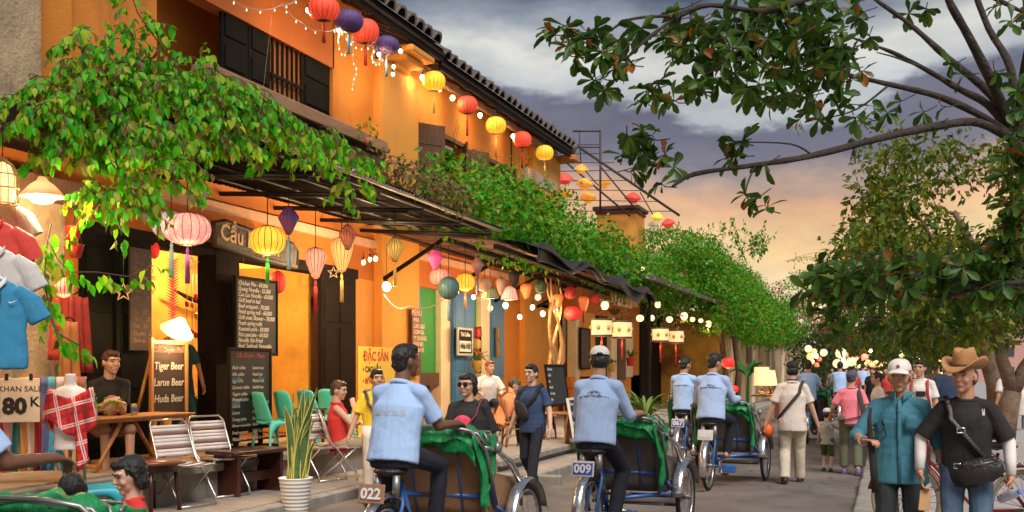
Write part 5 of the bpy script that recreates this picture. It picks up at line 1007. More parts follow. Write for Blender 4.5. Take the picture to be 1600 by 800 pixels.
# moulded plastic chairs
tealp = mat('teal_plastic', (.14, .80, .70), .35, .06, 4); tealb = mat('blue_teal_plastic', (.03, .34, .44), .35, .06, 4); greenpl = mat('green_plastic', (.03, .36, .14), .4)
def plastic_chair(label, pos, rz, m, s=1., slots=False, group='moulded plastic chairs'):
    t = thing('plastic_chair', label, 'chair', pos, R(rz), group); t.scale = (s,) * 3
    obj('seat', MB().sheet(lambda u, v: ((u - .5) * .40, -.19 + .38 * v, .36 + .015 * cos(2 * pi * u) - .012 * sin(pi * v)), 8, 8, thick=.02), m, t)
    bk = MB()
    if not slots: bk.sheet(lambda u, v: ((u - .5) * (.40 - .10 * v ** 2), -.19 - .12 * v + .03 * (2 * u - 1) ** 2, .36 + .40 * v - .03 * v * (2 * u - 1) ** 4), 10, 8, thick=.018)
    else:
        bk.sheet(lambda u, v: ((u - .5) * .34, -.30 + .03 * (2 * u - 1) ** 2, .70 + .08 * v - .02 * (2 * u - 1) ** 4), 10, 3, thick=.018); bk.sheet(lambda u, v: ((u - .5) * .40, -.19 - .02 * v, .36 + .07 * v), 8, 2, thick=.018)
    b_ = obj('backrest', bk, m, t)
    if slots:
        for k in range(7): obj('back_slat', MB().box(((k - 3) * .052, -.25, .57), (.030, .016, .33), (R(16), 0, 0), bev=.005), m, t)
    for sx in (-1, 1):
        for sy in (-1, 1): obj('leg', MB().sheet(lambda u, v: (sx * (.19 + .035 * v - .05 * u * (1 - .5 * v)), sy * (.18 + .04 * v - .01 * u), .36 - .36 * v), 2, 4, thick=.022 * -sx * sy), m, t)
        obj('side_web', MB().sheet(lambda u, v: (sx * (.195 + .006 * v), -.18 + .36 * u, .36 - (.05 + .20 * abs(2 * u - 1) ** 3) * v), 8, 2, thick=.012 * sx), m, t)
    return t
for i, (u, l) in enumerate(((428, 'teal plastic chair nearest the standing drinks menu'), (462, 'second teal plastic chair from the standing drinks menu'), (496, 'third teal plastic chair, behind the snake plant'), (526, 'teal plastic chair half hidden by the man in red'))):
    q = pX(u, 690, -7.72 - .05 * i); plastic_chair(l, (q.x, q.y, ZT1 + .018), -25 + 6 * i, tealp, .97)
q = pX(150, 760, -6.75); plastic_chair('blue-teal slatted chair behind the children at the left', (q.x, q.y, .13), -40, tealb, 1.12, True)
q = pX(300, 620, XF - .5); plastic_chair('green plastic stool chair inside the doorway', (q.x, q.y, ZT1), 20, greenpl, .9)
c = pX(478, 690, -7.75); t = thing('side_table', 'small dark table by the teal chairs', 'table', (c.x, c.y, ZT1 + .018)); obj('top', MB().box((0, 0, .47), (.4, .5, .03), bev=.006), mahog, t)
for a in (-1, 1):
    for b in (-1, 1): obj('leg', MB().box((a * .16, b * .2, .23), (.035, .035, .46)), mahog, t)
c = pX(240, 630, XF - .8); t = thing('inside_table', 'dark wooden table inside the doorway', 'table', (c.x, pX(310, 630, XF - .8).y, ZT1)); obj('top', MB().box((0, 0, .62), (.6, 1.3, .05), bev=.008), brownwood, t)
for a in (-1, 1):
    for b in (-1, 1): obj('leg', MB().box((a * .24, b * .55, .3), (.07, .07, .6)), brownwood, t)
c = pX(480, 620, XF - .9); t = thing('wall_bench', 'dark bench along the inner ochre wall', 'bench', (XF - 1.35, c.y, ZT1)); obj('seat', MB().box((0, 0, .58), (.5, 2.6, .05), bev=.01), darkwood, t)
for b in (-1, 1): obj('leg', MB().box((0, b * 1.1, .28), (.4, .06, .56)), darkwood, t)
s_ = thing('wall_socket', 'white double wall socket on the inner wall', 'socket', (XF - 1.68, pX(481, 584, XF - 1.7).y, pX(481, 584, XF - 1.7).z)); obj('plate', MB().box((0, 0, 0), (.03, .22, .20), bev=.008), whitepaint, s_)
for b in (-.05, .05): obj('outlet', MB().box((.017, b, 0), (.006, .06, .08)), mat('grey_plastic', (.3, .28, .26), .5), s_)
# branch mounted on the inner wall, hanging charms
br = thing('wall_branch', 'dark dry branch mounted across the inner ochre wall', 'branch'); Xb = XF - 1.5
pp = [pX(u, v, Xb) for u, v in ((437, 462), (455, 473), (478, 474), (492, 466), (505, 452))]; obj('limb', MB().tube(pp, [.03, .05, .055, .05, .03], 8), darkwood, br); pp = [pX(u, v, Xb) for u, v in ((455, 512), (462, 495), (475, 482), (490, 474))]; obj('twig', MB().tube(pp, [.012, .025, .035, .04], 8), darkwood, br); pp = [pX(u, v, Xb) for u, v in ((270, 452), (300, 468), (330, 475), (352, 470))]; obj('limb', MB().tube(pp, [.02, .04, .045, .02], 8), darkwood, br)
for i in range(9):
    u = 292 + i * 6.5 + rnd.uniform(-2, 2); q = pX(u, 428, XF - .9); ch_ = thing('charm_string', 'hanging string of small red and gold charms, strand %s from the red banner' % ('first second third fourth fifth sixth seventh eighth ninth'.split()[i]), 'ornament', q, group='charm strings inside the doorway'); ln = rnd.uniform(.9, 1.5); obj('cord', MB().cyl((0, 0, 0), (0, 0, -ln), .006, n=5), mat('amber_cord', (.55, .16, .04), .7), ch_)
    for k in range(3): obj('charm', MB().box((0, 0, -ln * (.35 + .3 * k)), (.05, .05, .08), (0, 0, .7 * k), bev=.012), (mat('red_charm', (.5, .03, .02), .5), mat('gold_charm', (.6, .35, .08), .4))[(k + i) % 2], ch_)
def banner(label, u, v, X, wpx, hpx):
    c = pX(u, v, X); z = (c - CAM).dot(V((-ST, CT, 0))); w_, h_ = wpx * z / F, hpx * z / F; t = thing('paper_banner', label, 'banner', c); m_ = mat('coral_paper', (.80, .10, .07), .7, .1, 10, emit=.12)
    n = 22
    for k in range(n): obj('paper_leaf', MB().prism([(-w_ / 2, h_ / 2 - k * h_ / n), (0, h_ / 2 - (k + .9) * h_ / n), (w_ / 2, h_ / 2 - k * h_ / n), (0, h_ / 2 - (k + 1.9) * h_ / n)], -.012, .012), m_, t)
    t.rotation_euler = (0, 0, R(35)); obj('cord', MB().cyl((0, 0, h_ / 2 - .02), (0, 0, h_ / 2 + .5), .005, n=5), bkm, t); return t
banner('long coral fishbone paper banner hanging by the pink lantern', 270, 452, XF + .6, 19, 98); banner('short coral fishbone paper banner inside the doorway', 341, 450, XF - .3, 15, 46)
def star(label, u, v, X, r_px):
    c = pX(u, v, X); z = (c - CAM).dot(V((-ST, CT, 0))); r = r_px * z / F; t = thing('star_ornament', label, 'ornament', c, R(35)); P_ = [(r * (1 if k % 2 == 0 else .42) * sin(pi * k / 5), 0, r * (1 if k % 2 == 0 else .42) * cos(pi * k / 5)) for k in range(10)]
    obj('star_outline', MB().tube(P_, .012, 6, closed=True), mat('pale_wood_strip', (.62, .42, .24), .6), t); obj('cord', MB().cyl((0, 0, r), (0, 0, r + .45), .004, n=5), bkm, t)
star('pale wooden star hanging before the dark door', 193, 457, XF + .9, 14); star('small pale star below the pink lantern', 299, 412, XF + .9, 11); star('pale star beside the peach lantern', 521, 426, XF + .8, 9)
# snake plant
c = pd(462, 575, 11.9); sp = thing('snake_plant', 'tall variegated snake plant in a ribbed white pot by the kerb', 'plant', (c.x, c.y, 0)); prof = [(.125, 0)]
for k in range(9): z_ = .01 + k * .041; r_ = .128 + .0055 * k; prof += [(r_, z_), (r_ + .008, z_ + .02), (r_, z_ + .038)]
prof += [(.185, .39), (.19, .40), (.18, .405), (.165, .38), (.0, .37)]; obj('pot', MB().lathe(prof, 32), mat('white_ceramic', (.78, .74, .70), .35, .05), sp)
snake = mat('snake_leaf', (.035, .10, .03), .5, 0, 4, .1, 30, col2=(.10, .17, .05), stretch=(1, 1, 6)); snakey = mat('snake_leaf_edge', (.55, .50, .12), .5, .2, 9)
for k in range(22):
    a = rnd.uniform(0, 2 * pi); r0 = rnd.uniform(.01, .10); x0, y0_ = r0 * cos(a), r0 * sin(a); h = rnd.uniform(.48, .92) if k > 3 else rnd.uniform(.9, 1.05); lx, ly = rnd.uniform(-.12, .2), rnd.uniform(-.1, .12); tw = rnd.uniform(-.3, 1.3); wv = rnd.uniform(0, 6); wd = rnd.uniform(.034, .052)
    def lf(u, v, off=0., sc_=1.):
        e = (u - .5) * 2 * sc_; wdt = wd * (1 - .25 * (1 - v)) * (1 - v ** 5) ; aa = tw + .7 * v
        return (x0 + lx * v ** 1.6 + e * wdt * cos(aa) + .02 * sin(5 * v + wv), y0_ + ly * v ** 1.6 + e * wdt * sin(aa) + off + .012 * e * e, .36 + h * v)
    l_ = obj('leaf', MB().sheet(lambda u, v: lf(u, v), 4, 12, thick=.006), snake, sp)
    for s_ in (0, 1): obj('leaf_margin', MB().tube([lf(s_, v / 12, 0, 1.0) for v in range(13)], [.0075 * (1 - (v / 12) ** 4) + .001 for v in range(13)], 5), snakey, l_)
# scarf rack, mannequin, shirts at the left edge
c = pd(74, 600, 10.0); rk = thing('scarf_rack', 'rack of colourful hanging scarves with a KHAN SALE 80K card', 'rack', (c.x, c.y, .12)); rk.rotation_euler = (0, 0, TH + .35)
obj('rail', MB().tube([(-.45, 0, 1.38), (.32, 0, 1.38)], .014, 8), steel, rk)
for sx in (-.45, .32): obj('post', MB().tube([(sx, 0, 0), (sx, 0, 1.4)], .014, 8), steel, rk); obj('foot', MB().tube([(sx, -.25, .02), (sx, .25, .02)], .014, 8), steel, rk)
for k, cc in enumerate(((.55, .05, .04), (.75, .35, .32), (.05, .22, .18), (.80, .35, .12), (.85, .62, .40), (.35, .02, .03), (.12, .16, .35), (.10, .42, .55), (.80, .60, .58), (.85, .30, .08), (.70, .36, .12), (.55, .2, .12))):
    x = -.42 + k * .062; ph = rnd.uniform(0, 6); obj('scarf', MB().sheet(lambda u, v: (x + .062 * u + .008 * sin(6 * v + ph), -.035 + .02 * sin(2 * pi * u + ph) * (.4 + v) - .05 * (1 - (2 * min(v * 4, .5)) ** 2), 1.40 - .86 * v), 5, 12, thick=.004), mat('scarf_%d' % k, cc, .85, .12, 8, folds=.4), rk)
cd = obj('price_card', MB().box((-.22, -.12, 1.19), (.33, .012, .40), bev=.004), mat('card', (.74, .62, .48), .7), rk); text('lettering', 'KHAN SALE', .070, blackl, cd, (-.22, -.128, 1.29), ext=.001); text('lettering', '80', .20, blackl, cd, (-.265, -.128, 1.13), ext=.001, bold=.010); text('lettering', 'K', .12, blackl, cd, (-.10, -.128, 1.17), ext=.001, bold=.003)
for sx in (-.33, -.13): obj('clip', MB().box((sx, -.12, 1.40), (.03, .03, .06), bev=.005), black, rk)
c = pd(110, 600, 9.35); mn = thing('mannequin', 'white headless mannequin bust draped in a red plaid shawl', 'mannequin', (c.x, c.y, .12), TH + .2); mn.scale = (.86, .86, 1); wm = mat('mannequin_white', (.74, .66, .62), .4, .04)
b = MB(); b.tube([(0, 0, .78), (0, 0, .90), (0, .01, 1.10), (0, 0, 1.24), (0, 0, 1.30), (0, 0, 1.33), (0, 0, 1.43)], [(.16, .12), (.15, .11), (.165, .12), (.19, .10), (.14, .075), (.055, .055), (.05, .05)], 18, up=(0, 1, 0)); remesh(obj('torso', b, wm, mn), .012, 3); obj('stand', MB().cyl((0, 0, .02), (0, 0, .8), .02, n=8).lathe([(.2, 0), (.2, .02)], 20), steel, mn)
plaid = bpy.data.materials.new('red_plaid'); plaid.use_nodes = True; t_ = plaid.node_tree; bs = t_.nodes['Principled BSDF']; bs.inputs['Roughness'].default_value = .85; MATS['red_plaid'] = plaid
tcn = t_.nodes.new('ShaderNodeTexCoord'); sp_ = t_.nodes.new('ShaderNodeSeparateXYZ'); t_.links.new(tcn.outputs['Object'], sp_.inputs[0])
def stripe(src, per, wd, off): return M('LESS_THAN', M('FRACT', M('ADD', M('DIVIDE', src, per, t=t_), off, t=t_), t=t_), wd, t=t_)
ax_ = M('ADD', sp_.outputs['X'], M('MULTIPLY', sp_.outputs['Z'], .25, t=t_), t=t_); az_ = M('SUBTRACT', sp_.outputs['Z'], M('MULTIPLY', sp_.outputs['X'], .25, t=t_), t=t_)
wh = M('MAXIMUM', M('MAXIMUM', stripe(ax_, .17, .07, 0.), stripe(ax_, .17, .07, .88), t=t_), M('MAXIMUM', stripe(az_, .17, .07, .3), stripe(az_, .17, .07, .18), t=t_), t=t_); dk = M('MAXIMUM', stripe(ax_, .17, .22, .5), stripe(az_, .17, .2, .75), t=t_)
m1 = t_.nodes.new('ShaderNodeMix'); m1.data_type = 'RGBA'; m1.inputs[6].default_value = (.60, .012, .012, 1); m1.inputs[7].default_value = (.16, .01, .012, 1); t_.links.new(M('MULTIPLY', dk, .6, t=t_), m1.inputs[0]); m2 = t_.nodes.new('ShaderNodeMix'); m2.data_type = 'RGBA'; m2.inputs[7].default_value = (.72, .62, .58, 1); t_.links.new(M('MULTIPLY', wh, .8, t=t_), m2.inputs[0]); t_.links.new(m1.outputs[2], m2.inputs[6]); t_.links.new(m2.outputs[2], bs.inputs['Base Color'])
def shawl(u, v):
    a = -2.7 + 5.4 * u; f_ = .012 * sin(a * 9 + 3 * v); rx, ry = .20 + .05 * v + f_, .125 + .06 * v + f_
    dip = .05 * cos(a) ** 2
    return (rx * sin(a), -ry * cos(a), 1.27 - dip + .045 * abs(sin(a)) - (.30 + .06 * sin(2 * a)) * v)
obj('shawl', MB().sheet(shawl, 44, 10, thick=.006), plaid, mn); obj('shawl_tail', MB().sheet(lambda u, v: (.06 + .10 * u + .05 * v, -.20 + .02 * sin(6 * u + 4 * v) - .02 * v, 1.20 - (.60 - .1 * u) * v), 6, 12, thick=.006), plaid, mn)
for i, (u, v, z, cc, l) in enumerate(((26, 505, 8.5, (.03, .22, .40), 'blue polo shirt with white collar on the lowest hanger'), (24, 455, 8.75, (.55, .52, .50), 'pale grey polo shirt hanging behind the blue one'), (22, 410, 9.0, (.55, .05, .04), 'red polo shirt on the middle hanger'), (20, 372, 9.2, (.20, .18, .15), 'dark grey polo shirt on the top hanger'))):
    c = pd(u - 32, v, z); t = thing('hanging_shirt', l, 'shirt', c, TH + .25); sm = mat('polo_%d' % i, cc, .85, .06, 6, .1, 250, folds=.6)
    b = MB(); b.tube([(0, 0, -.36), (0, 0, -.34), (0, 0, 0), (0, 0, .22), (0, 0, .31), (0, 0, .345)], [(.235, .055), (.235, .06), (.225, .06), (.225, .055), (.13, .05), (.07, .04)], 20, up=(0, 1, 0))
    for s_ in (-1, 1): b.tube([(s_ * .14, 0, .26), (s_ * .25, 0, .17), (s_ * .33, 0, .02)], [(.06, .05), (.085, .05), (.09, .045)], 12, up=(0, 1, 0))
    remesh(obj('shirt_body', b, sm, t), .011, 3, ctex, .02); cl_ = mat('white_collar', (.72, .70, .68), .8) if i == 0 else sm
    for s_ in (-1, 1): obj('collar', MB().sheet(lambda a, b_: (s_ * (.085 - .06 * a), -.05 - .03 * a - .006 * b_, .365 - .05 * b_ - .07 * a), 5, 3, thick=.008 * s_), cl_, t)
    obj('hanger', MB().tube([(-.17, 0, .26), (0, 0, .38), (.17, 0, .26)], .012, 6).tube([(0, 0, .38), (0, 0, .43), (.03, 0, .46), (.02, 0, .50), (-.01, 0, .50)], .006, 6), whitepaint, t)
    if i == 0: obj('swoosh', MB().tube([(.10, -.072, .165), (.115, -.074, .155), (.135, -.072, .162), (.165, -.068, .178)], [.002, .006, .004, .001], 6), whitepaint, t); obj('neck_tag', MB().box((.02, -.075, .2), (.05, .006, .07)), blackl, t)
# second cafe furniture and plants
rat = mat('rattan', (.26, .12, .05), .7, .3, 14, .4, 60)
def rattan(label, u, X, rz, kind):
    q = pX(u, 660, X); t = thing('rattan_' + kind, label, kind, (q.x, q.y, ZT2), R(rz))
    if kind == 'table': obj('top', MB().box((0, 0, .48), (.55, .6, .04), bev=.01), rat, t)
    else: obj('seat', MB().box((0, 0, .40), (.45, .45, .05), bev=.02), rat, t); obj('backrest', MB().sheet(lambda a, b_: ((a - .5) * .46, -.22 - .08 * b_ + .05 * (2 * a - 1) ** 2, .42 + .38 * b_), 8, 4, thick=.02), rat, t)
    for a in (-1, 1):
        for b_ in (-1, 1): obj('leg', MB().tube([(a * .2, b_ * .2, 0), (a * .18, b_ * .18, .46 if kind == 'table' else .4)], .02, 6), rat, t)
        obj('arch', MB().tube([(a * .2, -.2, .05), (a * .2, -.1, .30), (a * .2, .1, .30), (a * .2, .2, .05)], .012, 6), rat, t)
    return t
rattan('rattan table with bent cane arches under the easel', 872, -5.75, 0, 'table'); rattan('rattan chair behind the man in navy', 806, -5.9, -60, 'chair'); rattan('rattan chair beside the easel table', 845, -6.2, -120, 'chair')
for i, (u, X, l) in enumerate(((796, -6.9, 'thin black metal table frame behind the navy T-shirt'), (905, -6.6, 'black metal cafe chair left of the 009 rider'), (985, -6.3, 'black metal cafe chair behind the leafy pot plant'))):
    q = pX(u, 620, X); t = thing('metal_chair', l, 'chair', (q.x, q.y, ZT2 if u < 950 else .12), R(-60 + 30 * i)); obj('seat', MB().lathe([(.2, .44), (.21, .45), (.2, .465), (0, .465)], 18), black, t)
    for a in range(4): obj('leg', MB().tube([(.23 * cos(a * pi / 2 + .78), .23 * sin(a * pi / 2 + .78), 0), (.16 * cos(a * pi / 2 + .78), .16 * sin(a * pi / 2 + .78), .44)], .010, 6), black, t)
    obj('back_hoop', MB().tube([(-.18, -.14, .45), (-.20, -.2, .7), (-.1, -.24, .86), (.1, -.24, .86), (.2, -.2, .7), (.18, -.14, .45)], .011, 6), black, t)
bush = leafmat('strap_leaf', [(.10, .22, .03), (.05, .14, .02), (.16, .28, .05), (.22, .30, .07)], .45, .3)
def strap_plant(label, pos, h, n, sp_, pot=(.20, .45), potm=None, name='pot_plant', r=.035, parent_group=None):
    t = thing(name, label, 'plant', pos)
    if pot: obj('pot', MB().lathe([(pot[0] * .75, 0), (pot[0], pot[1] * .95), (pot[0] * 1.06, pot[1]), (pot[0] * .9, pot[1]), (pot[0] * .85, pot[1] - .05), (0, pot[1] - .05)], 20), potm or mat('ochre_pot', (.62, .36, .08), .6), t)
    z0 = pot[1] - .03 if pot else 0
    for k in range(n):
        a = rnd.uniform(0, 2 * pi); ln = rnd.uniform(.6, 1) * h; up_ = rnd.uniform(.5, 1.); ca, sa = cos(a), sin(a); hz_ = rnd.uniform(0, .5) * h * .6
        def lf(u, v):
            d = sp_ * v * (1.2 - up_ * .5); z_ = z0 + hz_ * min(1, v * 3) * .6 + ln * (v * up_ - .75 * v * v * (1.15 - up_ * .55)); wd = r * sin(pi * min(.97, .12 + .85 * v)) * (u - .5) * 2
            return (ca * d - sa * wd, sa * d + ca * wd, z_ + abs(u - .5) * .02)
        obj('leaf', MB().sheet(lf, 2, 8, thick=.002), bush, t)
    return t
c = pd(1008, 650, 21.5); strap_plant('big leafy green plant in a yellow pot ahead of the 009 rider', (c.x, c.y, .12), 1.0, 48, .75)
c = pX(985, 555, X3 + .4); strap_plant('small plant in a red pot fixed to the low house wall', (c.x, c.y, c.z - .35), .6, 14, .4, (.14, .28), mat('red_pot', (.55, .03, .03), .5))
c = pX(436 * 0 + 690, 610, -7.0); strap_plant('thin leafy plant by the pale pier behind the black blouse', (c.x, c.y, ZT2), .9, 18, .3, (.16, .3))
c = pX(745, 560, XF + .35); strap_plant('brown leafy plant on the ledge beside the blue door', (c.x, c.y, c.z - .25), .5, 16, .35, (.12, .2), None, 'ledge_plant')
c = pX(262 * 0 + 955, 560, X3 + .5); strap_plant('small green fern behind the white cap', (c.x, c.y, c.z - .4), .6, 14, .35, (.12, .25))
# banana plant and lamp table near the old wall
c = pd(1168, 600, 36); bn = thing('banana_plant', 'banana plant with broad leaves beside the old wall', 'plant', (c.x, c.y, .1)); bn.scale = (.62, .62, .80); bl = leafmat('banana_leaf', [(.05, .22, .03), (.08, .30, .05), (.03, .14, .02)], .4, .35); obj('stem', MB().tube([(0, 0, 0), (.05, 0, 1.4), (.0, 0, 1.7)], [.08, .07, .05], 10), bl, bn)
for k, (a, ln, dr) in enumerate(((.2, 1.5, .9), (1.2, 1.2, .2), (2.4, 1.3, .3), (3.6, 1.4, .8), (4.8, 1.5, 1.0), (5.6, 1.6, .5))): obj('leaf', MB().sheet(lambda u, v: (cos(a) * ln * .7 * v - sin(a) * (u - .5) * .42 * sin(pi * (.06 + .9 * v)), sin(a) * ln * .7 * v + cos(a) * (u - .5) * .42 * sin(pi * (.06 + .9 * v)), 1.45 + ln * .75 * (v - dr * v * v) + abs(u - .5) * .12), 4, 10, thick=.003), bl, bn)
c = pd(1197, 640, 33); lt = thing('stall_table', 'small dark red stall table with goods by the old wall', 'table', (c.x, c.y, 0)); obj('top', MB().box((0, 0, .78), (.7, 1.6, .05), bev=.01), brownwood, lt)
for k in range(9): obj('rail_bar', MB().box((.33, -.7 + k * .175, .42), (.03, .06, .66)), mat('red_brown', (.18, .03, .02)), lt)
for k in range(6): obj('goods', MB().box((rnd.uniform(-.2, .25), -.6 + k * .24, .83), (.16, .14, .06 + .04 * (k % 3)), bev=.02), mat('goods_%d' % (k % 3), ((.6, .35, .12), (.5, .1, .06), (.3, .25, .1))[k % 3], .6), lt)
lm = mat('lit_paper', (.95, .62, .28), .7, .15, 5, emit=.55)
for i, (du, l) in enumerate(((0, 'glowing cream drum table lamp at the stall'), (14, 'smaller glowing cone table lamp at the stall'))):
    q = pd(1190 + du, 595, 33.0); t = thing('table_lamp', l, 'lamp', (q.x, q.y, .81)); obj('base', MB().cyl((0, 0, 0), (0, 0, .3), .03), brownwood, t); obj('shade', MB().lathe([(.24 - .03 * i, .26), ((.22, .13)[i], .82 - .1 * i)], 18, caps=False), lm, t); point_light(t, (0, 0, .5), 10)
# twisted dry vine trunk by the second cafe
tv = thing('dry_vine_trunk', 'pale twisted dry trunk climbing the orange pillar', 'trunk'); dv = mat('pale_bark', (.40, .24, .11), .9, .3, 8, .6, 30)
for k in range(5): pp = [pX(868 + 10 * sin(k * 2.1 + j * .8) + (j - 3) * (-2 + k * .9), 590 - j * 26, -7.2 + .1 * k) for j in range(7)]; obj('stem', MB().tube(pp, [.05 - .005 * j for j in range(7)], 7), dv, tv)
# red parcels stacked in the doorway
for i in range(4):
    q = pX(745, 520 + i * 18, XF + .1); t = thing('red_parcel', 'red bundle in the narrow stack beside the blue door, number %s from the top' % ('one', 'two', 'three', 'four')[i], 'bundle', q, group='bundles stacked beside the blue door'); obj('bundle', MB().box((0, 0, 0), (.2, .2, .26), bev=.05), (redv, mat('ochre_bundle', (.55, .35, .1), .8))[i % 2], t); obj('tie', MB().box((.0, 0, 0), (.21, .03, .268)), bkm, t)

for i, (u, v, cc, l) in enumerate(((98, 500, (.45, .05, .03), 'dark red cloth hanging left of the dark door'), (122, 520, (.30, .03, .025), 'deep red garment hanging beside the dark door'), (108, 560, (.40, .16, .05), 'rust brown garment hanging low by the mannequin'))):
    c = pX(u, v, -8.15 + .08 * i); t = thing('hanging_cloth', l, 'cloth', c); ph = rnd.uniform(0, 6); obj('cloth_fall', MB().sheet(lambda a, b_: (.04 * sin(14 * a + ph) * (.4 + b_), (a - .5) * (.26 + .08 * b_), .38 - .8 * b_), 14, 10, thick=.006), mat('hung_cloth_%d' % i, cc, .85, .2, 8, folds=.5), t); obj('hanger', MB().tube([(0, -.13, .36), (0, 0, .43), (0, .13, .36)], .008, 5), darkwood, t)
# ================================================================== lanterns and lamps
def depth(p): return (p - CAM).dot(V((-ST, CT, 0)))
PROF = {'round': lambda t: sqrt(max(0, 1 - (2 * t - 1) ** 2)) ** .8 * .94 + .06 * (1 if .02 < t < .98 else 0) + .20 * (1 - abs(2 * t - 1)) * 0,
        'drop': lambda t: (.30 + .70 * sin(pi * min(1, max(0, (t - .0) / 1.0)) * .5) ** 1.0) * (1 if t < .72 else sqrt(max(0.05, 1 - ((t - .72) / .30) ** 2))),
        'diamond': lambda t: .22 + .78 * (t / .62 if t < .62 else max(0, (1 - t) / .38) ** .8),
        'drum': lambda t: 1.0, 'lotus': lambda t: (.55 + .45 * (1 - t)) if t < .7 else .68 * (1 - t) / .3 + .1}
def silk(name, col, emit, pattern=None, rough=.6):
    n = 'silk_' + name
    if n in MATS: return MATS[n]
    return mat(n, col, rough, .3 if not pattern else 0, 4 if not pattern else pattern[1], .1, 150, emit=emit, col2=pattern[0] if pattern else None, trans=.15)
ribm = mat('lantern_rib', (.16, .05, .03), .6); capm = mat('lantern_wood', (.05, .025, .018), .5)
def lantern(label, kind, u, v, X, wpx, hpx, m, cord=40, tassel=None, tlen=30, ribs=16, group='silk lanterns', light=0, Z=None, tied=None):
    c = pX(u, v, X) if Z is None else pd(u, v, Z); z = depth(c); w_, h_ = wpx * z / F / 2, hpx * z / F
    t = thing('lantern', label, 'lantern', c, group=group); f = PROF[kind]; K = 14; n = ribs * 3; vs = []; fs = []
    for i in range(K + 1):
        q = i / K; q = min(max(q, .015), .985); r = max(.12, f(q)) * w_
        for j in range(n): rr = r * (1 - .045 * (abs(((j % 3) - 1.5)) < 2 and (j % 3 == 0)) * (kind != 'drum')); a = 2 * pi * j / n; vs.append((rr * cos(a), rr * sin(a), (q - .5) * h_))
    for i in range(K): fs += [(i * n + j, i * n + (j + 1) % n, (i + 1) * n + (j + 1) % n, (i + 1) * n + j) for j in range(n)]
    s = obj('shade', MB().add(vs, fs), m, t)
    if wpx > 24:
        rb = MB()
        for j in range(0, n, 3): rb.tube([(max(.12, f(min(max(i / K, .015), .985))) * w_ * .965 * cos(2 * pi * j / n), max(.12, f(min(max(i / K, .015), .985))) * w_ * .965 * sin(2 * pi * j / n), (i / K - .5) * h_) for i in range(K + 1)], .004, 4, caps=False)
        o = obj('rib', rb, ribm, s); o['kind'] = 'stuff'
    r1, r0 = max(.14, f(.985)) * w_, max(.14, f(.015)) * w_
    obj('top_ring', MB().lathe([(r1 * 1.0, h_ * .47), (r1 * 1.05, h_ * .5), (r1 * .5, h_ * .53), (.01, h_ * .54)], 14), capm, t); obj('bottom_ring', MB().lathe([(.01, -h_ * .53), (r0 * .6, -h_ * .52), (r0 * 1.02, -h_ * .49), (r0, -h_ * .47)], 14), capm, t)
    if cord: obj('cord', MB().cyl((0, 0, h_ * .5), (0, 0, h_ * .5 + cord * z / F), .006, n=5), bkm, t)
    if tassel:
        tl = tlen * z / F; obj('tassel', MB().lathe([(.004, -h_ * .5), (.012, -h_ * .5 - tl * .12), (.018, -h_ * .5 - tl * .16), (.012, -h_ * .5 - tl * .22), (.022, -h_ * .5 - tl * .3), (.026, -h_ * .5 - tl)], 10), mat('tassel_' + tassel[0], tassel[1], .7), t)
    if light: point_light(t, (0, 0, -h_ * .75), light, r=.1)
    return t
# colours
pinkp = silk('pink_pattern', (.95, .52, .34), .7, ((.75, .16, .22), 9)); bluepat = silk('blue_pattern', (.30, .55, .70), .25, ((.55, .20, .35), 9)); multi = silk('multi_pattern', (.25, .40, .25), .18, ((.65, .20, .15), 16)); yel = silk('yellow', (.95, .55, .05), .6); blued = silk('blue_flower', (.06, .10, .42), .10, ((.40, .06, .16), 14)); peach = silk('peach', (.95, .36, .22), .6); redp = silk('red_pattern', (.60, .06, .04), .25, ((.75, .35, .15), 14)); orangel = silk('orange_glow', (1.0, .42, .12), .75)
goldd = silk('gold', (.70, .45, .10), .35); pinkd = silk('hot_pink', (.80, .08, .25), .25); rose = silk('rose', (.85, .28, .20), .45); tealL = silk('teal_satin', (.07, .20, .22), 0, None, .3); greyp = silk('grey_pattern', (.40, .34, .30), .1, ((.5, .12, .10), 14)); beige = silk('beige_pattern', (.55, .32, .16), .25, ((.35, .18, .10), 12)); olive = silk('olive', (.30, .34, .14), .15); taupe = silk('taupe', (.40, .22, .15), .2); lotus = silk('lotus_pink', (1.0, .32, .24), .9); darkl = silk('dark_grey', (.07, .07, .07), 0); oran = silk('orange', (.75, .18, .05), .35); dgreen = silk('dark_green', (.08, .14, .07), .05); dred = silk('dark_red', (.40, .04, .025), .15); redL = silk('red_bright', (.72, .035, .025), .40); purple = silk('violet', (.09, .055, .20), .06); redE = silk('eave_red', (.72, .07, .03), .42); yelE = silk('eave_yellow', (.92, .46, .03), .55)
T = lambda n, c: (n, c)
tp, tg, tb, tr, ty, to_ = T('violet', (.22, .05, .30)), T('green', (.05, .50, .06)), T('blue', (.20, .36, .50)), T('red', (.55, .03, .03)), T('yellow', (.75, .50, .12)), T('orange', (.70, .30, .10))
X1 = -6.75
lantern('large glowing pink patterned round lantern near the cafe sign', 'round', 293, 358, X1, 72, 50, pinkp, 60, tp, 60, light=9)
lantern('blue and red patterned round lantern tucked behind the pink one', 'round', 268, 352, X1 - .45, 60, 44, bluepat, 60, tb, 60)
lantern('multicoloured flowered diamond lantern above the pink one', 'diamond', 311, 305, X1 + .1, 33, 42, multi, 34)
lantern('glowing yellow round lantern over the tall slate menu', 'round', 418, 376, X1, 56, 45, yel, 52, tg, 46, light=9)
lantern('blue flowered drop lantern beside the yellow one', 'diamond', 451, 345, X1, 34, 42, blued, 30, tb, 55)
lantern('peach drop lantern with a red tassel', 'drop', 493, 411, X1 - .2, 36, 46, peach, 70, tr, 55, light=6)
lantern('small red patterned lantern above the glowing orange one', 'diamond', 543, 371, X1, 28, 38, redp, 40)
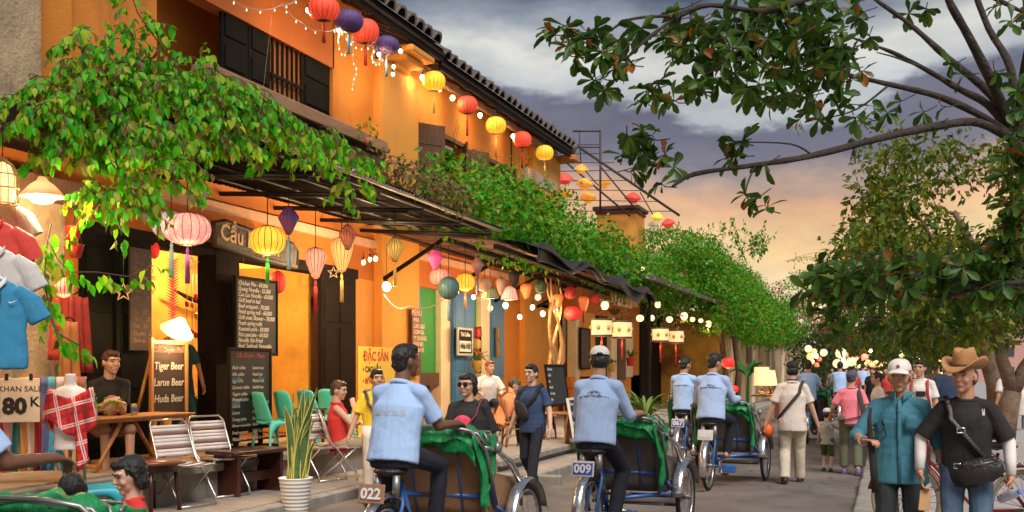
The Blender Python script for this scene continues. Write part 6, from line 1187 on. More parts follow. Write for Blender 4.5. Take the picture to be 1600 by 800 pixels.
lantern('glowing orange drop lantern with a yellow tassel', 'drop', 534, 398, X1 - .2, 38, 52, orangel, 60, ty, 48, light=8)
lantern('golden drop lantern before the pale pillar', 'diamond', 617, 390, X1 + .1, 27, 38, goldd, 40, ty, 38)
lantern('small hot pink diamond lantern right of the pillar', 'diamond', 680, 406, X1 + .1, 24, 31, pinkd, 36)
lantern('rose round lantern behind the teal satin one', 'round', 688, 433, X1 - .3, 34, 27, rose, 40)
lantern('dark teal satin round lantern, unlit', 'round', 701, 450, X1, 34, 34, tealL, 50, tb, 34)
lantern('glowing yellow round lantern right of the teal one', 'round', 727, 441, X1 - .2, 30, 28, yel, 44, to_, 26, light=8)
lantern('grey patterned drop lantern with a red spot', 'diamond', 746, 416, X1, 20, 28, greyp, 20, tb, 30)
lantern('beige patterned round lantern over the olive cone', 'round', 757, 445, X1, 22, 22, beige, 30)
lantern('olive cone lantern under the beige one', 'lotus', 766, 457, X1, 27, 18, olive, 40, ty, 22)
lantern('taupe drop lantern left of the pink lotus', 'drop', 783, 447, X1, 18, 26, taupe, 30)
lantern('glowing pink lotus lantern', 'lotus', 796, 457, X1, 28, 22, lotus, 50, light=8)
lantern('dark grey drop lantern behind the lotus', 'drop', 803, 437, X1, 19, 26, darkl, 24)
lantern('orange drop lantern right of the lotus', 'drop', 822, 455, X1, 20, 24, oran, 30)
lantern('dark green round lantern under the tarpaulin', 'round', 845, 448, X1, 20, 20, dgreen, 20)
lantern('small cream round lantern by the dry trunk', 'round', 841, 464, X1, 10, 10, silk('cream', (.8, .6, .4), .6), 30)
lantern('orange drop lantern right of the dry trunk', 'drop', 872, 470, X1, 18, 22, oran, 30, ty, 14)
lantern('dark red round lantern with a lighter core', 'round', 891, 457, X1, 18, 20, dred, 20)
lantern('bright red round satin lantern low under the tarpaulin', 'round', 895, 489, X1, 28, 23, redL, 40)
lantern('orange drop lantern right of the bright red one', 'drop', 912, 475, X1, 18, 24, oran, 40, tr, 18)
lantern('dark orange round lantern at the tarpaulin corner', 'round', 929, 467, X1, 16, 16, dred, 20)
lantern('rose lantern glowing among the left vine leaves', 'round', 100, 449, -6.9, 32, 30, rose, 50, light=6)
lantern('red lantern behind the tall slate menu', 'round', 434, 441, XF + .1, 26, 33, redL, 20)
lantern('red lantern half hidden by the dark door frame', 'round', 241, 391, XF + .0, 16, 26, redL, 10)
XU = -8.12
for u, v, w_, h_, m_, l, dx in ((506, 14, 50, 37, redE, 'big red eave lantern highest at the picture top', .35), (545, 33, 46, 34, purple, 'violet eave lantern between the two red ones', .3), (571, 49, 43, 38, redE, 'second red eave lantern, left of the lower violet one', .25), (604, 71, 40, 28, purple, 'lower violet eave lantern before the pillar capital', .15),
        (678, 127, 36, 31, yelE, 'first yellow eave lantern right of the pillar', 0), (730, 164, 33, 28, redE, 'red eave lantern between the first two yellow ones', 0), (775, 196, 32, 27, yelE, 'second yellow eave lantern, middle of the eave row', 0), (816, 218, 29, 25, redE, 'last red eave lantern near the roof end', 0), (851, 239, 28, 24, yelE, 'last yellow eave lantern at the roof corner', 0)):
    lantern(l, 'round', u, v, XU + dx, w_, h_, m_, 12, {'v': tb}.get('x') or (tb if m_ is purple else tr if m_ is redE else ty), 34, group='eave lanterns', light=2.5 if m_ is yelE else 0)
drumm = silk('white_drum', (.90, .58, .25), .48, ((.80, .55, .28), 12))
for u, v, w_, h_, l, X in ((940, 512, 32, 25, 'white drum lantern above the white cap', -6.0), (972, 515, 30, 25, 'white drum lantern right of the one above the white cap', -6.0), (1032, 523, 26, 20, 'white drum lantern before the dark doorway', -5.9), (1056, 526, 24, 19, 'rightmost white drum lantern', -5.9)):
    t = lantern(l, 'drum', u, v, X, w_, h_, drumm, 40, tr, 34, 12, 'white drum lanterns', light=14)
    z = depth(t.location); w2, h2 = w_ * z / F / 2, h_ * z / F
    for s_ in (-1, 1): obj('rim', MB().lathe([(w2 * 1.04, s_ * h2 * .5 - .02), (w2 * 1.06, s_ * h2 * .5), (w2 * 1.04, s_ * h2 * .5 + .02), (.02, s_ * h2 * .5 + .021)], 20, caps=False), capm, t)
    for k in range(6): obj('motif', MB().ell((w2 * 1.0 * cos(k * pi / 3 - .6), w2 * 1.0 * sin(k * pi / 3 - .6), 0), (.05, .05, .06), None, 8, 5), mat('drum_motif', (.45, .32, .12), .7), t)
for u, v, w_, h_, l in ((1118, 563, 17, 14, 'upper red round lantern by the banana plant'), (1138, 567, 20, 17, 'red round lantern next to the banana leaf'), (1147, 608, 14, 11, 'low red round lantern above the stall')): lantern(l, 'round', u, v, 0, w_, h_, redL, 14, Z=34, light=5, group='red lanterns by the banana plant')
globem = silk('globe_glow', (1, .72, .38), 1.0)
for i, (u, v, d, l) in enumerate(((945, 477, 15, 'glowing globe lamp over the first drum lantern'), (1000, 497, 14, 'glowing globe lamp right of the drum pair'), (1028, 476, 11, 'small globe lamp under the bougainvillea edge'), (1018, 497, 11, 'dim globe lamp among hanging plants'), (1046, 499, 12, 'globe lamp above the doorway drums'), (1069, 494, 13, 'brightest globe lamp right of the doorway drums'), (1082, 499, 9, 'small pale lamp right of the brightest globe'), (1095, 501, 9, 'small pale lamp, second right of the brightest globe'), (1107, 506, 11, 'last globe lamp under the hanging bougainvillea'), (1004, 420 + 0, 7, 'tiny bulb glowing inside the bougainvillea'))):
    lantern(l, 'round', u, v, -6.3, d * .85, d * (.85, .72, .95)[i % 3], globem, 16, group='globe lamps under the bougainvillea', light=12 if i in (0, 1, 4, 5, 8) else 0)
# bare bulbs
def bulb(label, u, v, X, dpx, e, cord=20, group='bare bulbs', em=None, Z=None):
    c = pX(u, v, X) if Z is None else pd(u, v, Z); z = depth(c); r = dpx * .78 * z / F / 2; t = thing('light_bulb', label, 'bulb', c, group=group)
    obj('glass', MB().ell((0, 0, 0), (r, r, r * 1.1), None, 14, 9), em or lampw, t); obj('socket', MB().cyl((0, 0, r), (0, 0, r + .05), .018, n=8), black, t); obj('cord', MB().cyl((0, 0, r + .05), (0, 0, r + cord * z / F), .004, n=5), black, t)
    if e: point_light(t, (.0, 0, -r - .03), e, (1, .66, .34), .05)
bulb('large bright bulb hanging before the pale pillar', 604, 448, -6.9, 17, 85, 60, em=mat('bulb_white', (1, .9, .7), .5, emit=12, ecol=(1, .86, .62)))
for i, (u, v, d) in enumerate(((740, 464, 8), (766, 481, 9), (790, 477, 11), (812, 495, 9), (832, 480, 9), (848, 490, 10), (869, 486, 9))): bulb('bare bulb in the row over the second cafe, %s from the pillar' % 'first second third fourth fifth sixth seventh'.split()[i], u, v, -7.0, d, 30, 24)
for i, (u, v, d) in enumerate(((481, 16, 9), (529, 47, 8), (592, 85, 8), (626, 80, 8), (615, 104, 7), (614, 116, 7), (660, 121, 10), (687, 140, 7), (707, 153, 10), (750, 180, 9), (802, 213, 9))): bulb('bare bulb along the upper eave, %s from the top' % 'first second third fourth fifth sixth seventh eighth ninth tenth eleventh'.split()[i], u, v, -8.3 if u > 640 else -8.0, d, 9 if u > 640 or i in (0, 1, 2) else 5, 6, 'eave bulbs')
for i, (u, v, d) in enumerate(((134, 307, 10), (568, 410, 8), (578, 405, 7), (587, 404, 8))): bulb(('small bulb glowing under the vine', 'first bulb of the cluster left of the pillar', 'second bulb of the cluster left of the pillar', 'third bulb of the cluster left of the pillar')[i], u, v, -7.6, d, 26, 14)
for i, (u, v) in enumerate(((330, 330), (470, 350))): bulb(('bulb in the room behind the pink lantern', 'bulb in the room behind the peach lantern')[i], u, v + 70, XF - .8, 7, 95, 12, 'bulbs inside the cafe')
bulb('bulb inside the neighbour shop behind the shirts', 30, 330, -8.2, 8, 20, 10)
bulb('dim bulb in the second cafe room', 672, 500, XF - .8, 6, 12, 10, 'bulbs inside the cafe')
bulb('lit bulb in the barred upper room', 455, 105, XF - .11, 4, 0, 3, 'bulbs inside the cafe')
# enamel pendant lamp and birdcage at the left
c = pd(66, 302, 9.3); t = thing('pendant_lamp', 'wide white enamel pendant lamp glowing over the shirts', 'lamp', c); obj('shade', MB().lathe([(.185, -.03), (.165, .0), (.10, .07), (.045, .11), (.03, .14), (0, .145)], 24), mat('enamel_shade', (.62, .38, .22), .5, trans=.2), t); obj('bulb', MB().ell((0, 0, -.035), (.11, .11, .055), None, 18, 10), mat('bulb_white', (1, .9, .7)), t); obj('cord', MB().cyl((0, 0, .14), (.0, 0, .8), .006, n=5), black, t); point_light(t, (0, 0, -.13), 60)
c = pd(4, 285, 9.0); t = thing('birdcage_lamp', 'bamboo cage lamp glowing at the left edge', 'lamp', c); gl_ = mat('cage_glow', (1, .62, .25), .6, emit=.8)
obj('liner', MB().lathe([(.09, -.16), (.10, -.1), (.10, .05), (.06, .14), (.01, .17)], 16), gl_, t)
for k in range(14): a = 2 * pi * k / 14; obj('cage_bar', MB().tube([(.12 * cos(a), .12 * sin(a), -.18), (.125 * cos(a), .125 * sin(a), .05), (.08 * cos(a), .08 * sin(a), .15), (.01 * cos(a), .01 * sin(a), .2)], .004, 4), mat('bamboo', (.45, .25, .08), .6), t)
for z_ in (-.18, -.05, .06): obj('cage_hoop', MB().tube([(.125 * cos(a), .125 * sin(a), z_) for a in [2 * pi * k / 20 for k in range(20)]], .006, 5, closed=True), mat('bamboo', (.45, .25, .08)), t)
obj('cord', MB().cyl((0, 0, .2), (0, 0, .7), .004, n=5), black, t)
# red hanging flower pots under the vine
for i, (u, v) in enumerate(((115, 364), (118, 392))):
    c = pd(u, v, 9.8); t = thing('hanging_pot', ('red hanging flower pot under the vine', 'lower red hanging pot under the vine')[i], 'pot', c); obj('pot', MB().lathe([(.045, -.06), (.075, .05), (.08, .055), (.06, .05), (0, .03)], 14), redv, t)
    for a in range(3): obj('wire', MB().tube([(.075 * cos(a * 2.1), .075 * sin(a * 2.1), .05), (0, 0, .32)], .003, 4), black, t)
# fairy light cords along the eave
fc = mat('pale_cable', (.55, .42, .36), .6); tiny = mat('fairy_glow', (1, .8, .55), .5, emit=1.6, ecol=(1, .75, .45))
cords = [((355, -8), (395, 14), (440, 8), (470, -6)), ((440, 5), (470, 35), (500, 48), (530, 42), (545, 60), (560, 72), (580, 70), (598, 92)), ((530, 42), (528, 66), (536, 84), (548, 70), (552, 45)), ((552, 50), (551, 90), (558, 106), (552, 122), (550, 138)), ((585, 66), (580, 90), (590, 98), (600, 86))]
for i, cpts in enumerate(cords):
    pts = [pX(u, v, -7.95 - .05 * i) for u, v in cpts]; fine = []
    for a, b in zip(pts[:-1], pts[1:]):
        for k in range(4): q = a.lerp(b, k / 4); q.z -= .04 * sin(pi * k / 4); fine.append(q)
    fine.append(pts[-1]); t = thing('fairy_light_cord', ('looped fairy light cord at the picture top left of the big red lantern', 'long fairy light cord swagged below the red and violet lanterns', 'short fairy light loop under the violet lantern', 'fairy light strand dangling down the orange wall', 'small fairy light loop beside the pillar capital')[i], 'light cord'); obj('cable', MB().tube(fine, .007, 5), fc, t)
    for k in range(1, len(fine), 2): obj('fairy_bulb', MB().ell(fine[k] - V((0, 0, .03)), (.009, .009, .018), None, 8, 5), tiny, t)
for (a, b, sag, l) in (((640, 478), (702, 460), 14, 'sagging white cable right of the pale pillar'), ((600, 460), (640, 478), 6, 'white cable below the large bulb')):
    p0, p1 = pX(*a, -7.6), pX(*b, -7.2); pts = [p0.lerp(p1, k / 8) - V((0, 0, .12 * sin(pi * k / 8))) for k in range(9)]; t = thing('cable', l, 'cable'); obj('wire', MB().tube(pts, .012, 6), fc, t)
# steel frame with flower umbrellas beyond the roof
fr = thing('steel_frame', 'open rusty steel frame above the low roofs', 'frame'); q = lambda u, v: pd(u, v, 36)
for a, b, r in (((893, 222), (1062, 337), .045), ((880, 250), (985, 338), .035), ((938, 203), (938, 330), .035), ((895, 205), (938, 205), .03), ((906, 230), (938, 230), .025), ((858, 226), (936, 226), .014), ((858, 240), (940, 240), .014), ((858, 254), (960, 254), .014), ((858, 268), (960, 266), .014), ((858, 282), (985, 282), .014), ((862, 296), (1010, 298), .014), ((870, 312), (1030, 315), .014), ((900, 330), (1052, 330), .014), ((938, 260), (1000, 335), .03), ((905, 203), (908, 262), .02), ((880, 228), (935, 290), .02), ((1000, 300), (1020, 335), .02), ((960, 270), (990, 262), .02)): obj('bar', MB().cyl(q(*a), q(*b), r, n=6), mat('rusty_steel', (.05, .035, .03), .7), fr)
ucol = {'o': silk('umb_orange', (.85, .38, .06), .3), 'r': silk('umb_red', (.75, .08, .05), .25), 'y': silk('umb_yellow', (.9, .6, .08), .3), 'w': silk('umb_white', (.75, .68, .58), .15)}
for i, (u, v, k, w_) in enumerate(((908, 263, 'o', 20), (882, 278, 'r', 25), (864, 287, 'r', 20), (914, 286, 'o', 24), (882, 302, 'o', 22), (872, 311, 'w', 18), (919, 307, 'o', 24), (944, 286, 'o', 20), (989, 308, 'r', 24), (1027, 338, 'y', 20), (1021, 351, 'w', 16), (1044, 348, 'r', 21))):
    c = pd(u, v, 35 + .2 * i); s_ = w_ * 1.12 * 35 / F / 2; nm = {'o': 'orange', 'r': 'red', 'y': 'yellow', 'w': 'white'}[k]
    t = thing('paper_umbrella', nm + ' hanging paper flower umbrella, ' + ('top of the cluster beyond the roof', 'below the top orange one', 'leftmost against the house corner', 'middle of the cluster', 'lower left of the cluster', 'pale one at the cluster bottom', 'below the middle one', 'above the orange turret side', 'above the turret cap', 'over the roof slope', 'lowest by the roof slope', 'last at the frame tip')[i], 'umbrella', c, rot=(R(rnd.uniform(-12, 12)), R(rnd.uniform(-12, 12)), rnd.uniform(0, 6)), group='paper umbrellas beyond the roof')
    n = 16; vs = []; fs = []
    for r_, z_ in ((.03, .62), (.35, .50), (.75, .16), (1.0, -.24)):
        for j in range(n): a = 2 * pi * j / n; sc_ = 1 + (.10 if j % 2 == 0 else -.06) * (r_ > .5); vs.append((r_ * sc_ * s_ * cos(a), r_ * sc_ * s_ * sin(a), z_ * s_))
    for i2 in range(3): fs += [(i2 * n + j, i2 * n + (j + 1) % n, (i2 + 1) * n + (j + 1) % n, (i2 + 1) * n + j) for j in range(n)]
    obj('canopy', MB().add(vs, fs), ucol[k], t); obj('shaft', MB().cyl((0, 0, .42 * s_), (0, 0, -.7 * s_), .01, n=5), capm, t)
    if k != 'w': obj('underlayer', MB().lathe([(.45 * s_, -.72 * s_), (.66 * s_, -.42 * s_), (.45 * s_, -.15 * s_), (.1 * s_, .1 * s_)], 14, caps=False), ucol[k], t)
# far lantern strings across the street
farm = [silk('far_warm', (1, .50, .20), .75), silk('far_red', (1, .20, .08), .6), silk('far_pale', (1, .66, .36), .9), silk('far_pink', (1, .35, .25), .6)]
tmpl = MB().lathe([(.06, -.2), (.17, -.12), (.21, 0), (.17, .12), (.06, .2)], 12); fm = [tmpl.mesh('shade', m_) for m_ in farm]; fcap = MB().lathe([(.07, .19), (.07, .23), (.01, .24)], 8).mesh('top_ring', capm)
def farlantern(p, k, s=1., l='', g='far lantern strings'):
    t = thing('far_lantern', l, 'lantern', p, group=g); t.scale = (s,) * 3; link('shade', fm[k], t); link('top_ring', fcap, t)
strings = [((1312, 534), (1408, 542), 48, 16), ((1316, 540), (1412, 545), 58, 14), ((1330, 551), (1400, 548), 70, 10), ((1400, 555), (1470, 565), 40, 7), ((1352, 566), (1398, 562), 75, 8)]
for i, (a, b, z, n) in enumerate(strings):
    p0, p1 = pd(*a, z), pd(*b, z + 4); pts = [p0.lerp(p1, k / n) - V((0, 0, .5 * sin(pi * k / n))) for k in range(n + 1)]
    t = thing('lantern_wire', 'wire carrying far lanterns, %s across the street' % ('nearest', 'second', 'third', 'the short one at the right', 'farthest and lowest')[i], 'wire'); obj('wire', MB().tube(pts, .015, 4), black, t)
    for k, q_ in enumerate(pts): farlantern(q_ - V((0, 0, .3 + .2 * rnd.random())), rnd.choice((0, 0, 2, 1, 3, 0)), rnd.uniform(.4, .65), 'tiny glowing lantern on the %s of the far street strings' % ('nearest', 'second', 'third', 'short right-hand one', 'farthest and lowest')[i], 'far lanterns on string %d' % (i + 1))
for u, v, z, k, s in ((1263, 545, 40, 2, 1.1), (1272, 549, 41, 0, .9), (1287, 551, 40, 2, 1.1), (1266, 557, 42, 0, 1.2), (1268, 565, 42, 2, .9), (1280, 561, 43, 1, .8), (1276, 570, 44, 1, .8), (1314, 552, 42, 2, 1.7), (1351, 558, 44, 3, 1.2), (1330, 565, 46, 2, 1.6), (1308, 568, 46, 2, 1.5), (1320, 570, 48, 2, 1.4), (1410, 553, 40, 2, 1.1), (1430, 561, 38, 0, .9), (1452, 563, 32, 0, .8), (1466, 567, 30, 0, .8), (1270, 476, 40, 2, .7), (1283, 482, 40, 2, .7), (1312, 498, 38, 1, 1.0), (1314, 512, 38, 1, .8), (1465, 535, 26, 3, .9), (1340, 572, 60, 2, 1.2), (1382, 566, 66, 2, 1.2), (1372, 571, 70, 0, 1.2)): farlantern(pd(u, v, z), k, s * .6, *(('small glowing lantern in the cluster beside the old wall', 'lanterns beside the old wall') if u < 1292 and v > 530 else ('pale lantern among the pink bougainvillea bracts', 'lanterns in the bougainvillea end') if v < 490 else ('red paper lantern under the almond leaves at the street gap', 'red lanterns at the street gap') if v < 520 else ('glowing lantern over the heads of the far crowd', 'lanterns over the far crowd') if u < 1400 else ('glowing lantern in the promenade trees right of the white cap', 'lanterns in the promenade trees')))
for u, v, z in ((1275, 556, 41), (1318, 562, 43), (1360, 548, 50), (1440, 560, 36)):
    ft = thing('lamp_cluster', 'bright bulb among the far lanterns, %s' % {1275: 'by the old wall', 1318: 'above the far rider', 1360: 'mid string', 1440: 'near the promenade'}[u], 'bulb', pd(u, v, z)); obj('glass', MB().ell((0, 0, 0), (.08, .08, .09)), lampw, ft); obj('socket', MB().cyl((0, 0, .12), (0, 0, .2), .03), black, ft); point_light(ft, (0, 0, -.2), 25, r=.2)
# ================================================================== vegetation
def leaf_arrays(P_, D_, N_, ln, wd, shape='oval', bend=.15):
    """P base, D direction, N normal (n,3); two-quad-strip folded leaves -> verts, quads"""
    P_, D_, N_ = (np.asarray(a, float) for a in (P_, D_, N_)); n = len(P_); ln = np.asarray(ln).reshape(-1, 1); wd = np.asarray(wd).reshape(-1, 1)
    D_ = D_ / np.linalg.norm(D_, axis=1, keepdims=True); S_ = np.cross(D_, N_); S_ /= np.linalg.norm(S_, axis=1, keepdims=True) + 1e-9; N_ = np.cross(S_, D_)
    st = {'oval': ((0, .03), (.3, .5), (.62, .46), (1, .02)), 'obov': ((0, .04), (.3, .22), (.68, .5), (.92, .32), (1, .02)), 'lite': ((0, .04), (.45, .5), (1, .02))}[shape]
    out = []
    for t, w_ in st:
        c = P_ + D_ * ln * t - N_ * ln * bend * t * t; e = N_ * wd * w_ * .35
        out += [c - S_ * wd * w_ + e, c, c + S_ * wd * w_ + e]
    k = len(out); Vs = np.stack(out, 1).reshape(-1, 3); q = []
    for i in range(len(st) - 1): q += [(i * 3, i * 3 + 1, i * 3 + 4, i * 3 + 3), (i * 3 + 1, i * 3 + 2, i * 3 + 5, i * 3 + 4)]
    Fs = (np.arange(n)[:, None, None] * k + np.asarray(q)[None]).reshape(-1, 4); return Vs, Fs
def unit(n): a = rng.normal(size=(n, 3)); return a / np.linalg.norm(a, axis=1, keepdims=True)
_lm = {}
def leaf_objects(parent, P_, D_, N_, ln, wd, shape, m, key, bend=.15):
    """single leaves as objects sharing one mesh"""
    if key not in _lm:
        Vs, Fs = leaf_arrays([[0, 0, 0]], [[0, 1, 0]], [[0, 0, 1]], [1.], [1.], shape, bend); _lm[key] = mesh_np('leaf', Vs, Fs, m, True)
    for i in range(len(P_)):
        d = V(D_[i]).normalized(); s = d.cross(V(N_[i])).normalized(); nn = s.cross(d); o = link('leaf', _lm[key], parent)
        w_, l_ = float(wd[i]), float(ln[i]); Mx = Matrix((s * w_, d * l_, nn * (w_ + l_) / 2)).transposed().to_4x4(); Mx.translation = V(P_[i]); o.matrix_local = Mx
# ---- first vine: leafy sprays over the rusty awning
vg = [(.03, .34, .004), (.09, .54, .006), (.03, .34, .006), (.18, .54, .010), (.10, .48, .008), (.30, .54, .015), (.42, .50, .02), (.16, .12, .03)]
vleaf = leafmat('vine_leaf', vg, .5, .5); vleafo = leafmat('vine_leaf_single', vg, .45, .5, True)
twig = mat('vine_twig', (.10, .055, .03), .8, .3, 10)
VN1 = thing('vine', 'lush bright green climbing vine spilling over the cafe awning', 'vine')
# anchor blobs in the place: (u, v, depth, radius m, number of sprays)
blobs = [(155, 95, 9.6, .36, 24), (170, 50, 9.8, .22, 10), (205, 35, 10.0, .18, 6), (200, 120, 9.7, .42, 36), (260, 125, 10.1, .38, 30), (300, 130, 10.4, .34, 24), (120, 150, 9.4, .36, 28), (70, 185, 9.2, .26, 18), (25, 165, 9.0, .22, 12), (130, 190, 9.4, .5, 44), (200, 170, 9.8, .55, 50), (270, 170, 10.1, .5, 44), (330, 165, 10.5, .34, 34), (380, 168, 10.9, .28, 26), (400, 185, 10.9, .28, 22), (430, 195, 11.2, .28, 24), (160, 238, 9.3, .34, 26), (220, 222, 9.6, .36, 28), (290, 208, 10.0, .34, 26), (340, 205, 10.4, .28, 20), (480, 212, 11.6, .28, 22), (520, 230, 12.0, .26, 20), (555, 250, 12.4, .22, 14), (545, 285, 12.3, .22, 8), (165, 290, 9.2, .2, 12), (180, 320, 9.2, .20, 10), (205, 290, 9.3, .22, 10), (120, 225, 9.3, .26, 18), (250, 270, 9.7, .24, 12), (450, 235, 11.2, .25, 12), (340, 135, 10.6, .24, 14), (365, 140, 10.9, .2, 8)]
LP, LD, LN, LL = [], [], [], []; stems = MB()
def spray(p, d, n, ln, droop, llen, tw=True):
    d = V(d).normalized(); pts = [V(p)]
    for k in range(n):
        d = (d + V((0, 0, -droop)) + V((rnd.gauss(0, .1), rnd.gauss(0, .1), rnd.gauss(0, .08)))).normalized(); pts.append(pts[-1] + d * ln / n)
        sd = d.cross(V((0, 0, 1))); sd = sd.normalized() if sd.length > .1 else V((1, 0, 0)); s = 1 if k % 2 else -1
        ld = (d * .5 + sd * s * .6 + V((0, 0, -.8 + rnd.gauss(0, .35)))); nn = (V((0, 0, 1)) + sd * s * -.2 + V((rnd.gauss(0, .35), rnd.gauss(0, .35), 0)))
        LP.append(pts[-1]); LD.append(ld); LN.append(nn); LL.append(llen * rnd.choice((.55, .8, 1., 1.15, 1.4)) * rnd.uniform(.85, 1.15))
    LP.append(pts[-1]); LD.append(d); LN.append(V((rnd.gauss(0, .3), rnd.gauss(0, .3), 1))); LL.append(llen * rnd.uniform(.7, 1.1))
    if tw: stems.tube(pts, .004, 4, caps=False)
for (u, v, z, r, ns) in blobs:
    c = pd(u, v, z)
    for k in range(int(ns * 1.25)):
        o_ = V(unit(1)[0]); o_.z = o_.z * .8; a = c + o_ * r * .85 * rnd.uniform(.2, 1) ** .5
        out_ = V((o_.x + .35, o_.y - .25, abs(o_.z) * .4 + .15)); spray(a, out_, rnd.randint(5, 9), rnd.uniform(.2, .36), .22, .088)
# trailing strands: hanging curtains left of the awning and the swag along the fairy cord
for (pts, llen) in (([(80, 350, 9.2), (72, 390, 9.1), (70, 430, 8.9), (75, 480, 8.9), (90, 520, 8.9), (125, 540, 8.9)], .11), ([(75, 375, 9.1), (90, 405, 8.9), (110, 425, 8.9), (150, 425, 9.0), (200, 432, 9.2), (240, 415, 9.4)], .10), ([(178, 300, 9.2), (185, 340, 9.1), (190, 368, 9.1)], .10), ([(150, 300, 9.3), (125, 345, 9.4), (100, 375, 9.4)], .10), ([(70, 440, 8.9), (80, 500, 8.85), (100, 545, 8.85)], .11), ([(545, 270, 12.2), (548, 300, 12.2), (552, 320, 12.2)], .09), ([(250, 70, 10.0), (215, 20, 9.9), (205, -10, 9.9)], .09), ([(330, 240, 10.2), (322, 275, 10.1), (312, 292, 10.1)], .1)):
    P_ = [pd(*a) for a in pts]; stems.tube(P_, .006, 4, caps=False)
    for a, b in zip(P_[:-1], P_[1:]):
        for k in range(4):
            q = a.lerp(b, k / 4); dd = (b - a).normalized(); spray(q, (dd + V((rnd.gauss(0, .6), rnd.gauss(0, .6), -.2))).normalized(), rnd.randint(1, 3), rnd.uniform(.08, .2), .3, llen, False)
st_ = obj('stem', stems, twig, VN1); st_['kind'] = 'stuff'
LPn = np.array([tuple(p) for p in LP]); LDn = np.array([tuple(p) for p in LD]); LNn = np.array([tuple(p) for p in LN]); LLn = np.array(LL)
# the 300 nearest and most outward leaves are single objects
score = -(LPn @ np.array([-ST, CT, 0])) + LPn[:, 2] * .05 + rng.normal(size=len(LPn)) * .25; idx = np.argsort(-score); big, rest = idx[:300], idx[300:]
leaf_objects(VN1, LPn[big], LDn[big], LNn[big], LLn[big], LLn[big] * .54, 'oval', vleafo, 'vine', .32)
Vs, Fs = leaf_arrays(LPn[rest], LDn[rest], LNn[rest], LLn[rest], LLn[rest] * .54, 'oval', .32); o = link('foliage', mesh_np('foliage', Vs, Fs, vleaf, True), VN1); o['kind'] = 'stuff'
# ---- bougainvillea over the second awning and the low house
bleaf = leafmat('bougainvillea_leaf', [(.02, .20, .006), (.045, .32, .008), (.09, .38, .010), (.025, .24, .007), (.16, .38, .012), (.22, .30, .018)], .5, .35); bract = leafmat('bougainvillea_bract', [(.55, .04, .16), (.65, .08, .22), (.50, .10, .06)], .6, .4); brownl = leafmat('dry_leaf', [(.20, .09, .05), (.26, .13, .08), (.14, .08, .04), (.12, .16, .03)], .7, .3)
VN2 = thing('bougainvillea', 'long bougainvillea hedge with pink bracts hanging over the low roofs', 'vine')
def cloud(blobs, per, ll, flat_=.8, shell=.55):
    P_, D_, N_ = [], [], []
    for (c, r) in blobs:
        n = int(per * r[0] * r[1] ** .5 * r[2] ** .5 * 40); o_ = unit(n); rad = (rng.random((n, 1)) ** .33) * (1 - shell) + shell
        clump = 1 + .22 * np.sin(o_[:, :1] * 9 + c[0]) * np.sin(o_[:, 1:2] * 8 + c[1]) * np.sin(o_[:, 2:] * 9 + 1)
        P_.append(np.array(c) + o_ * np.array(r) * rad * clump); d = o_ * .6 + rng.normal(size=(n, 3)) * .6; d[:, 2] -= .35; D_.append(d); nn = o_ + rng.normal(size=(n, 3)) * .5; nn[:, 2] += .5; N_.append(nn)
    P_, D_, N_ = np.concatenate(P_), np.concatenate(D_), np.concatenate(N_); n = len(P_); return P_, D_, N_, ll * rng.uniform(.65, 1.3, n)
def B(u, v, z, rx, ry=None, rz=None): c = pd(u, v, z); return (tuple(c), (rx, ry or rx, rz or rx))
bl2 = []
for k in range(16):       # ridge along the second awning, running down the street
    y = 17.6 + k * 1.35; bl2.append(((-6.9 + .15 * sin(k * 2.1), y, 4.35 - .018 * k + .12 * sin(k * 1.7)), (.9, .95, .55 + .12 * sin(k))))
for k in range(7): bl2.append(((-8.2, 18.5 + k * 1.7, 4.75 + .2 * sin(k * 2)), (.55, .9, .5)))
bl2 += [B(690, 275, 19, .42), B(735, 292, 20.5, .45), B(775, 300, 22, .45), B(810, 305, 23, .45), B(850, 318, 25, .5), B(885, 330, 27, .5)]
for k in range(9): bl2.append(((-6.9, 39 + k * 2.1, 5.0 + .25 * sin(k * 1.9)), (1.5, 1.5, .95)))
for k in range(9): bl2.append(((-5.6 + .2 * sin(k * 2.3), 39.5 + k * 2.2, 4.3 + .2 * sin(k * 1.3) - .4 * (k > 0)), (1.0, 1.5, 1.15)))
for k in range(16): y = 18.2 + k * 1.35; bl2.append(((-7.3 + .2 * sin(k * 1.3), y, 4.85 - .012 * k + .15 * sin(k * 2.3)), (.8, .95, .5)))
for k in range(12): bl2.append(((-5.25 + .25 * sin(k * 1.9), 40.5 + k * 1.7, 3.75 + .3 * sin(k * 2.7)), (.75, 1.3, .95)))
for k in range(8): bl2.append(((-7.4, 37 + k * 2.6, 5.7 + .3 * sin(k * 2.2)), (1.6, 1.7, .7)))
bl2 += [B(1140, 480, 40.5, 1.0, 1.0, 1.1), B(1110, 500, 40, .7, .8, .5), B(1170, 500, 42, .9, 1, .9), B(1210, 505, 46, .9, 1.2, .9), B(1240, 500, 52, 1.0, 1.4, 1.0), B(1085, 400, 39, 1.2, 1.2, .7), B(1250, 460, 54, 1.0, 1.5, 1.2), B(1030, 445, 34, .8, 1.2, .45), B(980, 425, 32, .8, 1.2, .4)]
P_, D_, N_, l_ = cloud(bl2, 23, .115)
Vs, Fs = leaf_arrays(P_, D_, N_, l_, l_ * .62, 'lite'); o = link('foliage', mesh_np('foliage', Vs, Fs, bleaf, True), VN2); o['kind'] = 'stuff'
sel = rng.random(len(P_)) < .012; fl = [B(1262, 480, 54, .5, .8, .7), B(1285, 500, 52, .45, .6, .6), B(1250, 470, 50, .3), B(1215, 450, 46, .25), B(1063, 445, 36, .18), B(1133, 480, 39.5, .14), B(1068, 430, 36, .12)]
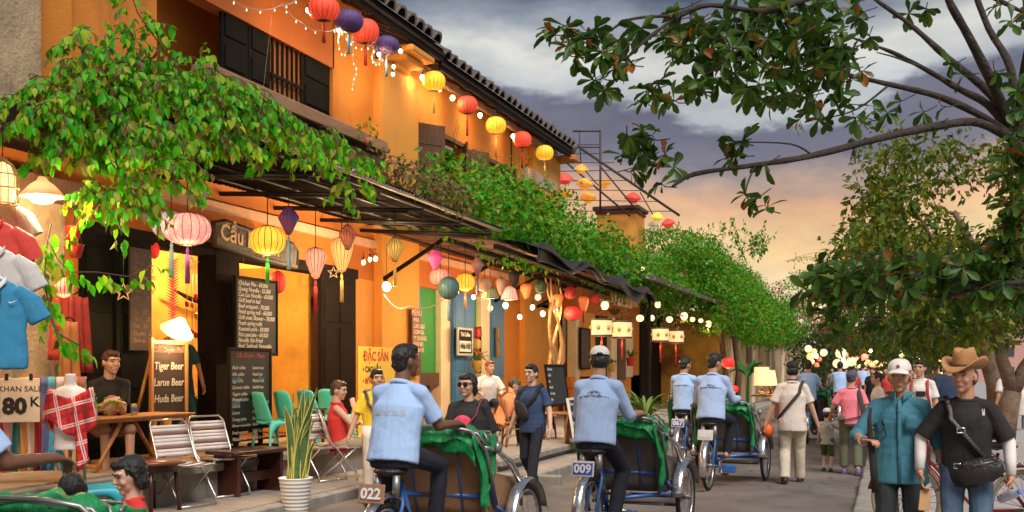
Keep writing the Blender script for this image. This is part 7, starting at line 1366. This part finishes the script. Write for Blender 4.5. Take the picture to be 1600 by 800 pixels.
Pf, Df, Nf, lf_ = cloud(fl, 16, .11); Pa = np.concatenate([P_[sel], Pf]); Vs, Fs = leaf_arrays(Pa, np.concatenate([D_[sel], Df]), np.concatenate([N_[sel], Nf]), np.full(len(Pa), .12), np.full(len(Pa), .09), 'lite'); o = link('blossom', mesh_np('blossom', Vs, Fs, bract, True), VN2); o['kind'] = 'stuff'
dry = [B(595, 255, 14.0, .26, .4, .2), B(625, 268, 14.6, .30, .5, .2), B(655, 285, 15.2, .32, .5, .22), B(685, 298, 15.8, .34, .5, .22), B(712, 312, 16.4, .3, .5, .2)]
Pd, Dd, Nd, ld = cloud(dry, 40, .09); Vs, Fs = leaf_arrays(Pd, Dd, Nd, ld, ld * .5, 'lite'); o = link('dry_foliage', mesh_np('dry_foliage', Vs, Fs, brownl, True), VN2); o['kind'] = 'stuff'
# wispy shoots above the hedge
LP, LD, LN, LL = [], [], [], []; stems = MB()
for k in range(46):
    u = rnd.uniform(1075, 1200); q = pd(u, 398 + rnd.uniform(-8, 12), 44); n_ = rnd.randint(9, 17); spray(q, (rnd.gauss(0, .35), rnd.gauss(0, .3), 1), n_, rnd.uniform(.6, 1.5), -.01, .18)
for k in range(5): spray(pd(1225 + 5 * k, 408, 46), (.9, -.2, .35), 14, 1.5, .05, .10)
for (u, v, z) in ((1240, 420, 50), (1255, 430, 52), (1040, 395, 36), (1060, 390, 38), (1025, 385, 34)): spray(pd(u, v, z), (rnd.gauss(0, .3), 0, 1), 10, .7, .0, .1)
for k in range(20): u = rnd.uniform(650, 870); spray(pd(u, 238 + (u - 650) * .30, 20 + (u - 650) * .03), (.2 + rnd.gauss(0, .4), rnd.gauss(0, .4), .7), rnd.randint(6, 11), rnd.uniform(.4, .9), .12, .09)
o = obj('stem', stems, twig, VN2); o['kind'] = 'stuff'
A_ = [np.array([tuple(p) for p in x]) for x in (LP, LD, LN)]; Vs, Fs = leaf_arrays(*A_, np.array(LL), np.array(LL) * .5, 'lite'); o = link('shoots', mesh_np('shoots', Vs, Fs, bleaf, True), VN2); o['kind'] = 'stuff'
for u, v, z in ((1130, 520, 40.3), (1150, 500, 40.5)): obj('trunk', MB().tube([pd(u, 640, z), pd(u + 4, 580, z), pd(u - 4, 520, z), pd(u - 20, 470, z)], [.14, .11, .09, .06], 8), twig, VN2)
# hanging baskets in the dark porch
for i, (u, v) in enumerate(((1022, 484), (1060, 488), (1090, 502), (960, 485))):
    c = pX(u, v, -6.5); t = thing('hanging_plant', 'trailing hanging plant under the bougainvillea, %s' % ('above the doorway drums', 'beside the brightest globe', 'at the porch corner', 'over the drum pair')[i], 'plant', c); Pp, Dp, Np, lp_ = cloud([((0, 0, 0), (.45, .45, .3)), ((0, 0, -.25), (.3, .3, .3))], 10, .12); Vs, Fs = leaf_arrays(Pp, Dp, Np, lp_, lp_ * .4, 'lite'); o = link('foliage', mesh_np('foliage', Vs, Fs, leafmat('fern_leaf', [(.10, .14, .02), (.16, .18, .03), (.05, .10, .02)], .6, .3), True), t); o['kind'] = 'stuff'; obj('basket', MB().lathe([(.06, -.12), (.16, .0), (.17, .02)], 12), twig, t)
# little plants: table plant leaves
Pp, Dp, Np, lp_ = cloud([((0, 0, .15), (.16, .16, .09)), ((.1, .15, .12), (.12, .2, .07))], 40, .05); Vs, Fs = leaf_arrays(Pp, Dp, Np, lp_, lp_ * .6, 'lite'); o = link('foliage', mesh_np('foliage', Vs, Fs, vleaf, True), pt); o['kind'] = 'stuff'
pw = thing('wall_plant', 'small round plant on the balcony board end by the pillar', 'plant', pX(576, 205, XF + .45)); Pp, Dp, Np, lp_ = cloud([((0, 0, 0), (.16, .16, .18))], 30, .09); Vs, Fs = leaf_arrays(Pp, Dp, Np, lp_, lp_ * .6, 'lite'); o = link('foliage', mesh_np('foliage', Vs, Fs, bleaf, True), pw); o['kind'] = 'stuff'; obj('pot', MB().lathe([(.05, -.26), (.08, -.12)], 12), mat('terracotta', (.42, .16, .08)), pw)

# ================================================================== trees
bark = mat('tree_bark', (.040, .029, .023), .95, .35, 8, 1.0, 26, stain=((.10, .08, .065), .58, 6, (1, 1, 1)))
bark2 = mat('pale_tree_bark', (.17, .115, .075), .95, .35, 8, 1.0, 20, stain=((.26, .20, .15), .56, 5, (1, 1, 1)))
gr_ = [(.025, .080, .008), (.05, .12, .010), (.03, .09, .01), (.065, .14, .012), (.04, .11, .01), (.085, .16, .014), (.035, .10, .010)]
ng = gr_ * 4 + [(.13, .17, .014), (.20, .15, .018), (.28, .09, .015)]
nleaf = leafmat('almond_leaf', ng, .45, .35); nleafo = leafmat('almond_leaf_single', ng, .42, .35, True)
T1 = thing('almond_tree', 'near tree with large drooping leaves reaching in from the right', 'tree')
hub = (1590, 222, 8.4)
base = pd(1660, 575, 8.6); obj('trunk', MB().tube([(base.x, base.y, .05), (base.x - .03, base.y, 1.2), pd(1665, 380, 8.5), pd(1630, 280, 8.4), pd(*hub)], [.2, .15, .12, .10, .08], 12), bark, T1)
limbs = [([hub, (1530, 192, 8.2), (1470, 196, 8.0), (1380, 215, 7.8), (1270, 243, 7.6), (1180, 258, 7.4), (1085, 272, 7.3), (1050, 292, 7.2)], .055, .014), ([hub, (1540, 185, 8.3), (1470, 152, 8.2), (1390, 132, 8.1), (1310, 115, 8.0), (1250, 112, 7.9)], .05, .012), ([hub, (1545, 165, 8.4), (1500, 140, 8.5), (1440, 105, 8.6), (1390, 80, 8.6), (1320, 55, 8.6)], .05, .012), ([hub, (1550, 150, 8.5), (1480, 90, 8.7), (1430, 45, 8.9), (1390, 15, 9.0), (1340, -20, 9.1)], .05, .016), ([hub, (1555, 140, 8.3), (1515, 60, 8.1), (1480, -5, 8.0), (1470, -60, 8.0)], .06, .03), ([hub, (1580, 110, 8.5), (1545, 45, 8.7), (1520, -20, 8.8)], .055, .03),
    ([(1470, -60, 8.0), (1330, -30, 7.6), (1240, 5, 7.3), (1190, 18, 7.2), (1110, 8, 7.1), (1062, 25, 7.0), (1010, 62, 6.9), (975, 95, 6.9)], .04, .012), ([(1062, 25, 7.0), (985, 30, 6.9), (930, 60, 6.8), (885, 45, 6.8)], .016, .006), ([(1190, 18, 7.2), (1160, 70, 7.1), (1130, 100, 7.0), (1100, 118, 7.0)], .016, .006), ([(1625, 270, 8.4), (1630, 350, 8.0), (1615, 440, 7.7)], .06, .05), ([(1615, 440, 7.7), (1540, 448, 7.8), (1470, 462, 8.0), (1400, 455, 8.2), (1330, 470, 8.3), (1290, 490, 8.4)], .035, .008),
    ([(1180, 258, 7.4), (1165, 300, 7.3), (1180, 325, 7.3)], .01, .004), ([(1270, 243, 7.6), (1235, 225, 7.5), (1150, 222, 7.4)], .012, .005), ([(1390, 132, 8.1), (1340, 170, 8.0), (1290, 185, 7.9)], .014, .005), ([(1520, -20, 8.8), (1600, 20, 8.6)], .03, .02), ([hub, (1600, 120, 8.2), (1610, 60, 8.0)], .06, .04), ([(1440, 105, 8.6), (1400, 90, 8.4), (1370, 82, 8.3)], .014, .006)]
for pts, r0, r1 in limbs:
    P_ = [pd(*a) for a in pts]; fine = []
    for i in range(len(P_) - 1):
        for k in range(4):      # smooth bends
            p0, p1, p2, p3 = P_[max(i - 1, 0)], P_[i], P_[i + 1], P_[min(i + 2, len(P_) - 1)]; t = k / 4
            fine.append(.5 * ((2 * p1) + (p2 - p0) * t + (2 * p0 - 5 * p1 + 4 * p2 - p3) * t * t + (3 * p1 - p0 - 3 * p2 + p3) * t ** 3))
    fine.append(P_[-1]); n = len(fine); obj('branch', MB().tube(fine, [.72 * (r0 + (r1 - r0) * i / (n - 1)) + rnd.uniform(-.003, .003) * (r0 > .02) for i in range(n)], 8), bark, T1)
LP, LD, LN, LL = [], [], [], []; stems = MB()
def whorl(u, v, z, n, ln, droop=.45):
    c = pd(u, v, z); ax = V((rnd.gauss(-.35, .4), rnd.gauss(-.1, .4), rnd.gauss(.15, .35))).normalized(); x, y, _ = frame(ax)
    stems.tube([c - ax * ln * .9 + V((.03, 0, .03)), c - ax * ln * .4, c], [.004, .004, .003], 4)
    for k in range(n):
        a = 2 * pi * k / n + rnd.uniform(-.5, .5); d = (ax * rnd.uniform(.1, .9) + (x * cos(a) + y * sin(a)) * rnd.uniform(.6, 1) + V((0, 0, -droop * rnd.uniform(.4, 1.5)))).normalized()
        LP.append(c - ax * rnd.uniform(0, ln * .35)); LD.append(d); LN.append(ax + V((rnd.gauss(0, .4), rnd.gauss(0, .4), .5))); LL.append(ln * rnd.uniform(.65, 1.2))
cl = [(858, 48, 6.8, 5), (880, 38, 6.8, 5), (905, 55, 6.8, 7), (930, 45, 6.8, 7), (890, 70, 6.8, 7), (905, 88, 6.8, 6), (940, 80, 6.8, 9), (960, 100, 6.85, 8), (925, 125, 6.85, 7), (945, 140, 6.85, 7), (965, 65, 6.9, 7), (985, 95, 6.9, 6), (1010, 140, 6.9, 7), (1025, 150, 6.9, 6), (1050, 155, 6.9, 5), (1000, 45, 6.9, 6), (1035, 55, 7, 8), (1045, 75, 7, 7), (1065, 70, 7, 7), (1080, 45, 7, 7), (1060, 15, 7, 7), (1105, 120, 7, 8), (1095, 140, 7, 7), (1090, 35, 7, 8), (1110, 60, 7, 8), (1130, 30, 7.1, 8), (1145, 70, 7, 9), (1130, 95, 7, 8), (1160, 50, 7.1, 8), (1175, 95, 7.1, 9), (1150, 115, 7.1, 8), (1185, 130, 7.1, 8), (1200, 60, 7.2, 9), (1210, 100, 7.2, 9), (1225, 150, 7.3, 8), (1195, 160, 7.2, 7), (1230, 40, 7.3, 9), (1240, 85, 7.3, 9), (1260, 30, 7.4, 9), (1270, 70, 7.5, 10), (1260, 120, 7.5, 9), (1285, 100, 7.6, 10), (1300, 55, 7.7, 9), (1290, 30, 7.7, 9), (1320, 90, 7.8, 9), (1310, 130, 7.8, 8), (1270, 165, 7.6, 7), (1245, 190, 7.5, 5), (1215, 120, 7.3, 8), (1180, 20, 7.2, 8), (1215, 15, 7.3, 8), (1300, 5, 7.8, 9), (1340, 30, 8, 8), (1360, 60, 8.2, 7), (1345, 110, 8, 6), (1330, 10, 8, 9),
      (1240, 60, 7.2, 9), (1280, 45, 7.3, 9), (1310, 75, 7.5, 9), (1225, 5, 7.2, 9), (1265, 10, 7.4, 9), (1255, 150, 7.4, 7), (1165, 140, 7.0, 6), (985, 215, 7.2, 9), (1000, 235, 7.2, 10), (1015, 215, 7.2, 9), (995, 265, 7.2, 9), (1020, 255, 7.2, 9), (1035, 235, 7.2, 8), (1005, 200, 7.2, 8), (1030, 285, 7.2, 6), (975, 240, 7.2, 6), (1055, 260, 7.25, 4), (1140, 220, 7.4, 8), (1160, 215, 7.4, 8), (1150, 240, 7.4, 7), (1135, 245, 7.4, 5), (1175, 315, 7.3, 7), (1195, 320, 7.3, 6), (1160, 300, 7.3, 4), (1190, 260, 7.4, 4), (1310, 165, 7.9, 5), (1335, 185, 7.9, 5), (1290, 185, 7.9, 4), (1365, 165, 8, 5), (1385, 175, 8, 5), (1400, 160, 8, 4), (1335, 225, 7.8, 5), (1440, 175, 8, 4), (1470, 165, 8.1, 4), (1420, 20, 9, 5), (1450, 15, 9, 5), (1485, 100, 8.5, 4), (1500, 115, 8.5, 4), (1560, 115, 8.2, 7), (1590, 140, 8.1, 8), (1595, 170, 8, 9), (1580, 30, 8.2, 8), (1600, 20, 8, 8), (1590, 200, 8, 8), (1600, 240, 7.9, 8), (1555, 10, 8.4, 6), (1450, 200, 8, 4)]
cl += [(u + rnd.uniform(-16, 16), v + rnd.uniform(-16, 14), z + rnd.uniform(.2, .7), n) for u, v, z, n in cl if u < 1350 and v < 190] + [(rnd.uniform(1080, 1330), rnd.uniform(0, 130), rnd.uniform(7.3, 8.4), 8) for _ in range(34)] + [(rnd.uniform(1568, 1602), rnd.uniform(225, 420), rnd.uniform(7.6, 8.2), 8) for _ in range(26)]
for u, v, z, n in cl: whorl(u, v, z, int(n * 1.25), .132)
nfront = len(LP)
for k in range(165):
    u = rnd.uniform(1275, 1605); v = 425 + rnd.gauss(0, 22) + (12 if u < 1340 else 0); v = min(v, 500 if u > 1330 else 520); v = max(v, 388 if u > 1350 else 415)
    whorl(u, v, rnd.uniform(7.6, 9.0), rnd.randint(5, 8), .15, .55)
for u, v, n in ((1300, 500, 6), (1320, 520, 6), (1310, 545 - 20, 5), (1345, 505, 7), (1365, 495, 7), (1400, 510, 7), (1430, 505, 7), (1455, 520, 6), (1480, 505, 7), (1420, 530, 5), (1275, 440, 6), (1262, 460, 5), (1255, 452, 4), (1590, 470, 8)): whorl(u, v, rnd.uniform(7.8, 8.6), n, .15, .6)
o = obj('twig', stems, bark, T1); o['kind'] = 'stuff'
A_ = [np.array([tuple(p) for p in x]) for x in (LP, LD, LN)]; l_ = np.array(LL); dd = A_[0] @ np.array([-ST, CT, 0]); inside = ((A_[0] @ np.array([CT, ST, 0])) / dd * F + CX < 1590); idx = np.argsort(np.where(inside, dd - l_ * 6, 99)); big, rest = idx[:300], idx[300:]
leaf_objects(T1, A_[0][big], A_[1][big], A_[2][big], l_[big], l_[big] * .42, 'obov', nleafo, 'almond', .25)
Vs, Fs = leaf_arrays(A_[0][rest], A_[1][rest], A_[2][rest], l_[rest], l_[rest] * .42, 'obov', .25); o = link('crown', mesh_np('crown', Vs, Fs, nleaf, True), T1); o['kind'] = 'stuff'
# ---- promenade trees
def tree(label, name, trunks, crown, n_per, ll, cols, bm=bark2, shell=.3, parent_group='promenade trees'):
    t = thing(name, label, 'tree', group=parent_group)
    for P_, r0, r1 in trunks: n = len(P_); obj('trunk' if r0 > .12 else 'limb', MB().tube(P_, [r0 + (r1 - r0) * i / (n - 1) for i in range(n)], 10), bm, t)
    P2, D2, N2, l2 = cloud(crown, n_per, ll, shell=shell); Vs, Fs = leaf_arrays(P2, D2, N2, l2, l2 * .5, 'lite'); o = link('crown', mesh_np('crown', Vs, Fs, leafmat('tree_leaf_' + cols, LEAVES[cols], .5, .4), True), t); o['kind'] = 'stuff'; return t
LEAVES = {'a': [(.035, .105, .008), (.07, .15, .010), (.16, .20, .012), (.30, .25, .018), (.05, .12, .010), (.14, .18, .012)], 'b': [(.04, .11, .015), (.07, .15, .02), (.12, .17, .025), (.03, .08, .01)], 'c': [(.03, .09, .02), (.05, .12, .02), (.08, .10, .02)]}
z = 20
crown = [B(rnd.uniform(1320, 1600), rnd.uniform(395, 520), z + rnd.uniform(-4, 3), rnd.uniform(.4, .6)) for _ in range(44)] + [B(rnd.uniform(1430, 1530), rnd.uniform(490, 530), z + rnd.uniform(-1, 4), rnd.uniform(.25, .4)) for _ in range(12)]
for k in range(46):
    u, v = rnd.uniform(1350, 1590), rnd.uniform(225, 420); e = ((u - 1470) / 145) ** 2 + ((v - 330) / 125) ** 2
    if e > 1.05: continue
    crown.append(B(u, v, z + rnd.uniform(-2, 2), rnd.uniform(.28, .5)))
for u, v in ((1345, 320), (1365, 345), (1380, 300), (1395, 260), (1420, 240), (1450, 225), (1350, 375), (1375, 395), (1540, 260), (1570, 300), (1590, 340), (1590, 400)): crown.append(B(u, v, z + rnd.uniform(-1, 1), .36))
tree('leafy tree with round crown standing behind the cowboy hat', 'promenade_tree', [([pd(1562, 668, z), pd(1556, 600, z), pd(1538, 545, z), pd(1545, 480, z), pd(1530, 400, z), pd(1490, 330, z)], .20, .05), ([pd(1545, 480, z), pd(1590, 400, z), pd(1600, 320, z)], .08, .03), ([pd(1538, 545, z), pd(1500, 440, z), pd(1430, 330, z - 1)], .07, .02)], crown, 15, .15, 'a')
z = 17
tree('forked pale trunk at the right edge by the river', 'promenade_tree', [([pd(1568, 690, z), pd(1575, 645, z), pd(1583, 612, z)], .17, .13), ([pd(1583, 612, z), pd(1565, 560, z), pd(1556, 500, z), pd(1550, 440, z)], .115, .05), ([pd(1583, 612, z), pd(1600, 575, z), pd(1640, 520, z), pd(1660, 430, z)], .115, .05), ([pd(1567, 555, z), pd(1580, 520, z), pd(1600, 490, z)], .05, .02)], [B(1590 + 20 * (k % 3), 500 - 18 * (k // 3), z + rnd.uniform(-1, 1), .38) for k in range(9)] + [B(1500, 500, z, .35), B(1530, 490, z + 1, .35), B(1470, 520, z + 2, .3), B(1560, 470, z, .4)], 8, .13, 'b')
far_t = [(1490, 24, 'tree trunk half hidden behind the navy walker', 'a'), (1448, 33, 'slim tree behind the backpack wearer', 'b'), (1420, 45, 'tree over the lantern string right of the street', 'c'), (1395, 62, 'distant tree above the middle of the crowd', 'b'), (1290, 58, 'dark tree on the left of the lantern street', 'c'), (1335, 85, 'far bushy tree closing the street end', 'c'), (1365, 100, 'farthest tree under the gap of sky', 'b'), (1300, 95, 'far tree behind the bougainvillea end', 'c')]
for i, (u, z, l, cc) in enumerate(far_t):
    zz = lambda v: pd(u, v, z); r = .16 + .002 * z; cr_ = []
    hh = {1290: (505, 575), 1335: (535, 582), 1365: (548, 580), 1300: (530, 580)}.get(u, (488, 548))
    for k in range(16): cr_.append(B(u + rnd.uniform(-34, 34) * (1 if z < 50 else .9), rnd.uniform(*hh), z + rnd.uniform(-1.5, 1.5), .018 * z + rnd.uniform(0, .3)))
    g_ = pg(u, 575 + 1.55 * F / z, .05); tree(l, 'promenade_tree', [([V((g_.x, g_.y, 0)), zz(580), zz(540), zz(515)], r, .06), ([zz(540), pd(u - 18, 510, z)], .07, .03), ([zz(548), pd(u + 16, 515, z)], .07, .03)], cr_, 2.6 if z > 50 else 5, .13 + .0016 * z, cc)

# ================================================================== bicycle at the lower right
c = pd(1606, 770, 8.9); bk = thing('bicycle', 'red parked bicycle with cream tyres behind the cowboy-hatted man', 'bicycle', (c.x, c.y, .09), R(62)); redf = mat('dark_red_enamel', (.28, .02, .02), .35, .15, 6, coat=.3); creamt_ = mat('cream_tyre', (.52, .44, .34), .8)
wheel(bk, (0, 0, .34), .34, tyre=creamt_, nsp=28, tw=.02); wheel(bk, (0, 1.05, .34), .34, tyre=creamt_, nsp=28, tw=.02)
for y in (0, 1.05): fender(bk, (0, y, .34), .36, R(10), R(170), .032, redf)
f = MB()
for a, b in (((0, 0, .34), (0, .42, .30)), ((0, .42, .30), (0, .24, .80)), ((0, .42, .30), (0, .86, .72)), ((0, 0, .34), (0, .26, .68)), ((0, .28, .52), (0, .84, .80)), ((0, .84, .92), (0, .88, .66)), ((.04, .90, .66), (.04, 1.05, .34)), ((-.04, .90, .66), (-.04, 1.05, .34))): f.cyl(a, b, .015, n=8)
obj('frame', f, redf, bk); obj('saddle', MB().ell((0, .2, .86), (.09, .12, .03)).cap((0, .25, .86), (0, .36, .855), .04, .02), bkm, bk); obj('handlebar', MB().tube([(-.28, .66, 1.0), (-.22, .82, 1.03), (0, .85, .98), (.22, .82, 1.03), (.28, .66, 1.0)], .012, 8), chrome, bk); obj('chainring', MB().cyl((.03, .42, .30), (.04, .42, .30), .085, n=20), steel, bk); obj('carrier', MB().tube([(-.06, -.22, .72), (.06, -.22, .72), (.06, .16, .72), (-.06, .16, .72)], .008, 6, closed=True).cyl((.05, -.1, .72), (.03, 0, .36), .007).cyl((-.05, -.1, .72), (-.03, 0, .36), .007), chrome, bk); obj('crank', MB().cyl((.06, .42, .30), (.06, .54, .20), .01).cyl((-.06, .42, .30), (-.06, .30, .40), .01), steel, bk)

# ================================================================== fallen leaves along the kerbs
n = 150; Pl = np.stack([np.where(rng.random(n) < .5, rng.normal(-.65, .35, n), rng.uniform(-5.5, -.4, n)), rng.uniform(5.5, 26, n), np.full(n, .012)], 1); Pl[:70, 0] = rng.uniform(.2, 4, 70); Pl[:70, 2] = .122
a_ = rng.uniform(0, 6.28, n); Dl = np.stack([np.cos(a_), np.sin(a_), rng.normal(0, .08, n)], 1); Nl = np.stack([rng.normal(0, .15, n), rng.normal(0, .15, n), np.ones(n)], 1); ll_ = rng.uniform(.04, .12, n)
Vs, Fs = leaf_arrays(Pl, Dl, Nl, ll_, ll_ * .45, 'oval', -.1); link('fallen_leaves', mesh_np('fallen_leaves', Vs, Fs, leafmat('fallen_leaf', [(.20, .10, .04), (.12, .06, .03), (.28, .16, .06), (.10, .10, .03)], .8, .1), True), kind='stuff')
